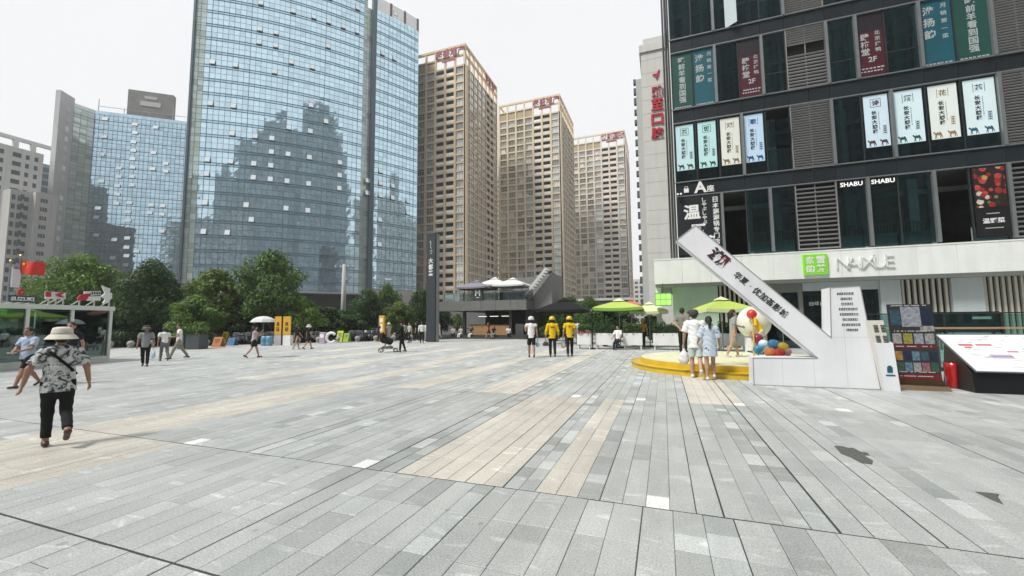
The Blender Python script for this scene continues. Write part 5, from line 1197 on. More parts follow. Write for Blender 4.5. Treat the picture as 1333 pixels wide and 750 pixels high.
# film poster roll-up
po = thing('film_poster_stand', 'dark roll-up film poster stand with a bronze base beside the red bin', 'poster', (5.5, 12.5, 0))
PYY = 12.5
def posterm():
    m = mat('poster_print', (0.03, 0.03, 0.04), 0.35); return m
ls(MB().prism([(5.12, 0.22), (5.98, 0.24), (5.9, 1.99), (5.06, 2.0)], PYY, PYY+0.02).build('sheet', mat('poster_dark', (0.03, 0.028, 0.035), 0.35, var=0.3, vscale=4)), po)
ls(MB().prism([(5.10, 0.0), (6.06, 0.0), (6.02, 0.1), (5.12, 0.12)], PYY-0.17, PYY+0.2).build('base', mat('bronze', (0.45, 0.32, 0.2), 0.3, 0.9)), po)
ls(MB().prism([(5.12, 0.121), (6.0, 0.105), (5.98, 0.24), (5.12, 0.22)], PYY-0.02, PYY+0.04).build('roller', mat('bronze_dark', (0.1, 0.06, 0.03), 0.4, 0.6)), po)
ppm = {'grey': (0.26, 0.28, 0.32), 'gold': (0.34, 0.19, 0.04), 'teal': (0.03, 0.08, 0.11), 'navy': (0.012, 0.02, 0.05), 'pale': (0.28, 0.28, 0.28), 'lime': (0.26, 0.25, 0.04), 'rose': (0.24, 0.11, 0.12), 'green': (0.03, 0.09, 0.06), 'sky': (0.1, 0.18, 0.25)}
def pic(u0, u1, v0, v1, tone, d=0.004):     # u,v in 0..1 on the sheet
    def q(u, v): return (5.12+u*0.86-v*0.07, 0.24+v*1.75+u*(-0.005))
    return ls(MB().prism([q(u0, v0), q(u1, v0), q(u1, v1), q(u0, v1)], PYY-d, PYY-0.001).build('printed_still', mat('still_'+tone, ppm[tone], 0.4, var=0.7, vscale=14)), po)
pic(.3, .72, .7, .97, 'grey'); pic(.06, .28, .72, .93, 'teal'); pic(.74, .98, .72, .95, 'navy'); pic(.68, .98, .64, .71, 'pale')
for i, tn in enumerate(('pale', 'lime', 'grey', 'pale')): pic(.05+i*.235, .05+i*.235+.2, .47, .61, tn)
for j, row in enumerate((('gold', 'navy', 'sky', 'teal', 'navy'), ('green', 'sky', 'pale', 'rose', 'green'))):
    for i, tn in enumerate(row): pic(.06+i*.185, .06+i*.185+.16, .25-j*.15, .37-j*.15, tn)
for v0, v1 in ((.41, .455), (.0, .07)):
    def q(u, v): return (5.12+u*0.86-v*0.07, 0.24+v*1.75)
    ls(MB().prism([q(.01, v0), q(.99, v0), q(.99, v1), q(.01, v1)], PYY-0.005, PYY-0.001).build('red_strip', mat('poster_red', (0.16, 0.01, 0.015), 0.4)), po)
pr = MB(); r_ = random.Random(4)
for v in (.435, .095, .04, .64, .985):
    for i in range(26):
        if r_.random() < 0.8:
            u = .1+i*.03; x = 5.12+u*0.86-v*0.07; z = 0.24+v*1.75; pr.box(x, x+0.017, PYY-0.009, PYY-0.006, z-0.01, z+0.01)
ls(pr.build('fine_lettering', mat('print_pale', (0.6, 0.6, 0.58), 0.6), kind='stuff'), po)
# slanted white map board on a black console
mb_ = thing('map_console', 'black console with slanted white floor-plan board at the paving edge', 'information board', (8, 12.7, 0))
ls(MB().prism([(12.28, 0.0), (13.4, 0.0), (13.2, 1.22), (12.33, 0.43)], 6.42, 9.6, axis='x').build('console', mat('console_black', (0.008, 0.008, 0.01), 0.35)), mb_)
def brd(u, v, h=0.0): # u along x 0..1, v up the slope 0..1
    return Vector((6.44-0.28*v+u*3.1, 12.28+0.82*v-0.03-h*0.7, 0.45+0.81*v+h*0.7))
def slab_on(u0, u1, v0, v1, h0, h1, m, nm, kind=None):
    a = [brd(u0, v0, h0), brd(u1, v0, h0), brd(u1, v1, h0), brd(u0, v1, h0), brd(u0, v0, h1), brd(u1, v0, h1), brd(u1, v1, h1), brd(u0, v1, h1)]
    return ls(MB().add(a, [[0,3,2,1],[4,5,6,7],[0,1,5,4],[1,2,6,5],[2,3,7,6],[3,0,4,7]]).build(nm, m, kind=kind), mb_)
slab_on(0, 1, 0, 1, 0.0, 0.03, mat('console_frame', (0.12, 0.13, 0.15), 0.4), 'frame'); slab_on(.008, .992, .02, .965, 0.031, 0.036, mat('map_white', (0.72, 0.74, 0.75), 0.25), 'map_sheet')
r_ = random.Random(9)
for nm, colr, lst in (('red_map_marks', (0.5, 0.12, 0.15), [(.07, .15, .66, .71), (.17, .26, .67, .71), (.09, .13, .6, .64), (.3, .36, .5, .53)]), ('grey_map_marks', (0.4, 0.45, 0.46), [(.05+r_.random()*.85, 0, .12+r_.random()*.8, 0) for _ in range(60)]), ('purple_map_marks', (0.45, 0.38, 0.5), [(.18, .3, .34, .44), (.4, .55, .5, .6), (.16, .3, .38, .4), (.6, .8, .3, .45)])):
    g = MB()
    for (u0, u1, v0, v1) in lst:
        if u1 == 0: u1 = u0+r_.uniform(.015, .07); v1 = v0+r_.uniform(.008, .02)
        a = [brd(u0, v0, .037), brd(u1, v0, .037), brd(u1, v1, .037), brd(u0, v1, .037), brd(u0, v0, .0385), brd(u1, v0, .0385), brd(u1, v1, .0385), brd(u0, v1, .0385)]
        g.add(a, [[0,3,2,1],[4,5,6,7],[0,1,5,4],[1,2,6,5],[2,3,7,6],[3,0,4,7]])
    ls(g.build(nm, mat(nm, colr, 0.5), kind='stuff'), mb_)
# red tapered bin
o = thing('red_planter', 'tall red tapered bin between the film poster and the map console', 'planter', (6.42, 13.0, 0))
MB().lathe([(0.001, 0), (0.11, 0), (0.125, 0.02), (0.145, 0.3), (0.15, 0.45), (0.155, 0.6), (0.14, 0.605), (0.135, 0.5), (0.001, 0.5)], 24).build('body', mat('glossy_red', (0.5, 0.01, 0.012), 0.25, coat=0.4), o, smooth=True)
# glass screen with wooden rail in front of the shop, dark sign board behind
gs = thing('glass_balustrade', 'glass balustrade with wooden handrail and dark frame in front of the slatted wall', 'balustrade', (8.5, 17, 0))
gtint = glass_see('balustrade_glass', (0.55, 0.75, 0.72), 0.08)
for i in range(6):
    a = 5.6+i*1.35
    ls(MB().box(a+0.02, a+1.33, 17.0, 17.012, 0.12, 1.78).build('glass_panel', gtint), gs)
    ls(MB().box(a-0.02, a+0.02, 16.97, 17.04, 0, 1.82).build('post', dalu), gs)
ls(MB().box(5.6, 13.7, 16.96, 17.05, 1.79, 1.83).build('top_rail', dalu), gs)
ls(MB().box(5.6, 13.7, 16.9, 16.97, 1.32, 1.38).build('wooden_handrail', mat('rail_wood', (0.4, 0.27, 0.15), 0.45, var=0.15, vscale=8)), gs)
ls(MB().box(5.6, 13.7, 16.95, 17.06, 0, 0.12).build('kerb_rail', dalu), gs)
o = thing('menu_board', 'dark framed menu board standing behind the glass balustrade', 'sign', (8.9, 17.4, 0))
MB().box(-0.75, 0.95, 0, 0.06, 1.2, 1.86).build('panel', mat('menu_dark', (0.015, 0.025, 0.022), 0.25, var=0.4, vscale=6), o)
MB().box(0.3, 0.75, -0.008, -0.001, 1.62, 1.7).build('print', paper_white, o)
for x in (-0.6, 0.8): MB().box(x-0.03, x+0.03, 0.0, 0.05, 0, 1.2).build('leg', dalu, o)
for i, x in enumerate((6.3, 7.5, 9.9, 11.2)):
    o = thing('potted_shrub', 'low green shrub in a dark box behind the glass balustrade', 'shrub', (x, 18.0, 0), 0, 'potted shrubs behind the balustrade')
    MB().bbox(-0.4, 0.4, -0.2, 0.2, 0, 0.35, 0.01).build('box', dalu, o)
    link('foliage', hedge_mesh('foliage', -0.42, 0.42, -0.25, 0.25, 0.32, 0.85, 700, 0.1, LEAFM['olive'], 300+i), o)

# ------------------------------------------------------------------ planters, hedges, parasols, lamp posts
plw = mat('planter_white', (0.8, 0.81, 0.8), 0.5, var=0.04, vscale=2, dirt=0.12)
def planter(px0, px1, Y, i, flowers=False):
    a, b = PY(px0, 440, Y).x, PY(px1, 440, Y).x; L_ = b-a
    lab = 'white hedge trough ' + ['', 'between the ball-topped lamp post and the seated person', 'beside the person sitting on a planter edge', 'below the green lantern at the shopfront corner', 'behind the man with clasped hands', 'behind the woman in the grey dress'][i]
    o = thing('trough_planter', lab, 'planter', ((a+b)/2, Y, 0), 0, 'white trough planters in a row' if not flowers else None)
    if flowers: o['label'] = 'white trough planter with pink flowers at the end of the hedge row'
    MB().bbox(-L_/2, L_/2, 0, 0.55, 0.26, 0.95, 0.012).build('trough', plw, o)
    for sx_ in (-1, 1): MB().box(sx_*(L_/2-0.08)-0.035, sx_*(L_/2-0.08)+0.035, 0.05, 0.5, 0, 0.26).build('leg', plw, o)
    link('hedge', hedge_mesh('hedge', -L_/2+0.03, L_/2-0.03, 0.0, 0.58, 0.85, 1.62, int(1500*L_), 0.1, LEAFM['dark' if i % 2 else 'mid'], 400+i), o)
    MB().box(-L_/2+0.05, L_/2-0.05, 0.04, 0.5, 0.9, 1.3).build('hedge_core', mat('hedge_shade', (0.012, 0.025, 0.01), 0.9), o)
    if flowers: link('flowers', hedge_mesh('flowers', -L_/2, L_/2, -0.06, 0.1, 0.85, 1.2, 160, 0.09, leaf_mat('petal', (0.6, 0.12, 0.16), (0.8, 0.45, 0.5), 0.2), 500), o)
for i, (a, b) in enumerate(((751, 769), (775, 800), (811, 836), (850, 888), (893, 930), (936, 972))): planter(a, b, 25.3, i, i == 0)
for i, (px, Y) in enumerate(((771, 25.1), (787, 28.5), (804.5, 29.5))):
    p = PY(px, 430, Y); o = thing('lamp_post', ['black ball-topped lamp post between the flower trough and the next planter', 'thin black lamp post behind the hedge row', 'thin black post under the first lime parasol'][i], 'lamp post', (p.x, p.y, 0))
    h = 2.15 if i == 0 else 2.4
    MB().tube([(0, 0, 0), (0, 0, h)], 0.035, 8).build('post', black, o); MB().lathe([(0.16, 0), (0.16, 0.05), (0.03, 0.1)], 12).build('base', black, o)
    MB().sphere((0, 0, h+0.12), 0.13, 12).build('globe', mat('globe_dark', (0.05, 0.055, 0.05), 0.3), o, smooth=True)
limep = mat('parasol_lime', (0.42, 0.55, 0.1), 0.7, var=0.05); limed = mat('parasol_lime_edge', (0.2, 0.4, 0.05), 0.7); limew = mat('parasol_pale', (0.62, 0.68, 0.42), 0.7)
def parasol(x, y, zr, za, hw, label, m1, m2, cap=True, rz=0.0, pole_m=None, hd=None, group=None):
    o = thing('parasol', label, 'parasol', (x, y, 0), rz, group); hd = hd or hw
    n = 10; can = MB(); val = MB()
    def pt(t, u, k): # ring of a square canopy with sagging edges
        c, s_ = math.cos(u), math.sin(u); q = 1/max(abs(c), abs(s_)); e = min(abs(c), abs(s_))*q
        return (hw*t*c*q, hd*t*s_*q, za-(za-zr)*(t**1.15)-0.10*t*math.sin(math.pi*0.5*(1-e))*0.6)
    N_ = 32
    for r0 in range(6):
        t0, t1 = max(r0/6, 0.16 if cap else 0.001), (r0+1)/6
        if t1 <= t0: continue
        for k in range(N_):
            u0, u1 = 2*math.pi*k/N_, 2*math.pi*(k+1)/N_
            can.add([pt(t0, u0, k), pt(t0, u1, k), pt(t1, u1, k), pt(t1, u0, k)], [[0, 1, 2, 3]])
    for k in range(N_):
        u0, u1 = 2*math.pi*k/N_, 2*math.pi*(k+1)/N_; a, b = pt(1, u0, k), pt(1, u1, k)
        val.add([a, b, (b[0], b[1], b[2]-0.17), (a[0], a[1], a[2]-0.17)], [[0, 1, 2, 3]])
    can.build('canopy', m1, o); val.build('valance', m2, o)
    if cap:
        cp = MB()
        for k in range(N_):
            u0, u1 = 2*math.pi*k/N_, 2*math.pi*(k+1)/N_; f = lambda t, u, dz: tuple(np.array(pt(t, u, k))+np.array([0, 0, dz]))
            cp.add([f(0.001, u0, .16), f(0.001, u1, .16), f(.26, u1, .07), f(.26, u0, .07)], [[0, 1, 2, 3]])
        cp.build('vent_cap', m2 if m2 is not limed else limew, o)
    MB().tube([(0, 0, 0.05), (0, 0, za)], 0.03, 8).build('pole', pole_m or alu, o); MB().lathe([(0.001, 0.1), (0.3, 0.08), (0.32, 0)], 16).build('base', dalu, o)
    for k in range(4):
        u = math.pi/4+k*math.pi/2; e = pt(0.97, u, 0); MB().beam((0, 0, za-0.08), (e[0], e[1], e[2]-0.03), 0.02, 0.02).build('rib', pole_m or alu, o)
    return o
p = PY(806, 402, 26.8); parasol(p.x, p.y, 2.5, 2.95, 1.45, 'large lime parasol over the hedge row left of the lantern', limep, limed, group=None)
p = PY(845, 405, 28.2); parasol(p.x, p.y, 2.3, 2.75, 1.15, 'smaller pale lime parasol beside the lantern', limew, limew)
p = PY(939, 402, 24.2); parasol(p.x, p.y, 2.27, 2.75, 1.15, 'yellow green parasol before the pale green wall', limep, limew, rz=0.25)
p = PY(735, 402, 31.0); parasol(p.x, p.y, 2.55, 3.35, 1.75, 'wide black canopy parasol behind the delivery riders', black, black, cap=True, pole_m=black)
p = PY(822, 402, 33); parasol(p.x, p.y, 2.9, 3.25, 0.8, 'small faded red parasol behind the large lime one', mat('parasol_red', (0.5, 0.16, 0.13), 0.7), mat('parasol_red', (0, 0, 0)))
# tables beneath
for i, (px, Y) in enumerate(((790, 28.2), (825, 29.0), (925, 26.8))):
    p = PY(px, 430, Y); o = thing('cafe_table', 'small dark round cafe table behind the hedge row', 'table', (p.x, p.y, 0), 0, 'cafe tables behind the hedge row')
    MB().lathe([(0.001, .75), (.38, .75), (.38, .72), (.001, .72)], 20).build('top', dalu, o); MB().tube([(0, 0, 0.03), (0, 0, .72)], .03, 8).build('stem', dalu, o); MB().lathe([(.25, 0), (.25, .03), (.001, .04)], 16).build('base', dalu, o)

# ------------------------------------------------------------------ tall dark pylon
o = thing('pylon_sign', 'tall slim dark pylon with white vertical characters between the trees and cafe', 'sign', (-19.1, 32, 0), R(-8))
MB().bbox(-0.5, 0.5, -0.3, 0.3, -0.02, 9.6, 0.02).build('body', mat('pylon_blue_black', (0.025, 0.035, 0.045), 0.4, var=0.1), o); MB().box(0.5, 0.56, -0.2, 0.2, 0, 9.5).build('edge_strip', alu, o)
for q_ in vtext('大都荟', paper_white, -0.02, -0.302, 7.4, 5.75, 0.5): q_.parent = o
em = MB().tube([(-0.12, -0.305, 8.9), (0.0, -0.305, 8.75), (-0.05, -0.305, 8.4), (0.05, -0.305, 8.2)], 0.025, 6).tube([(-0.15, -0.305, 8.0), (0.12, -0.305, 8.05), (0.1, -0.305, 7.8), (-0.1, -0.305, 7.75)], 0.025, 6); em.build('script_mark', paper_white, o)

# ------------------------------------------------------------------ cafe with terrace
CF = thing('cafe_pavilion', 'dark flat-roofed cafe pavilion with wooden counter and roof terrace', 'building', (-18, 42, 0))
def lc(mb, nm, m, kind=None, smooth=False): o = mb.build(nm, m, None, smooth, kind); o.parent = CF; o.matrix_parent_inverse = Matrix.Translation((18, -42, 0)); return o
stone_d = mat('cafe_stone', (0.16, 0.165, 0.16), 0.7, var=0.15, vscale=1.5, dirt=0.2)
for i in range(6): lc(MB().box(-23.0+i*1.685+0.01, -23.0+(i+1)*1.685-0.01, 39.6, 40.0, 2.9, 3.92), 'fascia_slab', stone_d)
lc(MB().box(-23, -12.9, 40, 52, 2.95, 3.85), 'roof', stone_d)
lc(MB().box(-22.6, -12.8, 38.7, 52, 0.0, 0.36), 'platform', mat('platform_dark', (0.05, 0.05, 0.05), 0.7)); lc(MB().box(-22.7, -12.7, 38.3, 38.7, 0.0, 0.17), 'step', mat('platform_dark', (0, 0, 0)))
lc(MB().box(-19.6, -15.1, 40.4, 41.0, 0.362, 1.38), 'counter', mat('counter_wood', (0.42, 0.24, 0.1), 0.5, var=0.15, vscale=3)); lc(MB().box(-19.7, -15.0, 40.35, 41.1, 1.382, 1.43), 'counter_top', dalu)
lc(MB().box(-20.2, -13, 46, 46.2, 0.36, 2.95).box(-13.2, -12.95, 40.1, 46, 0.36, 2.95), 'back_wall', mat('cafe_dark', (0.02, 0.02, 0.02), 0.8))
lc(MB().box(-15.0, -14.7, 40.2, 40.5, 0.36, 2.95), 'column', dalu); lc(MB().box(-20.3, -20.0, 40.2, 40.5, 0.36, 2.95), 'column', dalu)
for k in range(3): lc(MB().box(-18.9+k*1.35, -17.95+k*1.35, 41.2, 41.26, 2.28, 2.33), 'tube_light', mat('tube_light', (0.9, 0.88, 0.8), 0.5, emit=1.2))
lc(MB().box(-13.95, -13.1, 39.2, 39.3, 0.36, 1.5), 'menu_panel', mat('menu_slate', (0.06, 0.07, 0.07), 0.5))
for i in range(8): lc(MB().box(-22.4+i*1.15, -22.4+i*1.15+1.1, 40.0, 40.012, 3.95, 4.75), 'glass_panel', glass_see('terrace_glass', (0.6, 0.72, 0.7), 0.1))
for i in range(9): lc(MB().box(-22.43+i*1.15, -22.38+i*1.15, 39.98, 40.04, 3.92, 4.82), 'post', dalu)
lc(MB().box(-22.45, -13.1, 39.96, 40.06, 4.82, 4.88), 'handrail', alu)
lc(MB().box(-18.9, -17.75, 39.75, 39.95, 3.9, 5.5), 'sign_block', mat('sign_block_dark', (0.03, 0.04, 0.045), 0.5))
o = text('M', paper_white, (-18.32, 39.74, 4.75), height=0.62, extrude=0.01, bold=0.02, name='letter_mark'); o.parent = CF; o.matrix_parent_inverse = Matrix.Translation((18, -42, 0))
lc(MB().box(-18.5, -18.15, 39.735, 39.745, 4.25, 4.3), 'small_print', paper_white)
lc(MB().prism([(-13.4, 3.9), (-10.9, 6.85), (-10.9, 3.0), (-13.4, 3.0)], 42.2, 46).box(-16.5, -10.9, 46, 47, 3.86, 6.9), 'stair_wall', mat('stair_grey', (0.22, 0.225, 0.23), 0.7, var=0.15))
stp = MB()
for sy in (41.2, 42.1): stp.beam((-13.9, sy, 4.1), (-11.2, sy, 7.2), 0.08, 0.3)
lc(stp, 'stair_stringers', mat('stringer_white', (0.6, 0.62, 0.62), 0.5))
for k in range(11): lc(MB().box(-13.75+k*0.24, -13.48+k*0.24, 41.25, 42.05, 4.2+k*0.275, 4.24+k*0.275), 'stair_tread', alu)
lc(MB().beam((-13.9, 41.15, 5.0), (-11.2, 41.15, 8.1), 0.05, 0.05), 'stair_rail', alu); lc(MB().beam((-16.5, 45.9, 7.8), (-11.2, 45.9, 7.8), 0.05, 0.05), 'landing_rail', alu)
for k in range(6): lc(MB().beam((-16.4+k*1.04, 45.9, 6.9), (-16.4+k*1.04, 45.9, 7.77), 0.04, 0.04), 'rail_post', alu)
lc(MB().box(-17.3, -13.4, 43.5, 43.7, 3.9, 5.3), 'terrace_screen', mat('screen_pale', (0.55, 0.57, 0.57), 0.5, var=0.25, vscale=2))
gp_ = mat('parasol_grey', (0.2, 0.2, 0.24), 0.7); wp_ = mat('parasol_white', (0.62, 0.62, 0.61), 0.7)
def terrace_parasol(px, py, Y, hw, m, label):
    p = PY(px, py, Y); o = parasol(p.x, Y, p.z-0.05, p.z+0.65, hw, label, m, m, cap=True); o.location.z = 0
    for ch in o.children:
        if ch.name.startswith('pole'):
            for v in ch.data.vertices: v.co.z = max(v.co.z, 3.86)
        if ch.name.startswith('base'):
            for v in ch.data.vertices: v.co.z += 3.85
terrace_parasol(621, 374, 41.2, 1.75, gp_, 'grey parasol on the cafe terrace above the letter sign'); terrace_parasol(645, 370, 42.6, 1.5, wp_, 'white parasol in the middle of the cafe terrace'); terrace_parasol(668, 371, 41.6, 1.75, wp_, 'white parasol beside the cafe stairs')

# ------------------------------------------------------------------ glass kiosk at the left with brand signs on its roof
KA = Vector((-24.5, 12.0, 0)); ku = Vector((0.16, -0.987, 0)).normalized(); kn = Vector((ku.y, -ku.x, 0)); kn = kn if kn.dot(-KA) > 0 else -kn
KS = thing('glass_kiosk', 'white framed glass showroom kiosk with dealer signs on its roof', 'kiosk', KA)
def lk(mb, nm, m, kind=None, parent=None, smooth=False):
    o = mb.build(nm, m, None, smooth, kind); o.parent = KS; o.matrix_parent_inverse = Matrix.Translation(-KA); return o
kw = mat('kiosk_white', (0.68, 0.71, 0.66), 0.45, var=0.05, dirt=0.12)
def kp(u, d, z): return KA+ku*u-kn*d+Vector((0, 0, z))
def kbox(u0, u1, d0, d1, z0, z1): return MB().obox(kp((u0+u1)/2, (d0+d1)/2, (z0+z1)/2), ku*((u1-u0)/2), kn*((d1-d0)/2), Vector((0, 0, (z1-z0)/2)))
KL = 13.0; KD = 4.6
lk(kbox(0, KL, 0, KD, 0, 0.26), 'plinth', kw); lk(kbox(-0.05, KL, -0.06, KD, 2.36, 2.55), 'roof', kw)
def kfront(px):
    d = ray(px, 430); t = KA.dot(kn)/Vector((d.x, d.y, 0)).dot(kn); return (Vector((d.x, d.y, 0))*t-KA).dot(ku)
ms_ = [0.0, kfront(95), kfront(37), kfront(-25), KL-0.2]
for u in ms_: lk(kbox(u, u+0.12, -0.02, 0.12, 0.26, 2.36), 'frame_post', kw)
kg = glass_see('kiosk_glass', (0.55, 0.68, 0.66), 0.06)
for i in range(len(ms_)-1): lk(kbox(ms_[i]+0.12, ms_[i+1], 0.05, 0.062, 0.27, 2.35), 'glass_pane', kg)
lk(kbox(0.03, 0.042, 0.12, KD-0.12, 0.27, 2.35), 'end_pane', kg); lk(kbox(0, 0.12, KD-0.12, KD, 0.26, 2.36), 'frame_post', kw)
lk(kbox(0.2, KL, KD-0.1, KD, 0.26, 2.36), 'back_wall', mat('kiosk_back', (0.2, 0.22, 0.21), 0.7, var=0.3, vscale=1.5))
lk(MB().sphere(kp(kfront(10), 1.6, 1.55), 0.75, 18), 'display_globe', mat('globe_grey', (0.3, 0.31, 0.3), 0.5, var=0.2, vscale=3), smooth=True)
lk(kbox(kfront(125), kfront(108), 0.9, 1.0, 0.26, 1.3), 'display_board', mat('display_pale', (0.3, 0.34, 0.34), 0.5))
# roof signs
kr, kuv = -ku, Vector((0, 0, 1))       # reading direction for someone in the plaza
def kpos(px, py, out=0.05):
    d = ray(px, py); t = (KA+kn*out).dot(kn)/Vector((d.x, d.y, 0)).dot(kn); return CAMP+d*t
def ksign(label, nm='dealer_sign'): p = kpos(27, 394, -0.4); return thing(nm, label, 'sign', (0, 0, 0))
def frame_legs(px0, px1, py0, py1, root):
    mb = MB()
    for px in np.linspace(px0, px1, 3): a = kpos(px, py1, -0.3); mb.beam((a.x, a.y, 2.55), (a.x, a.y, kpos(px, py0, -0.3).z), 0.04, 0.04); mb.beam((a.x, a.y, 2.56), Vector((a.x, a.y, 2.56))-kn*0.5+Vector((0, 0, 0.0)), 0.04, 0.04); mb.beam(Vector((a.x, a.y, 2.58))-kn*0.5, (a.x, a.y, kpos(px, py0, -0.3).z), 0.03, 0.03)
    return mb.build('support_frame', mat('support_steel', (0.45, 0.46, 0.46), 0.5, 0.5), root, kind='stuff')
def kquad(pts, root, m, nm, thick=0.06, out=-0.28):
    q = [kpos(px, py, out) for px, py in pts]; n = len(q)
    return MB().add(q+[p-kn*thick for p in q], [list(range(n)), list(range(n, 2*n))[::-1]]+[[i, i+n, (i+1)%n+n, (i+1)%n] for i in range(n)]).build(nm, m, root)
sred = mat('dealer_red', (0.45, 0.015, 0.03), 0.4); swh = mat('dealer_white', (0.72, 0.73, 0.73), 0.45)
s = ksign('red angular emblem above white capitals on a dark board, kiosk roof')
kquad([(11, 384), (48, 386), (48, 394.5), (11, 393)], s, mat('dealer_blue', (0.03, 0.06, 0.09), 0.5), 'board')
p = kpos(29, 389.3, -0.27); text('SUZUKI', swh, p, width=(kpos(43, 389, -.27)-kpos(13, 389, -.27)).length, right=kr, up=kuv, parent=s, bold=0.03, extrude=0.02, stretch=False)
kquad([(28, 375.5), (34, 378.5), (30.5, 380.2), (27.5, 378.8), (25, 380), (22, 378.5)], s, sred, 'emblem_upper', out=-0.2)
kquad([(27.5, 384.8), (21.5, 381.6), (24.6, 380.4), (28, 382), (30.5, 380.9), (33.8, 382.2)], s, sred, 'emblem_lower', out=-0.2)
frame_legs(16, 44, 393, 395.5, s)
s = ksign('red and white blocky letter sign on stilts, middle of the kiosk roof')
kquad([(59.5, 379.5), (85.5, 381), (85.5, 389.5), (59.5, 389)], s, swh, 'board')
kquad([(60, 380), (67, 380.3), (67, 386.5), (60, 386.5)], s, sred, 'red_block', out=-0.2); kquad([(73, 384), (79, 380.6), (85, 381), (79, 384.2), (85, 387.2), (79, 387)], s, sred, 'red_chevron', out=-0.2)
frame_legs(63, 82, 389, 396.5, s)
s = ksign('red wing and white boxes sign with upright arrow at the kiosk corner')
kquad([(101, 388), (105, 384), (120, 381), (117, 386), (112, 391), (102, 391.5)], s, sred, 'wing'); kquad([(110, 379.5), (131, 379), (131, 384), (118, 385), (119, 382), (110, 382.5)], s, swh, 'upper_letters'); kquad([(115, 386), (131, 385.5), (131, 391.5), (114, 391.5)], s, swh, 'lower_letters')
kquad([(133, 372), (144, 376), (143, 381), (146, 381.5), (146, 388), (140, 395), (134, 395), (138, 389), (132, 386), (137, 382)], s, swh, 'arrow')
for k in range(4): kquad([(120+k*3, 380.3), (121.3+k*3, 380.3), (121.3+k*3, 383.3), (120+k*3, 383.3)], s, ink, 'letter_stroke', out=-0.24, thick=0.02)
frame_legs(103, 142, 391, 397, s)
for o_ in [q for q in bpy.data.objects if q.name.startswith('dealer_sign') and q.parent is None]:
    zs_ = [Vector(v.co) for ch in o_.children for v in ch.data.vertices]; p = Vector((sum(v.x for v in zs_)/len(zs_), sum(v.y for v in zs_)/len(zs_), 2.55)); o_.location = p
    for ch in o_.children: ch.matrix_parent_inverse = Matrix.Translation(-p)
# flags behind
def flag(px, ytop, ybot, D, m, label, w_, h_, stars):
    p = PD(px, ytop, D); g = PD(px, ybot, D); o = thing('flag', label, 'flag', (p.x, p.y, 0))
    MB().tube([(0, 0, -0.13), (0, 0, p.z+0.2)], [0.07, 0.04], 8).build('pole', alu, o); MB().sphere((0, 0, p.z+0.25), 0.09, 10).build('finial', gold, o)
    fl = MB(); nx, ny = 14, 8; rx, ry = -kn.y, kn.x; r = Vector((c_r.x, c_r.y, 0)).normalized(); f = Vector((c_f.x, c_f.y, 0)).normalized()
    V = []
    for j in range(ny+1):
        for i in range(nx+1):
            u, v = i/nx, j/ny; q = r*(u*w_*0.95)+f*(0.35*math.sin(u*7+v*1.5)*u*0.6)+Vector((0, 0, p.z-v*h_-u*h_*0.35-0.12*math.sin(u*5)*u)); V.append(tuple(q))
    fl.add(V, [[j*(nx+1)+i, j*(nx+1)+i+1, (j+1)*(nx+1)+i+1, (j+1)*(nx+1)+i] for j in range(ny) for i in range(nx)])
    fl.build('cloth', m, o, smooth=True)
    if stars:
        def stpt(u, v, rr):
            c = r*(u*w_*0.95)+f*(0.35*math.sin(u*7+v*1.5)*u*0.6-0.05)+Vector((0, 0, p.z-v*h_-u*h_*0.35-0.12*math.sin(u*5)*u)); m2 = MB()
            m2.add([c+r*(rr*(1 if k % 2 == 0 else .4)*math.sin(k*math.pi/5))+Vector((0, 0, rr*(1 if k % 2 == 0 else .4)*math.cos(k*math.pi/5))) for k in range(10)], [list(range(10))]); m2.build('star', mat('star_yellow', (0.75, 0.55, 0.03), 0.6), o)
        stpt(.17, .27, .14)
        for u, v in ((.33, .1), (.4, .2), (.4, .34), (.33, .44)): stpt(u, v, .05)
flag(27, 338, 390, 42, mat('flag_red', (0.62, 0.02, 0.015), 0.6, var=0.05), 'red flag with yellow stars flying above the kiosk', 1.5, 0.85, True)
flag(14, 345, 390, 42, mat('flag_white', (0.65, 0.62, 0.66), 0.6), 'drooping white flag on a pole beside the red flag', 0.5, 1.2, False)

# ------------------------------------------------------------------ bollards, boards, bins along the road edge
ball = mat('bollard_granite', (0.3, 0.31, 0.3), 0.7, var=0.15, vscale=12)
bm1 = MB().lathe([(0.001, .12)]+[(0.24*math.sin(a), .33-.22*math.cos(a)) for a in np.linspace(0.35, math.pi-0.001, 10)], 18).mesh('ball', ball, True); bm2 = MB().lathe([(.2, 0), (.2, .1), (.15, .15)], 16).mesh('foot', ball)
for yb in list(np.arange(17.6, 21.0, 0.85))+list(np.arange(22.6, 35.5, 1.15)):
    o = thing('stone_bollard', 'round granite ball bollard at the road edge', 'bollard', (road_x(yb)+0.5, yb, 0), 0, 'granite ball bollards along the road'); link('ball', bm1, o); link('foot', bm2, o)
def gnd(px, py): return G(px, py)
dark_box = mat('planter_slate', (0.05, 0.065, 0.075), 0.6, var=0.15)
for i, (a, b) in enumerate(((238, 258), (258.5, 271))):
    pa, pb = G(a, 455), G(b, 454); c = (pa+pb)/2; L_ = (pb-pa).length; u = (pb-pa).normalized()
    o = thing('slate_planter', ['larger dark slate planter box under the light green tree', 'smaller dark slate planter box beside the orange board'][i], 'planter', c, math.atan2(u.y, u.x))
    MB().bbox(-L_/2, L_/2, 0, 1.0, 0, 1.0, 0.02).build('box', dark_box, o); MB().box(-L_/2-0.03, L_/2+0.03, -0.03, 1.03, 1.002, 1.05).build('rim', dalu, o)
    link('foliage', hedge_mesh('foliage', -L_/2, L_/2, 0, 1, 0.95, 1.6, 700, 0.16, LEAFM['mid'], 620+i), o)
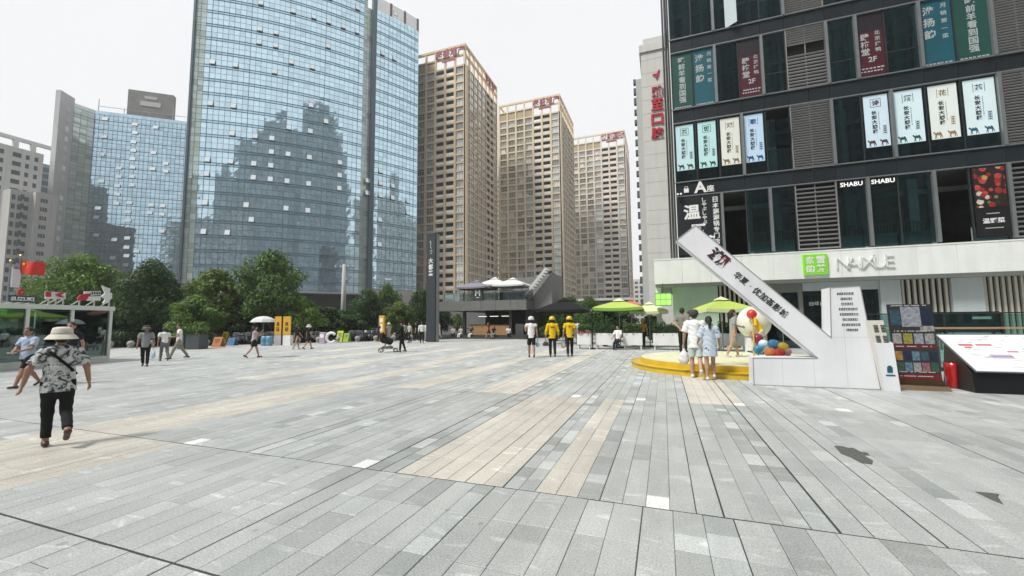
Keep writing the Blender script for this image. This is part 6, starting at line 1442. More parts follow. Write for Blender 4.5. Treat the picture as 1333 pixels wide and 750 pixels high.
def a_board(px0, px1, y0, y1, col, label, text_=None, legcol=None):
    pa, pb = G(px0, y1), G(px1, y1); D = math.hypot((pa.x+pb.x)/2, (pa.y+pb.y)/2); c = (pa+pb)/2; h = PD((px0+px1)/2, y0, D).z; u = (pb-pa).normalized(); L_ = (pb-pa).length
    o = thing('standing_board', label, 'sign', c, math.atan2(u.y, u.x)); m = mat('board_%s' % col[0], col[1], 0.5, var=0.08)
    MB().obox((0, 0.15, h/2+0.03), (L_/2, 0, 0), (0, 0.12, h/2-0.03), (0, 0.02, 0.006)).build('front_panel', m, o); MB().obox((0, 0.42, h/2+0.03), (L_/2, 0, 0), (0, -0.12, h/2-0.03), (0, 0.02, 0.006)).build('rear_panel', m, o)
    q = MB(); r_ = random.Random(px0)
    for k in range(5): q.obox((r_.uniform(-.05, .05), 0.15+0.24*(0.25+k*.12-.5)-0.024, h*(0.25+k*0.13)), (L_*r_.uniform(.2, .38), 0, 0), (0, 0.001, 0.004), (0, 0.012, h*0.03))
    q.build('print', mat('board_print', (0.08, 0.06, 0.05), 0.6), o, kind='stuff'); return o
a_board(274.5, 285.5, 439, 453, ('orange', (0.5, 0.2, 0.06)), 'orange standing board beside the dark planter boxes'); a_board(286.5, 293, 432, 449, ('yellow', (0.7, 0.55, 0.05)), 'tall yellow standing board beside the orange board'); a_board(293.5, 303, 440, 451, ('blue', (0.03, 0.14, 0.3)), 'blue standing board next to the yellow board')
a_board(437, 444.5, 431, 446, ('lime', (0.5, 0.6, 0.05)), 'pale lime standing board beside the white letter'); a_board(446, 452.5, 434, 446, ('green', (0.25, 0.42, 0.04)), 'green standing board next to the pale lime board')
# twin yellow banners on a white plinth
pb = G(367, 449.5); D = math.hypot(pb.x, pb.y); zt_ = PD(367, 412, D).z; zm = PD(367, 436, D).z
o = thing('twin_banner', 'pair of yellow vertical banners on a pale plinth under the tallest tree', 'banner', pb, math.atan2(c_r.y, c_r.x)*1.0-R(15))
yb_ = mat('banner_yellow', (0.68, 0.38, 0.03), 0.55, var=0.06)
for i, sx_ in enumerate((-1, 1)):
    ww = 0.62; cx_ = sx_*0.42
    b = MB().obox((cx_, 0.05*sx_*0, (zt_+zm)/2), (ww/2*1.1, 0.02*sx_, 0), (0, 0.03, 0), (0, 0, (zt_-zm)/2)).build('banner', yb_, o)
    strokes([(cx_, -0.05, zm+0.45+q_*0.42) for q_ in range(int((zt_-zm-0.5)/0.42))], 0.36, ink, i+40).parent = o
    MB().box(cx_-0.36, cx_+0.36, -0.02, 0.3, 0, zm-0.03).build('plinth', mat('plinth_lilac', (0.5, 0.48, 0.52) if i == 0 else (0.58, 0.58, 0.57), 0.6) if i == 0 else plw, o)
MB().tube([(0, -0.06, 0), (0, -0.06, zt_+0.1)], 0.04, 8).build('post', black, o)
# blue barrels, lilac post, white ring letter, yellow column sign
for i, (px, lab) in enumerate(((344, 'pale blue water barrel beside the twin banner'), (350.5, 'pale blue water barrel next to its twin near the banner'))):
    p = G(px, 450); o = thing('barrel', lab, 'barrel', p); MB().lathe([(.001, 0), (.22, 0), (.25, .1), (.25, .25), (.23, .27), (.25, .29), (.25, .6), (.2, .75), (.001, .75)], 18).build('body', mat('barrel_blue', (0.12, 0.32, 0.48), 0.4), o, smooth=True); MB().lathe([(.08, .75), (.08, .8), (.001, .8)], 10).build('cap', black, o)
p = G(431, 447.5); o = thing('ring_letter', 'white open ring letter standing beside the lime boards', 'sign', p, math.atan2(c_r.y, c_r.x)+R(10))
rg = MB(); rg.tube([(0.36*math.cos(a), 0, .5+.4*math.sin(a)) for a in np.linspace(R(35), R(325), 20)], 0.11, 8); rg.build('ring', paper_white, o, smooth=True); MB().box(-.4, .4, -.15, .15, 0, .05).build('base', plw, o)
p = G(421, 447.5); o = thing('lilac_box', 'lilac upright box beside the white ring letter', 'box', p); MB().bbox(-.3, .3, -.2, .2, 0, 0.95, .05).build('body', mat('lilac', (0.42, 0.33, 0.44), 0.5), o); MB().box(-.2, .2, -.208, -.2, .5, .8).build('label_panel', paper_white, o)
p = G(497, 445); D = math.hypot(p.x, p.y); z1_ = PD(497, 411, D).z; o = thing('column_sign', 'narrow yellow column sign among the waiting people', 'sign', p); MB().bbox(-.28, .28, -.12, .12, 0.0, z1_, .02).build('panel', yb_, o)
MB().box(-.15, .15, -.128, -.121, z1_*.75, z1_*.9).box(-.12, .12, -.128, -.121, z1_*.4, z1_*.68).build('print', paper_white, o, kind='stuff')
# concrete utility pole and slim lamp
p = on_road(446, 17); D = math.hypot(p.x, p.y); zt_ = PD(446, 344, D).z
o = thing('utility_pole', 'tall pale concrete utility pole with crossarm before the glass tower', 'pole', p, math.atan2(c_r.y, c_r.x)); MB().tube([(0, 0, -.2), (0, 0, zt_)], [.36, .24], 12).build('shaft', concrete, o, smooth=True)
MB().box(-1.3, 1.3, -.08, .08, zt_-.5, zt_-.35).build('crossarm', alu, o); MB().beam((0, 0, zt_*.72), (0.9, 0, zt_*.72+1.0), .1, .1).build('brace_arm', alu, o)
for x in (-1.15, -.5, .5, 1.15): MB().lathe([(.07, 0), (.09, .1), (.05, .2), (.001, .22)], 8, (x, 0, zt_-.35)).build('insulator', plw, o)
p = on_road(505, 12); D = math.hypot(p.x, p.y); zt_ = PD(505, 363, D).z
o = thing('street_lamp', 'slim pale street lamp before the stone base of the glass tower', 'street lamp', p); MB().tube([(0, 0, -.2), (0, 0, zt_)], [.12, .06], 8).build('pole', alu, o); MB().beam((-.5, 0, zt_), (.5, 0, zt_-.08), .16, .1).build('lamp_head', plw, o)
# ------------------------------------------------------------------ people: one continuous body surface each (blended tapered limbs), clothes as parts
def surface_nets(F, org, vx):
    ins = F < 0; nx, ny, nz = F.shape
    c = np.zeros((nx-1, ny-1, nz-1), np.int8)
    for dx in (0, 1):
        for dy in (0, 1):
            for dz in (0, 1): c += ins[dx:nx-1+dx, dy:ny-1+dy, dz:nz-1+dz]
    act = (c > 0) & (c < 8); ijk = np.argwhere(act)
    if not len(ijk): return [], []
    idx = -np.ones(act.shape, np.int64); idx[act] = np.arange(len(ijk))
    acc = np.zeros((len(ijk), 3)); cnt = np.zeros(len(ijk))
    cor = [(0,0,0),(1,0,0),(0,1,0),(1,1,0),(0,0,1),(1,0,1),(0,1,1),(1,1,1)]
    val = [F[ijk[:,0]+a, ijk[:,1]+b, ijk[:,2]+d] for a, b, d in cor]
    for i, j in ((0,1),(2,3),(4,5),(6,7),(0,2),(1,3),(4,6),(5,7),(0,4),(1,5),(2,6),(3,7)):
        m = (val[i] < 0) != (val[j] < 0)
        t = np.where(m, val[i]/np.where(m, val[i]-val[j], 1), 0)
        pi, pj = np.array(cor[i]), np.array(cor[j])
        acc += np.where(m[:, None], pi+t[:, None]*(pj-pi), 0); cnt += m
    V = (ijk+acc/cnt[:, None])*vx+org
    Fs = []
    for ax in range(3):
        sl0 = [slice(None)]*3; sl1 = [slice(None)]*3; sl0[ax] = slice(0, -1); sl1[ax] = slice(1, None)
        a, b = ins[tuple(sl0)], ins[tuple(sl1)]; e = np.argwhere(a != b); o1, o2 = [q for q in range(3) if q != ax]
        ok = (e[:, o1] > 0) & (e[:, o2] > 0) & (e[:, o1] < act.shape[o1]) & (e[:, o2] < act.shape[o2]); e = e[ok]
        if not len(e): continue
        d1 = np.zeros(3, int); d1[o1] = 1; d2 = np.zeros(3, int); d2[o2] = 1
        q = [idx[tuple((e-k).T)] for k in (0, d1, d1+d2, d2)]
        q = np.stack(q, 1); flip = a[tuple(e.T)]
        if ax == 1: flip = ~flip
        q[flip] = q[flip][:, ::-1]; Fs.append(q)
    return V, np.concatenate(Fs)
def sdf_mesh(name, prims, vx, m, k=0.03, cuts=(), fold=0.0, seed=0):
    """prims: (p0, p1, r0, r1, flat axis or None, flat factor, flat end?) blended with smooth radius k; cuts: (point, normal) keep normal side negative"""
    P = np.array([np.array(q)for pr in prims for q in pr[:2]]); rm = max(max(pr[2], pr[3]) for pr in prims)
    lo = P.min(0)-rm-3*vx-0.02; hi = P.max(0)+rm+3*vx+0.02; n = np.ceil((hi-lo)/vx).astype(int)+1
    F = np.full(n, 0.5, np.float32); ax = [lo[i]+np.arange(n[i])*vx for i in range(3)]
    for pr in prims:
        a, b = np.array(pr[0], float), np.array(pr[1], float); r0, r1 = pr[2], pr[3]; pad = max(r0, r1)+k+2*vx
        l = np.maximum(((np.minimum(a, b)-pad-lo)/vx).astype(int), 0); h = np.minimum(((np.maximum(a, b)+pad-lo)/vx).astype(int)+2, n)
        X, Y, Z = np.meshgrid(*[ax[i][l[i]:h[i]] for i in range(3)], indexing='ij'); ba = b-a; L2 = ba@ba+1e-9
        wx, wy, wz = X-a[0], Y-a[1], Z-a[2]; t = np.clip((wx*ba[0]+wy*ba[1]+wz*ba[2])/L2, 0, 1)
        tr = (wx*ba[0]+wy*ba[1]+wz*ba[2])/L2
        wx, wy, wz = wx-t*ba[0], wy-t*ba[1], wz-t*ba[2]
        if len(pr) > 4 and pr[4] is not None:
            f = np.array(pr[4], float); q = (wx*f[0]+wy*f[1]+wz*f[2])*(1/pr[5]-1); wx, wy, wz = wx+f[0]*q, wy+f[1]*q, wz+f[2]*q
        d = np.sqrt(wx*wx+wy*wy+wz*wz)-(r0+(r1-r0)*t)
        if len(pr) > 4 and pr[4] is not None: d = d*min(1, pr[5]+0.25)
        if len(pr) > 6 and pr[6]: d = np.maximum(d, (tr-1)*math.sqrt(L2))
        S_ = F[l[0]:h[0], l[1]:h[1], l[2]:h[2]]; hh = np.clip(0.5+0.5*(S_-d)/k, 0, 1)
        S_[...] = S_*(1-hh)+d*hh-k*hh*(1-hh)
    if fold or cuts:
        X, Y, Z = np.meshgrid(*ax, indexing='ij')
        if fold: F += fold*(np.sin(X*31+Z*17+seed)*np.sin(Z*23-Y*19+seed*2)+0.6*np.sin(Z*47+X*29+Y*37+seed))
        for p, nn_ in cuts: F = np.maximum(F, (X-p[0])*nn_[0]+(Y-p[1])*nn_[1]+(Z-p[2])*nn_[2])
    F[[0, -1]] = 0.5; F[:, [0, -1]] = 0.5; F[:, :, [0, -1]] = 0.5
    V, Q = surface_nets(F, lo, vx)
    me = bpy.data.meshes.new(name)
    if len(V):
        me.vertices.add(len(V)); me.vertices.foreach_set('co', np.asarray(V, np.float32).ravel()); me.loops.add(len(Q)*4); me.loops.foreach_set('vertex_index', Q.ravel().astype(np.int32))
        me.polygons.add(len(Q)); me.polygons.foreach_set('loop_start', np.arange(len(Q))*4); me.polygons.foreach_set('loop_total', np.full(len(Q), 4)); me.polygons.foreach_set('use_smooth', np.ones(len(Q), bool)); me.update(calc_edges=True)
    me.materials.append(m); return me
SKIN = mat('skin', (0.46, 0.28, 0.19), 0.55, var=0.06, vscale=9); SKIN2 = mat('skin_tan', (0.36, 0.2, 0.13), 0.55, var=0.06, vscale=9)
HAIR = mat('hair_black', (0.012, 0.01, 0.01), 0.5, bump=0.6, bscale=120); EYE = mat('eye_dark', (0.02, 0.015, 0.012), 0.3); LIP = mat('lip', (0.3, 0.1, 0.09), 0.5)
def cloth(name, col, var=0.06, vs=5.0): return mat('cloth_'+name, col, 0.85, var=var, vscale=vs, spec=0.2, bump=0.25, bscale=60)
def leafy():
    m = mat('cloth_leafy', (0.6, 0.62, 0.6), 0.85, spec=0.2); t = m.node_tree; b = t.nodes['Principled BSDF']; nn, ln = t.nodes.new, t.links.new
    tc_ = nn('ShaderNodeTexCoord'); n_ = nn('ShaderNodeTexNoise'); n_.inputs['Scale'].default_value = 9; n_.inputs['Detail'].default_value = 5; n_.inputs['Distortion'].default_value = 2.2; ln(tc_.outputs['Object'], n_.inputs['Vector'])
    r = nn('ShaderNodeValToRGB'); e = r.color_ramp.elements; e[0].position = 0.4; e[0].color = (0.66, 0.67, 0.65, 1); e[1].position = 0.62; e[1].color = (0.05, 0.055, 0.06, 1); q = e.new(0.5); q.color = (0.5, 0.52, 0.53, 1); q = e.new(0.56); q.color = (0.16, 0.18, 0.2, 1)
    ln(n_.outputs['Fac'], r.inputs['Fac']); ln(r.outputs['Color'], b.inputs['Base Color']); return m
def spotted(name, base, spot, sc, th):
    m = mat('cloth_'+name, base, 0.85, spec=0.2); t = m.node_tree; b = t.nodes['Principled BSDF']; nn, ln = t.nodes.new, t.links.new
    tc_ = nn('ShaderNodeTexCoord'); v = nn('ShaderNodeTexVoronoi'); v.inputs['Scale'].default_value = sc; ln(tc_.outputs['Object'], v.inputs['Vector'])
    r = nn('ShaderNodeValToRGB'); r.color_ramp.interpolation = 'LINEAR'; e = r.color_ramp.elements; e[0].position = th; e[0].color = (*spot, 1); e[1].position = th+0.06; e[1].color = (*base, 1); ln(v.outputs['Distance'], r.inputs['Fac']); ln(r.outputs['Color'], b.inputs['Base Color']); return m
def unit(v): v = np.array(v, float); return v/np.linalg.norm(v)
def rotx(v, a): c, s_ = math.cos(a), math.sin(a); return np.array([v[0], v[1]*c-v[2]*s_, v[1]*s_+v[2]*c])
def person(label, loc, heading, H=1.7, vx=0.02, legs=((20, 5), (-15, 25)), arms=((-12, 12, 15), (14, 12, 20)), top=None, bottom=None, hem=0.0, sleeve=0.5, leg_cover=1.0, skirt=False,
           shoes=None, hair='short', hat=None, fem=False, skin=SKIN, lean=0.0, turn=0.0, face=True, seat=False, group=None, bag=None, fat=1.0, z=0.0, loose=1.0, sock=None, strap=False, dress=False, lift=0.0):
    """legs: per side (thigh forward deg, knee bend deg); arms: (forward deg, outward deg, elbow bend deg). y = forward, x = the person's right."""
    s_ = H/1.7; o = thing('person', label, 'person', (loc[0], loc[1], z), heading, group); top = top or cloth('white', (0.7, 0.71, 0.7)); bottom = bottom or cloth('black', (0.02, 0.02, 0.023)); shoes = shoes or mat('shoe_dark', (0.03, 0.028, 0.03), 0.5)
    def J(x, y, z_): return np.array([x, y, z_])*s_
    th, sh, ah = 0.43*s_, 0.42*s_, 0.075*s_
    hips = [J(sx*0.092, 0, 0.0) for sx in (-1, 1)]; L = []
    for i in (0, 1):
        a, kb = R(legs[i][0]), R(legs[i][1]); d1 = rotx((0, 0, -1), a); d2 = rotx((0, 0, -1), a-kb); k_ = hips[i]+d1*th+J((-1, 1)[i]*0.0, 0, 0); an = k_+d2*sh; L.append([hips[i], k_, an, a-kb])
    low = min(l[2][2] for l in L)-ah-0.005
    pz = -low if not seat else seat
    pel = J(0, 0, 0)+np.array([0, 0, pz])
    for l in L:
        for q in range(3): l[q] = l[q]+np.array([0, 0, pz])
    la = R(lean); up = np.array([0, -math.sin(la)*-1, math.cos(la)]); fw = np.array([0, math.cos(la), -math.sin(la)])
    def T(x, y, h): return pel+np.array([x*s_, 0, 0])+fw*y*s_+up*h*s_
    chest = T(0, 0.0, 0.36); neck = T(0, 0.0, 0.53); headc = T(0, 0.035, 0.675); sw = (0.165 if fem else 0.185)*fat**0.4
    A = []
    for i, sx in ((0, -1), (1, 1)):
        f, ou, eb = [R(q) for q in arms[i][:3]]; sh_ = T(sx*sw, 0, 0.475); d1 = rotx((sx*math.sin(ou), 0, -math.cos(ou)), f-la*0.3); e = sh_+d1*0.27*s_; d2 = rotx((sx*math.sin(ou)*0.4, 0, -1), f+eb-la*0.3); d2 = d2/np.linalg.norm(d2)
        if len(arms[i]) > 3: t_ = np.array(arms[i][3])*s_+pel; d2 = unit(t_-e)
        w_ = e+d2*0.24*s_; A.append((sh_, e, w_, d2))
    q = s_; B = []; fx = (0, 1, 0)
    tw = (0.105 if fem else 0.115)*fat
    B += [(T(0, 0, 0.02), T(0, 0, 0.2), 0.13*q*fat, (0.105 if fem else 0.118)*q*fat, fx, 0.72), (T(0, 0, 0.2), T(0, 0, 0.42), 0.108*q*fat, 0.13*q*fat**0.7, fx, 0.7), (T(-sw*0.72, 0, 0.46), T(sw*0.72, 0, 0.46), 0.062*q, 0.062*q), (T(0, -0.01, 0.47), T(0, 0.02, 0.6), 0.056*q, 0.05*q)]
    B += [(T(0, 0.015, 0.69), T(0, 0.03, 0.72), 0.092*q, 0.094*q, (1, 0, 0), 0.86), (T(0, 0.055, 0.625), T(0, 0.05, 0.66), 0.05*q, 0.07*q, (1, 0, 0), 0.9)]
    if face:
        B += [(T(0, 0.118, 0.685), T(0, 0.142, 0.655), 0.012*q, 0.017*q), (T(-.085, 0.02, 0.66), T(-.088, 0.015, 0.695), 0.018*q, 0.02*q, (1, 0, 0), .5), (T(.085, 0.02, 0.66), T(.088, 0.015, 0.695), 0.018*q, 0.02*q, (1, 0, 0), .5), (T(0, .1, .6), T(0, .095, .61), .022*q, .02*q)]
    for i, (a, e, w_, d2) in enumerate(A):
        B += [(a, e, 0.05*q*fat**.5, 0.04*q), (e, w_, 0.041*q, 0.028*q)]
        sx = (-1, 1)[i]; h = unit(d2); side = unit(np.cross(h, (sx, 0, 0.001))); lat = unit(np.cross(side, h)); pm = w_+h*0.085*q     # palm faces the thigh: flat across lat
        B += [(w_, pm, 0.03*q, 0.036*q, lat, 0.5)]
        for fi, (off, ln_) in enumerate(((-.027, .062), (-.009, .075), (.009, .07), (.026, .055))):
            b0 = pm+side*off*q; m1 = b0+h*ln_*0.5*q+lat*(-sx*.008)*q; m2 = m1+unit(h*0.8-lat*sx*0.55)*ln_*0.5*q
            B += [(b0, m1, .0095*q, .009*q), (m1, m2, .009*q, .0075*q)]
        fwd = side if side[1] > 0 else -side
        t0 = w_+h*.03*q+fwd*.025*q; t1 = t0+unit(h*.7+fwd*.7)*.035*q; B += [(t0, t1, .012*q, .011*q), (t1, t1+unit(h+fwd*.2)*.03*q, .011*q, .009*q)]
    for i, (hp, kn_, an, fa) in enumerate(L):
        B += [(hp, kn_, 0.082*q*fat**.6, 0.055*q), (kn_, kn_+(an-kn_)*0.4, 0.053*q, 0.055*q), (kn_+(an-kn_)*0.35, an, 0.055*q, 0.036*q)]
        fd = rotx((0, 1, 0), fa*0.8 if legs[i][1] > 12 else 0); heel = an+rotx((0, -0.035*q, -0.035*q), fa*.8 if legs[i][1] > 12 else 0); L[i].append((fd, heel)); B += [(an, heel, .034*q, .033*q), (heel, heel+fd*.17*q, .033*q, .026*q)]
    link('body', sdf_mesh('body', B, vx, skin, 0.022*q), o)
    seed = abs(hash(label)) % 97 if False else sum(map(ord, label)) % 97
    # top
    g = 0.018*q*loose; C = [(T(0, 0, hem-0.03 if not dress else -0.3), T(0, 0, 0.2), (0.138*fat+.004)*q+g*1.3, 0.125*fat*q+g, fx, 0.74), (T(0, 0, 0.2), T(0, 0, 0.42), 0.118*fat*q+g, 0.137*fat**.7*q+g*.8, fx, 0.72), (T(-sw*.75, 0, 0.458), T(sw*.75, 0, 0.458), 0.068*q+g*.5, 0.068*q+g*.5)]
    for (a, e, w_, d2) in A:
        if sleeve <= 0: continue
        if sleeve <= 1: C += [(a, a+(e-a)*max(sleeve, .2), 0.06*q+g*.5, 0.058*q+g*(.5+sleeve*.5), None, 1, True)]
        else: C += [(a, e, 0.06*q+g*.5, .05*q+g*.5), (e, e+(w_-e)*(sleeve-1), .05*q+g*.5, .036*q+g*.5, None, 1, True)]
    cuts = [(tuple(T(0, 0, hem)), tuple(-up))]
    tm = sdf_mesh('shirt', C, vx, top, 0.03*q, cuts, 0.0035*loose, seed); sh_o = link('dress' if dress else 'shirt', tm, o)
    # bottom
    if not dress:
        D_ = [(T(0, 0, -0.06), T(0, 0, 0.1), (0.142*fat)*q+.006, (0.128*fat)*q+.006, fx, 0.76)]
        for i, (hp, kn_, an, fa, ft) in enumerate(L):
            if skirt: D_ += [(hp, hp+(kn_-hp)*leg_cover*2, .1*q, .12*q, None, 1, True)]; continue
            if leg_cover <= .5: D_ += [(hp, hp+(kn_-hp)*leg_cover*2, .094*q*fat**.6, .088*q, None, 1, True)]
            else: D_ += [(hp, kn_, .093*q*fat**.6, .068*q), (kn_, kn_+(an-kn_)*min(1.0, (leg_cover-.5)*2), .067*q, .058*q, None, 1, True)]
        link('skirt' if skirt else ('shorts' if leg_cover <= .55 else 'trousers'), sdf_mesh('trousers', D_, vx, bottom, .03*q, [(tuple(T(0, 0, 0.09)), (0, 0, 1))], .003, seed+3), o)
    # shoes
    for i, (hp, kn_, an, fa, (fd, heel)) in enumerate(L):
        dn = np.cross((1, 0, 0), fd); b0 = heel+dn*0.0
        link('shoe', sdf_mesh('shoe', [(heel-fd*.012*q, heel+fd*.17*q, .04*q, .037*q, unit(dn), .85), (heel, an-(an-heel)*.35, .04*q, .04*q)], min(vx, .016), shoes, .02*q), o)
        if sock: link('sock', sdf_mesh('sock', [(an+(kn_-an)*.02, an+(kn_-an)*sock[0], .046*q, .052*q, None, 1, True)], vx, sock[1], .02), o)
    # hair, hat, face details
    hd = lambda x, y, h: T(x, y, h)
    if hair:
        Hh = [(hd(0, .0, .705), hd(0, .015, .73), .104*q, .102*q, (1, 0, 0), .88)]; cut = [(tuple(hd(0, .06, .70)), tuple(fw*.85-up*.62))]
        if hair in ('pony', 'long'): Hh += [(hd(0, -.09, .70), hd(0, -.14, .5 if hair == 'pony' else .42), .05*q, .03*q)]
        if hair == 'long': Hh += [(hd(-.06, -.05, .66), hd(-.07, -.06, .45), .06*q, .05*q), (hd(.06, -.05, .66), hd(.07, -.06, .45), .06*q, .05*q)]
        if hair == 'bun': Hh += [(hd(0, -.06, .83), hd(0, -.06, .84), .055*q, .05*q)]
        link('hair', sdf_mesh('hair', Hh, min(vx, .016), HAIR, .02*q, cut, .002, seed), o)
    if face:
        ey = MB()
        for sx in (-1, 1): e_ = MB().sphere(tuple(hd(sx*.034, .109, .692)), .012*q, 8).build('eye', EYE, o); b_ = MB().beam(tuple(hd(sx*.018, .116, .715)), tuple(hd(sx*.052, .104, .717)), .012*q, .01*q).build('eyebrow', HAIR, o)
        MB().beam(tuple(hd(-.024, .119, .627)), tuple(hd(.024, .119, .627)), .012*q, .009*q).build('mouth', LIP, o)
    if hat:
        kind, hm = hat; up_m = Matrix.Rotation(-la, 4, 'X'); c0 = hd(0, .015, .73)
        if kind == 'bucket': pr = [(.19, -.055), (.182, -.045), (.15, .0), (.122, .02), (.118, .07), (.105, .115), (.06, .13), (.001, .132), (.001, .12), (.1, .06), (.115, .01), (.178, -.06), (.19, -.055)]
        elif kind == 'cap': pr = [(.112, -.03), (.116, .02), (.1, .085), (.05, .115), (.001, .12)]
        else: pr = [(.12, -.035), (.132, -.03), (.134, .02), (.118, .08), (.07, .12), (.001, .132)]
        ht = MB().lathe([(r_*q, z_*q) for r_, z_ in pr], 22, tuple(c0), sy=1.12)
        if kind == 'cap': ht.add([tuple(c0+np.array(v)*q) for v in ((-.08, .09, -.02), (.08, .09, -.02), (.06, .21, -.04), (-.06, .21, -.04), (-.08, .09, -.028), (.08, .09, -.028), (.06, .21, -.048), (-.06, .21, -.048))], [[0,1,2,3],[7,6,5,4],[0,4,5,1],[1,5,6,2],[2,6,7,3],[3,7,4,0]])
        link('helmet' if kind == 'helmet' else 'hat', ht.mesh('hat', hm, True), o)
        if kind == 'bucket': link('hat_band', MB().lathe([(.125*q, .018*q), (.124*q, .04*q)], 22, tuple(c0), sy=1.12).mesh('hat_band', mat('hat_band_cream', (0.5, 0.48, 0.4), .8), True), o)
        if kind == 'helmet': link('chin_strap', MB().lathe([(.1*q, -.03*q), (.085*q, -.14*q)], 16, tuple(c0), sy=1.0).mesh('chin_strap', black, True), o)
    if strap:
        pts = []
        for t in np.linspace(-0.15, 1.12, 12): 
            x_ = -.14+t*.29; h_ = .50-t*.34; yb = -math.sqrt(max(0.0, 1-(x_/.2)**2))*(.132*fat*q*.76+g*1.2+.012)/q
            pts.append(T(x_, yb if 0 <= t <= 1 else yb*.4, h_+(0.0 if t >= 0 else -.0)))
        st_ = MB()
        for a, b in zip(pts[:-1], pts[1:]): st_.beam(tuple(a), tuple(b), .036*q, .01*q, up=(0, -1, 0))
        st_.build('bag_strap', black, o)
    o['_hand'] = 0; del o['_hand']
    return o, A, L, pel, T
def hold(o, A, side, off=(0, 0, 0)):
    w_ = A[side][2]+A[side][3]*0.11; return Vector(o.matrix_basis @ Vector(w_)) if False else Matrix.Translation(o.location) @ Matrix.Rotation(o.rotation_euler.z, 4, 'Z') @ Vector(w_+np.array(off))
def bag_thing(p, label, col, w_=.22, h_=.3, name='plastic_bag', alpha=False):
    o = thing(name, label, 'bag', (p.x, p.y, p.z-h_-.12)); m = mat('bag_'+label[:14].replace(' ', '_'), col, .4, var=.12, vscale=14, bump=.5, bscale=25)
    me = sdf_mesh('sack', [((0, 0, h_*.3), (0, 0, h_*.55), w_*.5, w_*.42, (0, 1, 0), .6), ((0, 0, h_*.55), (0, 0, h_+.02), w_*.35, .03, (0, 1, 0), .5)], .015, m, .04, (), .006, 3); link('sack', me, o)
    MB().tube([(-.02, 0, h_), (-.03, 0, h_+.1), (0, 0, h_+.13), (.03, 0, h_+.1), (.02, 0, h_)], .008, 5).build('handle', m, o)
def heading_from(px, deg=0):   # 0 = walking straight away from the camera
    d = ray(px, 430); return math.atan2(-d.x, d.y)+R(deg)
c_black = cloth('black', (0.018, 0.018, 0.02)); c_white = cloth('white', (0.8, 0.81, 0.81)); c_grey = cloth('grey', (0.16, 0.17, 0.17)); c_yel = cloth('yellow', (0.75, 0.5, 0.015)); c_navy = cloth('navy', (0.02, 0.025, 0.04)); c_blue = cloth('pale_blue', (0.42, 0.52, 0.68)); c_pol = cloth('heather', (0.3, 0.31, 0.33)); c_khaki = cloth('khaki', (0.3, 0.28, 0.22)); c_mint = cloth('mint', (0.5, 0.57, 0.54)); c_red = cloth('red', (0.4, 0.03, 0.04)); c_pink = cloth('pink', (0.55, 0.45, 0.48)); c_sage = cloth('sage', (0.2, 0.21, 0.18)); c_pale = cloth('pale_grey', (0.45, 0.46, 0.46))
sh_white = mat('shoe_white', (0.65, 0.65, 0.64), .5); sh_brown = mat('shoe_brown', (0.07, 0.035, 0.025), .5)
# near figures
person('elderly woman from behind in a leaf-print blouse and cream sun hat, walking', G(70, 580), heading_from(70, 4), H=1.56, vx=.0115, legs=((2, 3), (-12, 42)), arms=((-4, 30, 16), (3, 26, 10)), top=leafy(), hem=-.13, sleeve=.78, leg_cover=.94, shoes=sh_brown, hair='short', hat=('bucket', mat('hat_cream', (0.62, 0.59, 0.5), .85, var=.08, vscale=12, bump=.4, bscale=50)), fem=True, skin=SKIN2, fat=1.16, face=False, strap=True, loose=1.5, lean=4)
o, A, L_, pel, T = person('man in a pale blue T-shirt and black shorts passing the kiosk', G(33, 504), heading_from(33, 128), H=1.64, vx=.014, legs=((24, 4), (-20, 16)), arms=((24, 8, 0, (-.02, .3, .14)), (24, 8, 0, (.06, .3, .13))), top=c_blue, hem=-.08, sleeve=.7, leg_cover=.42, skin=SKIN2, fat=1.12, loose=1.4)
p = hold(o, A, 1, (-.04, .05, .02)); ph = thing('phone', 'small pale phone held by the man in pale blue', 'phone', p, o.rotation_euler.z); MB().bbox(-.04, .04, -.075, .075, -.01, .01, .004).build('body', mat('phone_pale', (0.6, 0.6, 0.6), .3), ph); MB().box(-.034, .034, -.068, .068, .0102, .0115).build('screen', mat('phone_screen', (0.05, 0.06, 0.08), .15), ph)
person('man in a dark navy shirt half hidden behind the woman with the sun hat', G(88, 500), heading_from(88, 150), H=1.74, vx=.018, legs=((14, 4), (-14, 18)), top=c_navy, hem=-.06, sleeve=.6, leg_cover=.95)
o, A, *_ = person('man in a grey polo shirt, dark hat and black trousers carrying a bag', G(188, 477), heading_from(188, 172), H=1.58, vx=.018, legs=((8, 3), (-8, 14)), arms=((6, 14, 18), (4, 12, 10)), top=c_pol, hem=-.1, sleeve=.7, leg_cover=.96, hat=('bucket', mat('hat_dark', (0.05, 0.05, 0.05), .8)), skin=SKIN2, loose=1.3, fat=1.08)
bag_thing(hold(o, A, 0), 'pale blue plastic bag in the hand of the man in grey polo', (0.45, 0.6, 0.68))
person('person in white T-shirt and grey trousers seen from behind, bending slightly', G(213, 470), heading_from(213, 15), H=1.55, vx=.02, legs=((16, 8), (-14, 20)), top=c_white, bottom=c_grey, hem=-.02, sleeve=.6, leg_cover=.95, lean=12, face=False, skin=SKIN2)
person('man in white shirt and khaki trousers striding beside the bent walker', G(232, 467), heading_from(232, 95), H=1.74, vx=.02, legs=((26, 6), (-20, 12)), arms=((22, 8, 60), (-10, 8, 15)), top=c_white, bottom=c_khaki, hem=-.05, sleeve=.6, leg_cover=.96)
o, A, L_, pel, T = person('woman in a pale pink top and black shorts under a white parasol', G(330, 466), heading_from(330, -80), H=1.6, vx=.02, legs=((20, 6), (-18, 20)), arms=((10, 8, 95), (40, 6, 110)), top=c_pink, hem=-.02, sleeve=.7, leg_cover=.36, fem=True, hair='long')
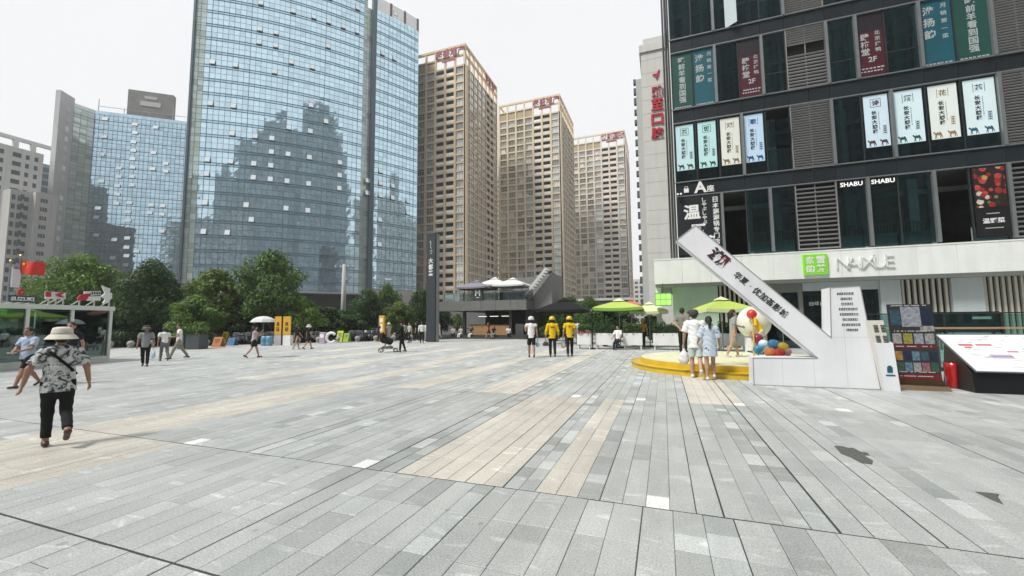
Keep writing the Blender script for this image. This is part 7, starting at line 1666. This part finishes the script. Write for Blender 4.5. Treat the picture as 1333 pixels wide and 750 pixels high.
p = hold(o, A, 1); um = thing('sun_umbrella', 'open white hand umbrella above the woman in black shorts', 'umbrella', (p.x, p.y, p.z-.1)); MB().tube([(0, 0, 0), (0, 0, .75)], .01, 6).build('shaft', alu, um)
uc = MB(); 
for k in range(8):
    for j in range(4):
        f = lambda t, a: (.58*math.sin(t*1.25)*math.cos(a)/.95, .58*math.sin(t*1.25)*math.sin(a)/.95, .78-.3*(t**2)*(1-.12*abs(math.sin(4*a))))
        uc.add([f(j/4+1e-3, k*math.pi/4), f(j/4+1e-3, (k+1)*math.pi/4), f((j+1)/4, (k+1)*math.pi/4), f((j+1)/4, k*math.pi/4)], [[0, 1, 2, 3]])
uc.build('canopy', cloth('umbrella', (0.66, 0.66, 0.68)), um)
person('woman in a black dress walking past the slate planter, pale bag at her side', G(386, 455), heading_from(386, -60), H=1.6, vx=.024, legs=((16, 5), (-14, 16)), top=c_black, hem=-.42, dress=True, sleeve=.8, fem=True, hair='long', shoes=sh_white)
person('woman in black top and pale sandals beside the woman in black dress', G(401, 454.5), heading_from(401, -70), H=1.58, vx=.024, legs=((22, 8), (-18, 14)), top=c_black, leg_cover=.4, fem=True, hat=('bucket', mat('hat_pale', (0.6, 0.6, 0.6), .8)))
person('person in black pushing the pram across the plaza', G(523, 458.5), heading_from(523, 85), H=1.74, vx=.02, legs=((8, 3), (-8, 10)), arms=((30, 6, 30), (30, 6, 30)), top=c_black, sleeve=1.9, leg_cover=.97, hair='short', hat=('cap', c_black))
o, A, *_ = person('delivery rider in white vest top, black shorts and white helmet', G(692, 465.5), heading_from(692, 4), H=1.84, vx=.016, legs=((10, 4), (-10, 16)), arms=((26, 10, 95), (-4, 12, 10)), top=c_white, hem=-.08, sleeve=.25, leg_cover=.44, hat=('helmet', mat('helmet_white', (0.7, 0.68, 0.66), .3)), skin=SKIN2, face=False, loose=1.3)
bag_thing(hold(o, A, 1), 'small light blue plastic bag of the rider in white', (0.3, 0.5, 0.68), .2, .22)
hy = mat('helmet_yellow', (0.72, 0.5, 0.02), .3)
def back_mark(o, T, w_, z_, lab): b = MB().obox(tuple(T(0, -.122, z_)), (w_, 0, 0), (0, 0, .018), (0, .006, 0)).build('back_print', ink, o)
o, A, L_, pel, T = person('delivery rider in yellow jacket and yellow helmet carrying a spare helmet', G(719.5, 464.5), heading_from(719, 3), H=1.83, vx=.016, legs=((8, 3), (-8, 14)), arms=((0, 16, 14), (4, 14, 14)), top=c_yel, hem=-.12, sleeve=1.85, leg_cover=.97, hat=('helmet', hy), face=False, loose=1.6, skin=SKIN2); back_mark(o, T, .09, .38, 0)
p = hold(o, A, 0); hm_ = thing('spare_helmet', 'dark grey helmet hanging from the yellow rider\'s hand', 'helmet', (p.x, p.y, p.z-.36)); MB().lathe([(.13, 0), (.14, .06), (.12, .15), (.07, .2), (.001, .21)], 18).build('shell', mat('helmet_dark', (0.1, 0.1, 0.11), .3), hm_, smooth=True); MB().tube([(-.1, 0, .12), (0, 0, .3), (.1, 0, .12)], .008, 5).build('strap', black, hm_)
o, A, L_, pel, T = person('delivery rider in yellow vest over white sleeves and yellow helmet', G(742, 464), heading_from(742, 2), H=1.84, vx=.016, legs=((-6, 10), (8, 3)), arms=((0, 14, 12), (2, 14, 14)), top=c_yel, hem=-.1, sleeve=.6, leg_cover=.97, hat=('helmet', hy), face=False, loose=1.5, shoes=sh_brown); back_mark(o, T, .05, .4, 0)
bag_thing(hold(o, A, 0), 'white plastic bag between the two yellow riders', (0.68, 0.69, 0.7), .26, .34)
# on and by the stage
SZ = .347
o, A, L_, pel, T = person('man in white shirt, pale shorts and cap stepping onto the yellow stage', G(907, 492), heading_from(906, 3), H=1.9, vx=.014, legs=((3, 3), (-8, 40)), arms=((4, 14, 14), (4, 12, 16)), top=c_white, bottom=c_mint, hem=-.16, sleeve=.85, leg_cover=.46, hat=('cap', mat('cap_brown', (0.05, 0.045, 0.04), .8)), shoes=sh_white, face=False, loose=1.9, lean=2)
bag_thing(hold(o, A, 0), 'white plastic bag held by the man in white shirt', (0.7, 0.71, 0.72), .3, .42)
person('girl with ponytail in an oversized pale blue printed shirt beside the capped man', G(926, 495), heading_from(928, 8), H=1.72, vx=.014, legs=((2, 3), (26, 34)), arms=((6, 18, 50), (4, 16, 30)), top=spotted('blue_print', (0.5, 0.58, 0.68), (0.03, 0.06, 0.12), 7.5, .16), bottom=c_pale, hem=-.28, sleeve=.95, leg_cover=.3, hair='pony', shoes=sh_white, fem=True, face=False, loose=2.2, fat=1.0)
person('man in dark grey T-shirt with hands clasped behind his back on the stage', G(890, 462, SZ), heading_from(890, -15), H=1.75, vx=.016, legs=((2, 2), (-4, 4)), arms=((-24, 10, 0, (-.02, -.2, .02)), (-24, 10, 0, (.02, -.2, .02))), top=c_sage, hem=-.06, sleeve=.6, leg_cover=.97, face=False, z=SZ, loose=1.2)
person('woman with a hair bun standing just beyond the man in dark grey', G(899, 459, SZ), heading_from(899, 100), H=1.64, vx=.018, legs=((2, 2), (-2, 2)), top=c_pale, sleeve=.6, hair='bun', fem=True, z=SZ)
person('woman in a grey patterned dress walking on the stage towards the white ball', G(956, 465, SZ), heading_from(957, -70), H=1.66, vx=.015, legs=((14, 6), (-12, 14)), arms=((30, 8, 45), (-8, 10, 10)), top=spotted('grey_dress', (0.3, 0.33, 0.33), (0.1, 0.12, 0.12), 16, .12), hem=-.52, dress=True, sleeve=.8, hair='long', fem=True, shoes=sh_white, z=SZ, loose=1.2)
person('visitor in yellow top and pale trousers bending beside the balloons', G(992, 462, SZ), heading_from(992, 100), H=1.66, vx=.016, legs=((34, 20), (12, 28)), arms=((8, 10, 12), (12, 8, 14)), top=c_yel, bottom=cloth('ivory', (0.58, 0.56, 0.48)), sleeve=.8, leg_cover=.97, lean=26, z=SZ, hair='short', loose=1.3)
# distant people
grp = 'people waiting near the pylon'
for a in ((506, 444.5, 20, 1.66, cloth('pale_grey', (0, 0, 0)), c_pale, 'person in a pale grey dress and white hat beside the yellow column sign', dict(hat=('bucket', mat('hat_pale', (0, 0, 0))), dress=True, hem=-.5, fem=True)),
          (533, 446.5, 120, 1.66, c_pale, c_navy, 'person in grey top facing the waiting crowd near the pylon', {}), (542, 444, 60, 1.7, c_black, c_black, 'person all in black behind the person in white jacket', {}),
          (549, 447, 5, 1.72, c_white, c_black, 'person in white jacket and black trousers from behind near the pylon', dict(sleeve=1.8)), (554, 444, -40, 1.66, c_white, c_khaki, 'person in white with khaki trousers left of the pylon', {}),
          (565, 442.5, 30, 1.74, c_white, c_black, 'person in white T-shirt and black trousers at the foot of the pylon', {}), (572, 441.5, 90, 1.68, c_pale, c_white, 'person in pale clothes just right of the pylon', {}),
          (493, 445, -60, 1.68, c_navy, c_black, 'person in dark clothes left of the yellow column sign', {}), (526, 444, 10, 1.68, cloth('pale_green', (0.3, 0.42, 0.33)), c_black, 'person in pale green top behind the pram pusher', {})):
    px, py, hd_, H_, tp, bt, lab, ex = a; kw = dict(H=H_, vx=.028, legs=((10, 4), (-10, 10)), top=tp, bottom=bt, sleeve=.7, leg_cover=.96); kw.update(ex); person(lab, G(px, py), heading_from(px, hd_), **kw)
person('woman in a red top walking past the cafe counter', PY(636, 441, 38.0).xy, heading_from(636, 60), H=1.66, vx=.026, legs=((22, 6), (-18, 14)), top=c_red, bottom=c_black, leg_cover=.36, fem=True, hair='long')
for px, lab, tp, bt in ((600, 'seated person in white trousers on the cafe step left of the counter', c_pale, c_white), (614, 'seated person in dark top and white trousers before the counter', c_navy, c_white), (643, 'seated person in black beside the woman in red', c_black, c_pale), (662, 'seated person in white top at the counter end', c_white, c_black), (590, 'seated person with dark hair near the cafe column', c_pink, c_navy)):
    p = PY(px, 438, 38.9); person(lab, p.xy, R(180)+rnd.uniform(-.5, .5), H=1.66, vx=.026, legs=((84, 78), (80, 70)), arms=((30, 8, 40), (34, 8, 40)), top=tp, bottom=bt, sleeve=.7, leg_cover=.95, seat=.5, fem=True, hair='long')
person('person in white shirt sitting on the edge of a trough planter', PY(805, 450, 25.1).xy, R(160), H=1.66, vx=.022, legs=((70, 62), (60, 50)), arms=((20, 10, 30), (20, 10, 30)), top=c_white, bottom=c_navy, sleeve=.8, leg_cover=.95, seat=.6)
p = PY(837, 430, 27.5); person('waiter in an orange yellow vest behind the hedge row', p.xy, R(150), H=1.72, vx=.022, legs=((4, 2), (-4, 4)), top=cloth('orange', (0.6, 0.3, 0.03)), sleeve=.5, leg_cover=.97, hat=('cap', cloth('orange', (0, 0, 0))))
p = PY(753, 430, 29.5); person('person in white standing in the shade of the black canopy', p.xy, R(30), H=1.74, vx=.026, legs=((4, 2), (-4, 4)), top=c_white, sleeve=.8, leg_cover=.97)

# ------------------------------------------------------------------ pram, scooters, cars
p = G(506, 458.5); o = thing('pram', 'black pram with hood pushed across the plaza', 'pram', p, heading_from(523, 85)+R(90))
bx_ = sdf_mesh('seat_shell', [((-.05, 0, .62), (.3, 0, .72), .2, .2, (0, 1, 0), .8), ((.3, 0, .75), (.38, 0, .95), .2, .17)], .025, c_black, .06); link('seat_shell', bx_, o)
ho = MB().lathe([(.3*math.cos(a), .3*math.sin(a)) for a in np.linspace(0, math.pi/2-.01, 6)], 14, (.3, 0, .85), a0=-math.pi/2, a1=math.pi/2, sx=.5); ho.build('hood', c_black, o)
for sy in (-.25, .25):
    MB().tube([(.55, sy, 1.05), (.1, sy, .55), (-.35, sy, .12)], .015, 6).build('frame_tube', dalu, o); MB().tube([(.1, sy, .55), (.4, sy, .12)], .015, 6).build('frame_tube', dalu, o)
    for x, r_ in ((-.38, .1), (.42, .12)):
        wv_ = MB(); wv_.tube([(x+r_*math.cos(a), sy, r_+.01+r_*math.sin(a)) for a in np.linspace(0, 2*math.pi, 15)], .018, 6); wv_.build('wheel', black, o)
MB().tube([(.55, -.25, 1.05), (.55, .25, 1.05)], .018, 6).build('handle', black, o); MB().box(-.2, .35, -.2, .2, .2, .34).build('basket', mat('basket_grey', (0.2, 0.2, 0.2), .8), o)
tyre = mat('tyre', (0.015, 0.015, 0.016), .8); seatm = mat('scooter_seat', (0.02, 0.02, 0.02), .5)
def scooter_parts():
    P = []
    for x in (-.62, .62):
        wv_ = MB(); wv_.tube([(x+.2*math.cos(a), 0, .22+.2*math.sin(a)) for a in np.linspace(0, 2*math.pi, 17)], .055, 8); wv_.lathe([(.001, -.03), (.13, -.03), (.13, .03), (.001, .03)], 10, (0, 0, 0)); P.append(('wheel', wv_.mesh('wheel', tyre)))
    b = MB(); prof = [(-.85, .5), (-.7, .36), (-.3, .3), (-.15, .26), (.3, .26), (.4, .5), (.52, .9), (.46, .95), (.32, .6), (.22, .36), (-.05, .36), (-.12, .62), (-.3, .68), (-.8, .7)]
    b.prism(prof, -.14, .14); P.append(('body_shell', b.mesh('body_shell', mat('scooter_paint', (0.2, 0.22, 0.24), .3, obj_rand=.9))))
    P.append(('seat', MB().bbox(-.82, -.1, -.13, .13, .69, .8, .03).mesh('seat', seatm)))
    P.append(('fork', MB().tube([(.62, 0, .22), (.5, 0, .6), (.42, 0, 1.02)], .03, 8).mesh('fork', dalu)))
    h = MB().tube([(.3, -.33, 1.06), (.42, -.15, 1.04), (.42, .15, 1.04), (.3, .33, 1.06)], .018, 6); P.append(('handlebar', h.mesh('handlebar', black)))
    P.append(('headlamp', MB().sphere((.52, 0, .92), .07, 10).mesh('headlamp', mat('lamp_glass', (0.6, 0.6, 0.58), .2))))
    m = MB()
    for sy in (-.3, .3): m.tube([(.36, sy*.8, 1.05), (.32, sy, 1.22)], .008, 5).sphere((.32, sy, 1.25), .05, 8)
    P.append(('mirror', m.mesh('mirror', black)))
    bx2 = MB().bbox(-1.05, -.7, -.17, .17, .72, 1.02, .03); P.append(('top_box', bx2.mesh('top_box', mat('top_box', (0.12, 0.12, 0.13), .4, obj_rand=.8)))); return P
SC = scooter_parts(); srng = random.Random(8)
def scooter(p, rz, box_, helmet):
    o = thing('motor_scooter', 'dark parked motor scooter behind the granite ball bollards' + (' with top box' if box_ else '') + (' and white helmet' if helmet else ''), 'scooter', p, rz, 'scooters parked along the road edge' + (' with top box' if box_ else '') + (' helmet' if helmet else ''))
    for nm, me in SC:
        if nm == 'top_box' and not box_: continue
        link(nm, me, o)
    if helmet: MB().lathe([(.12, 0), (.135, .06), (.12, .15), (.07, .21), (.001, .22)], 14, (-.4, 0, .8)).build('helmet', sh_white, o, smooth=True)
for px in list(np.arange(306, 356, 5.5))+list(np.arange(405, 420, 5))+list(np.arange(456, 494, 4.6)):
    p = on_road(px, srng.uniform(.8, 1.9)); scooter(p, R(46+90)+srng.uniform(-.25, .25), srng.random() < .4, srng.random() < .35)
def car(p, rz, col, label, name):
    o = thing('parked_car', label, 'car', (p.x, p.y, -.13), rz); paint = mat('car_'+name, col, .2, coat=.8, spec=.5); gl_ = mat('car_glass', (0.02, 0.025, 0.03), .05, spec=.8)
    prof = [(-2.2, .35), (-2.25, .6), (-2.15, .92), (-1.9, .98), (-1.35, 1.4), (-.9, 1.46), (.1, 1.44), (.95, 1.0), (1.8, .88), (2.2, .7), (2.25, .4), (2.1, .3), (-2.1, .3)]
    b = MB(); n = len(prof); secs = [(-.86, .9, .0), (-.8, 1.0, .0), (0, 1.0, .02), (.8, 1.0, 0), (.86, .9, 0)]; V = []
    for y, sc_, dz in secs: V += [(x*(1 if abs(y) < .85 else .985), y*(1 if z < 1.0 else .8), z*(1 if abs(y) < .85 else .985)) for x, z in prof]
    Fc = [[i*n+j, i*n+(j+1) % n, (i+1)*n+(j+1) % n, (i+1)*n+j] for i in range(4) for j in range(n)]+[list(range(n)), [4*n+j for j in range(n)]]
    b.add(V, Fc); b.build('body', paint, o)
    for sy in (-1, 1): MB().prism([(-1.75, .98), (-1.28, 1.36), (-.9, 1.41), (.05, 1.39), (.8, 1.0)], sy*.76-.02+sy*.0, sy*.76+.02).build('side_window', gl_, o)
    MB().add([(.12, -.62, 1.44), (.12, .62, 1.44), (.98, .72, 1.01), (.98, -.72, 1.01)], [[0, 1, 2, 3]]).build('windscreen', gl_, o).location.z = .012; MB().add([(-1.37, -.6, 1.4), (-1.37, .6, 1.4), (-1.93, .7, .99), (-1.93, -.7, .99)], [[3, 2, 1, 0]]).build('rear_window', gl_, o).location.z = .012
    for x in (-1.35, 1.35):
        for sy in (-.8, .8):
            wv_ = MB(); wv_.lathe([(.001, -.1), (.2, -.1), (.3, -.09), (.32, 0), (.3, .09), (.2, .1), (.001, .1)], 20); w2 = wv_.build('wheel', tyre, o); w2.location = (x, sy, .32); w2.rotation_euler = (R(90), 0, 0)
            rm2 = MB().lathe([(.001, -.105), (.19, -.104), (.19, .104), (.001, .105)], 16).build('rim', alu, w2)
    for sy in (-.6, .6): MB().sphere((2.14, sy, .72), .1, 8, sx=.6).build('headlight', plw, o); MB().box(-2.25, -2.2, sy-.12, sy+.12, .75, .88).build('tail_light', mat('tail_red', (0.35, 0.01, 0.01), .3), o)
for px, bk, col, lab, nm in ((265, 5.0, (0.6, 0.61, 0.62), 'white saloon car parked behind the dark planter boxes', 'white'), (165, 6.5, (0.55, 0.56, 0.57), 'silver saloon car under the dark trees beside the kiosk', 'silver'), (390, 5.5, (0.62, 0.62, 0.62), 'white saloon car behind the two women in black', 'white2'), (135, 5.2, (0.02, 0.02, 0.022), 'black saloon car behind the kiosk corner', 'black'), (320, 5.8, (0.05, 0.05, 0.055), 'dark saloon car behind the parked scooters', 'dark')):
    car(on_road(px, bk), R(46.2), col, lab, nm)
# motorcycles on show inside the kiosk
for i, px in enumerate((118, 60, 15)):
    u = kfront(px); q = kp(u, 2.2, .26); o = thing('motor_scooter', ['motor scooter on show at the right end of the glass kiosk', 'motor scooter on show in the middle of the glass kiosk', 'motor scooter on show under the grey display globe'][i], 'scooter', q, R(75+i*20))
    for nm, me in SC[:-1]: link(nm, me, o)
# ------------------------------------------------------------------ the air: faint even haze round the whole scene
hz_m = bpy.data.materials.new('haze_air'); hz_m.use_nodes = True; t = hz_m.node_tree; t.nodes.clear()
pv_ = t.nodes.new('ShaderNodeVolumePrincipled'); pv_.inputs['Color'].default_value = (0.93, 0.95, 0.97, 1); pv_.inputs['Density'].default_value = 0.00045; pv_.inputs['Anisotropy'].default_value = 0.2
ot = t.nodes.new('ShaderNodeOutputMaterial'); t.links.new(pv_.outputs['Volume'], ot.inputs['Volume'])
hz = MB().box(-330, 330, -330, 420, -2.0, 240).build('haze', hz_m); hz['kind'] = 'stuff'
S.cycles.volume_bounces = 1
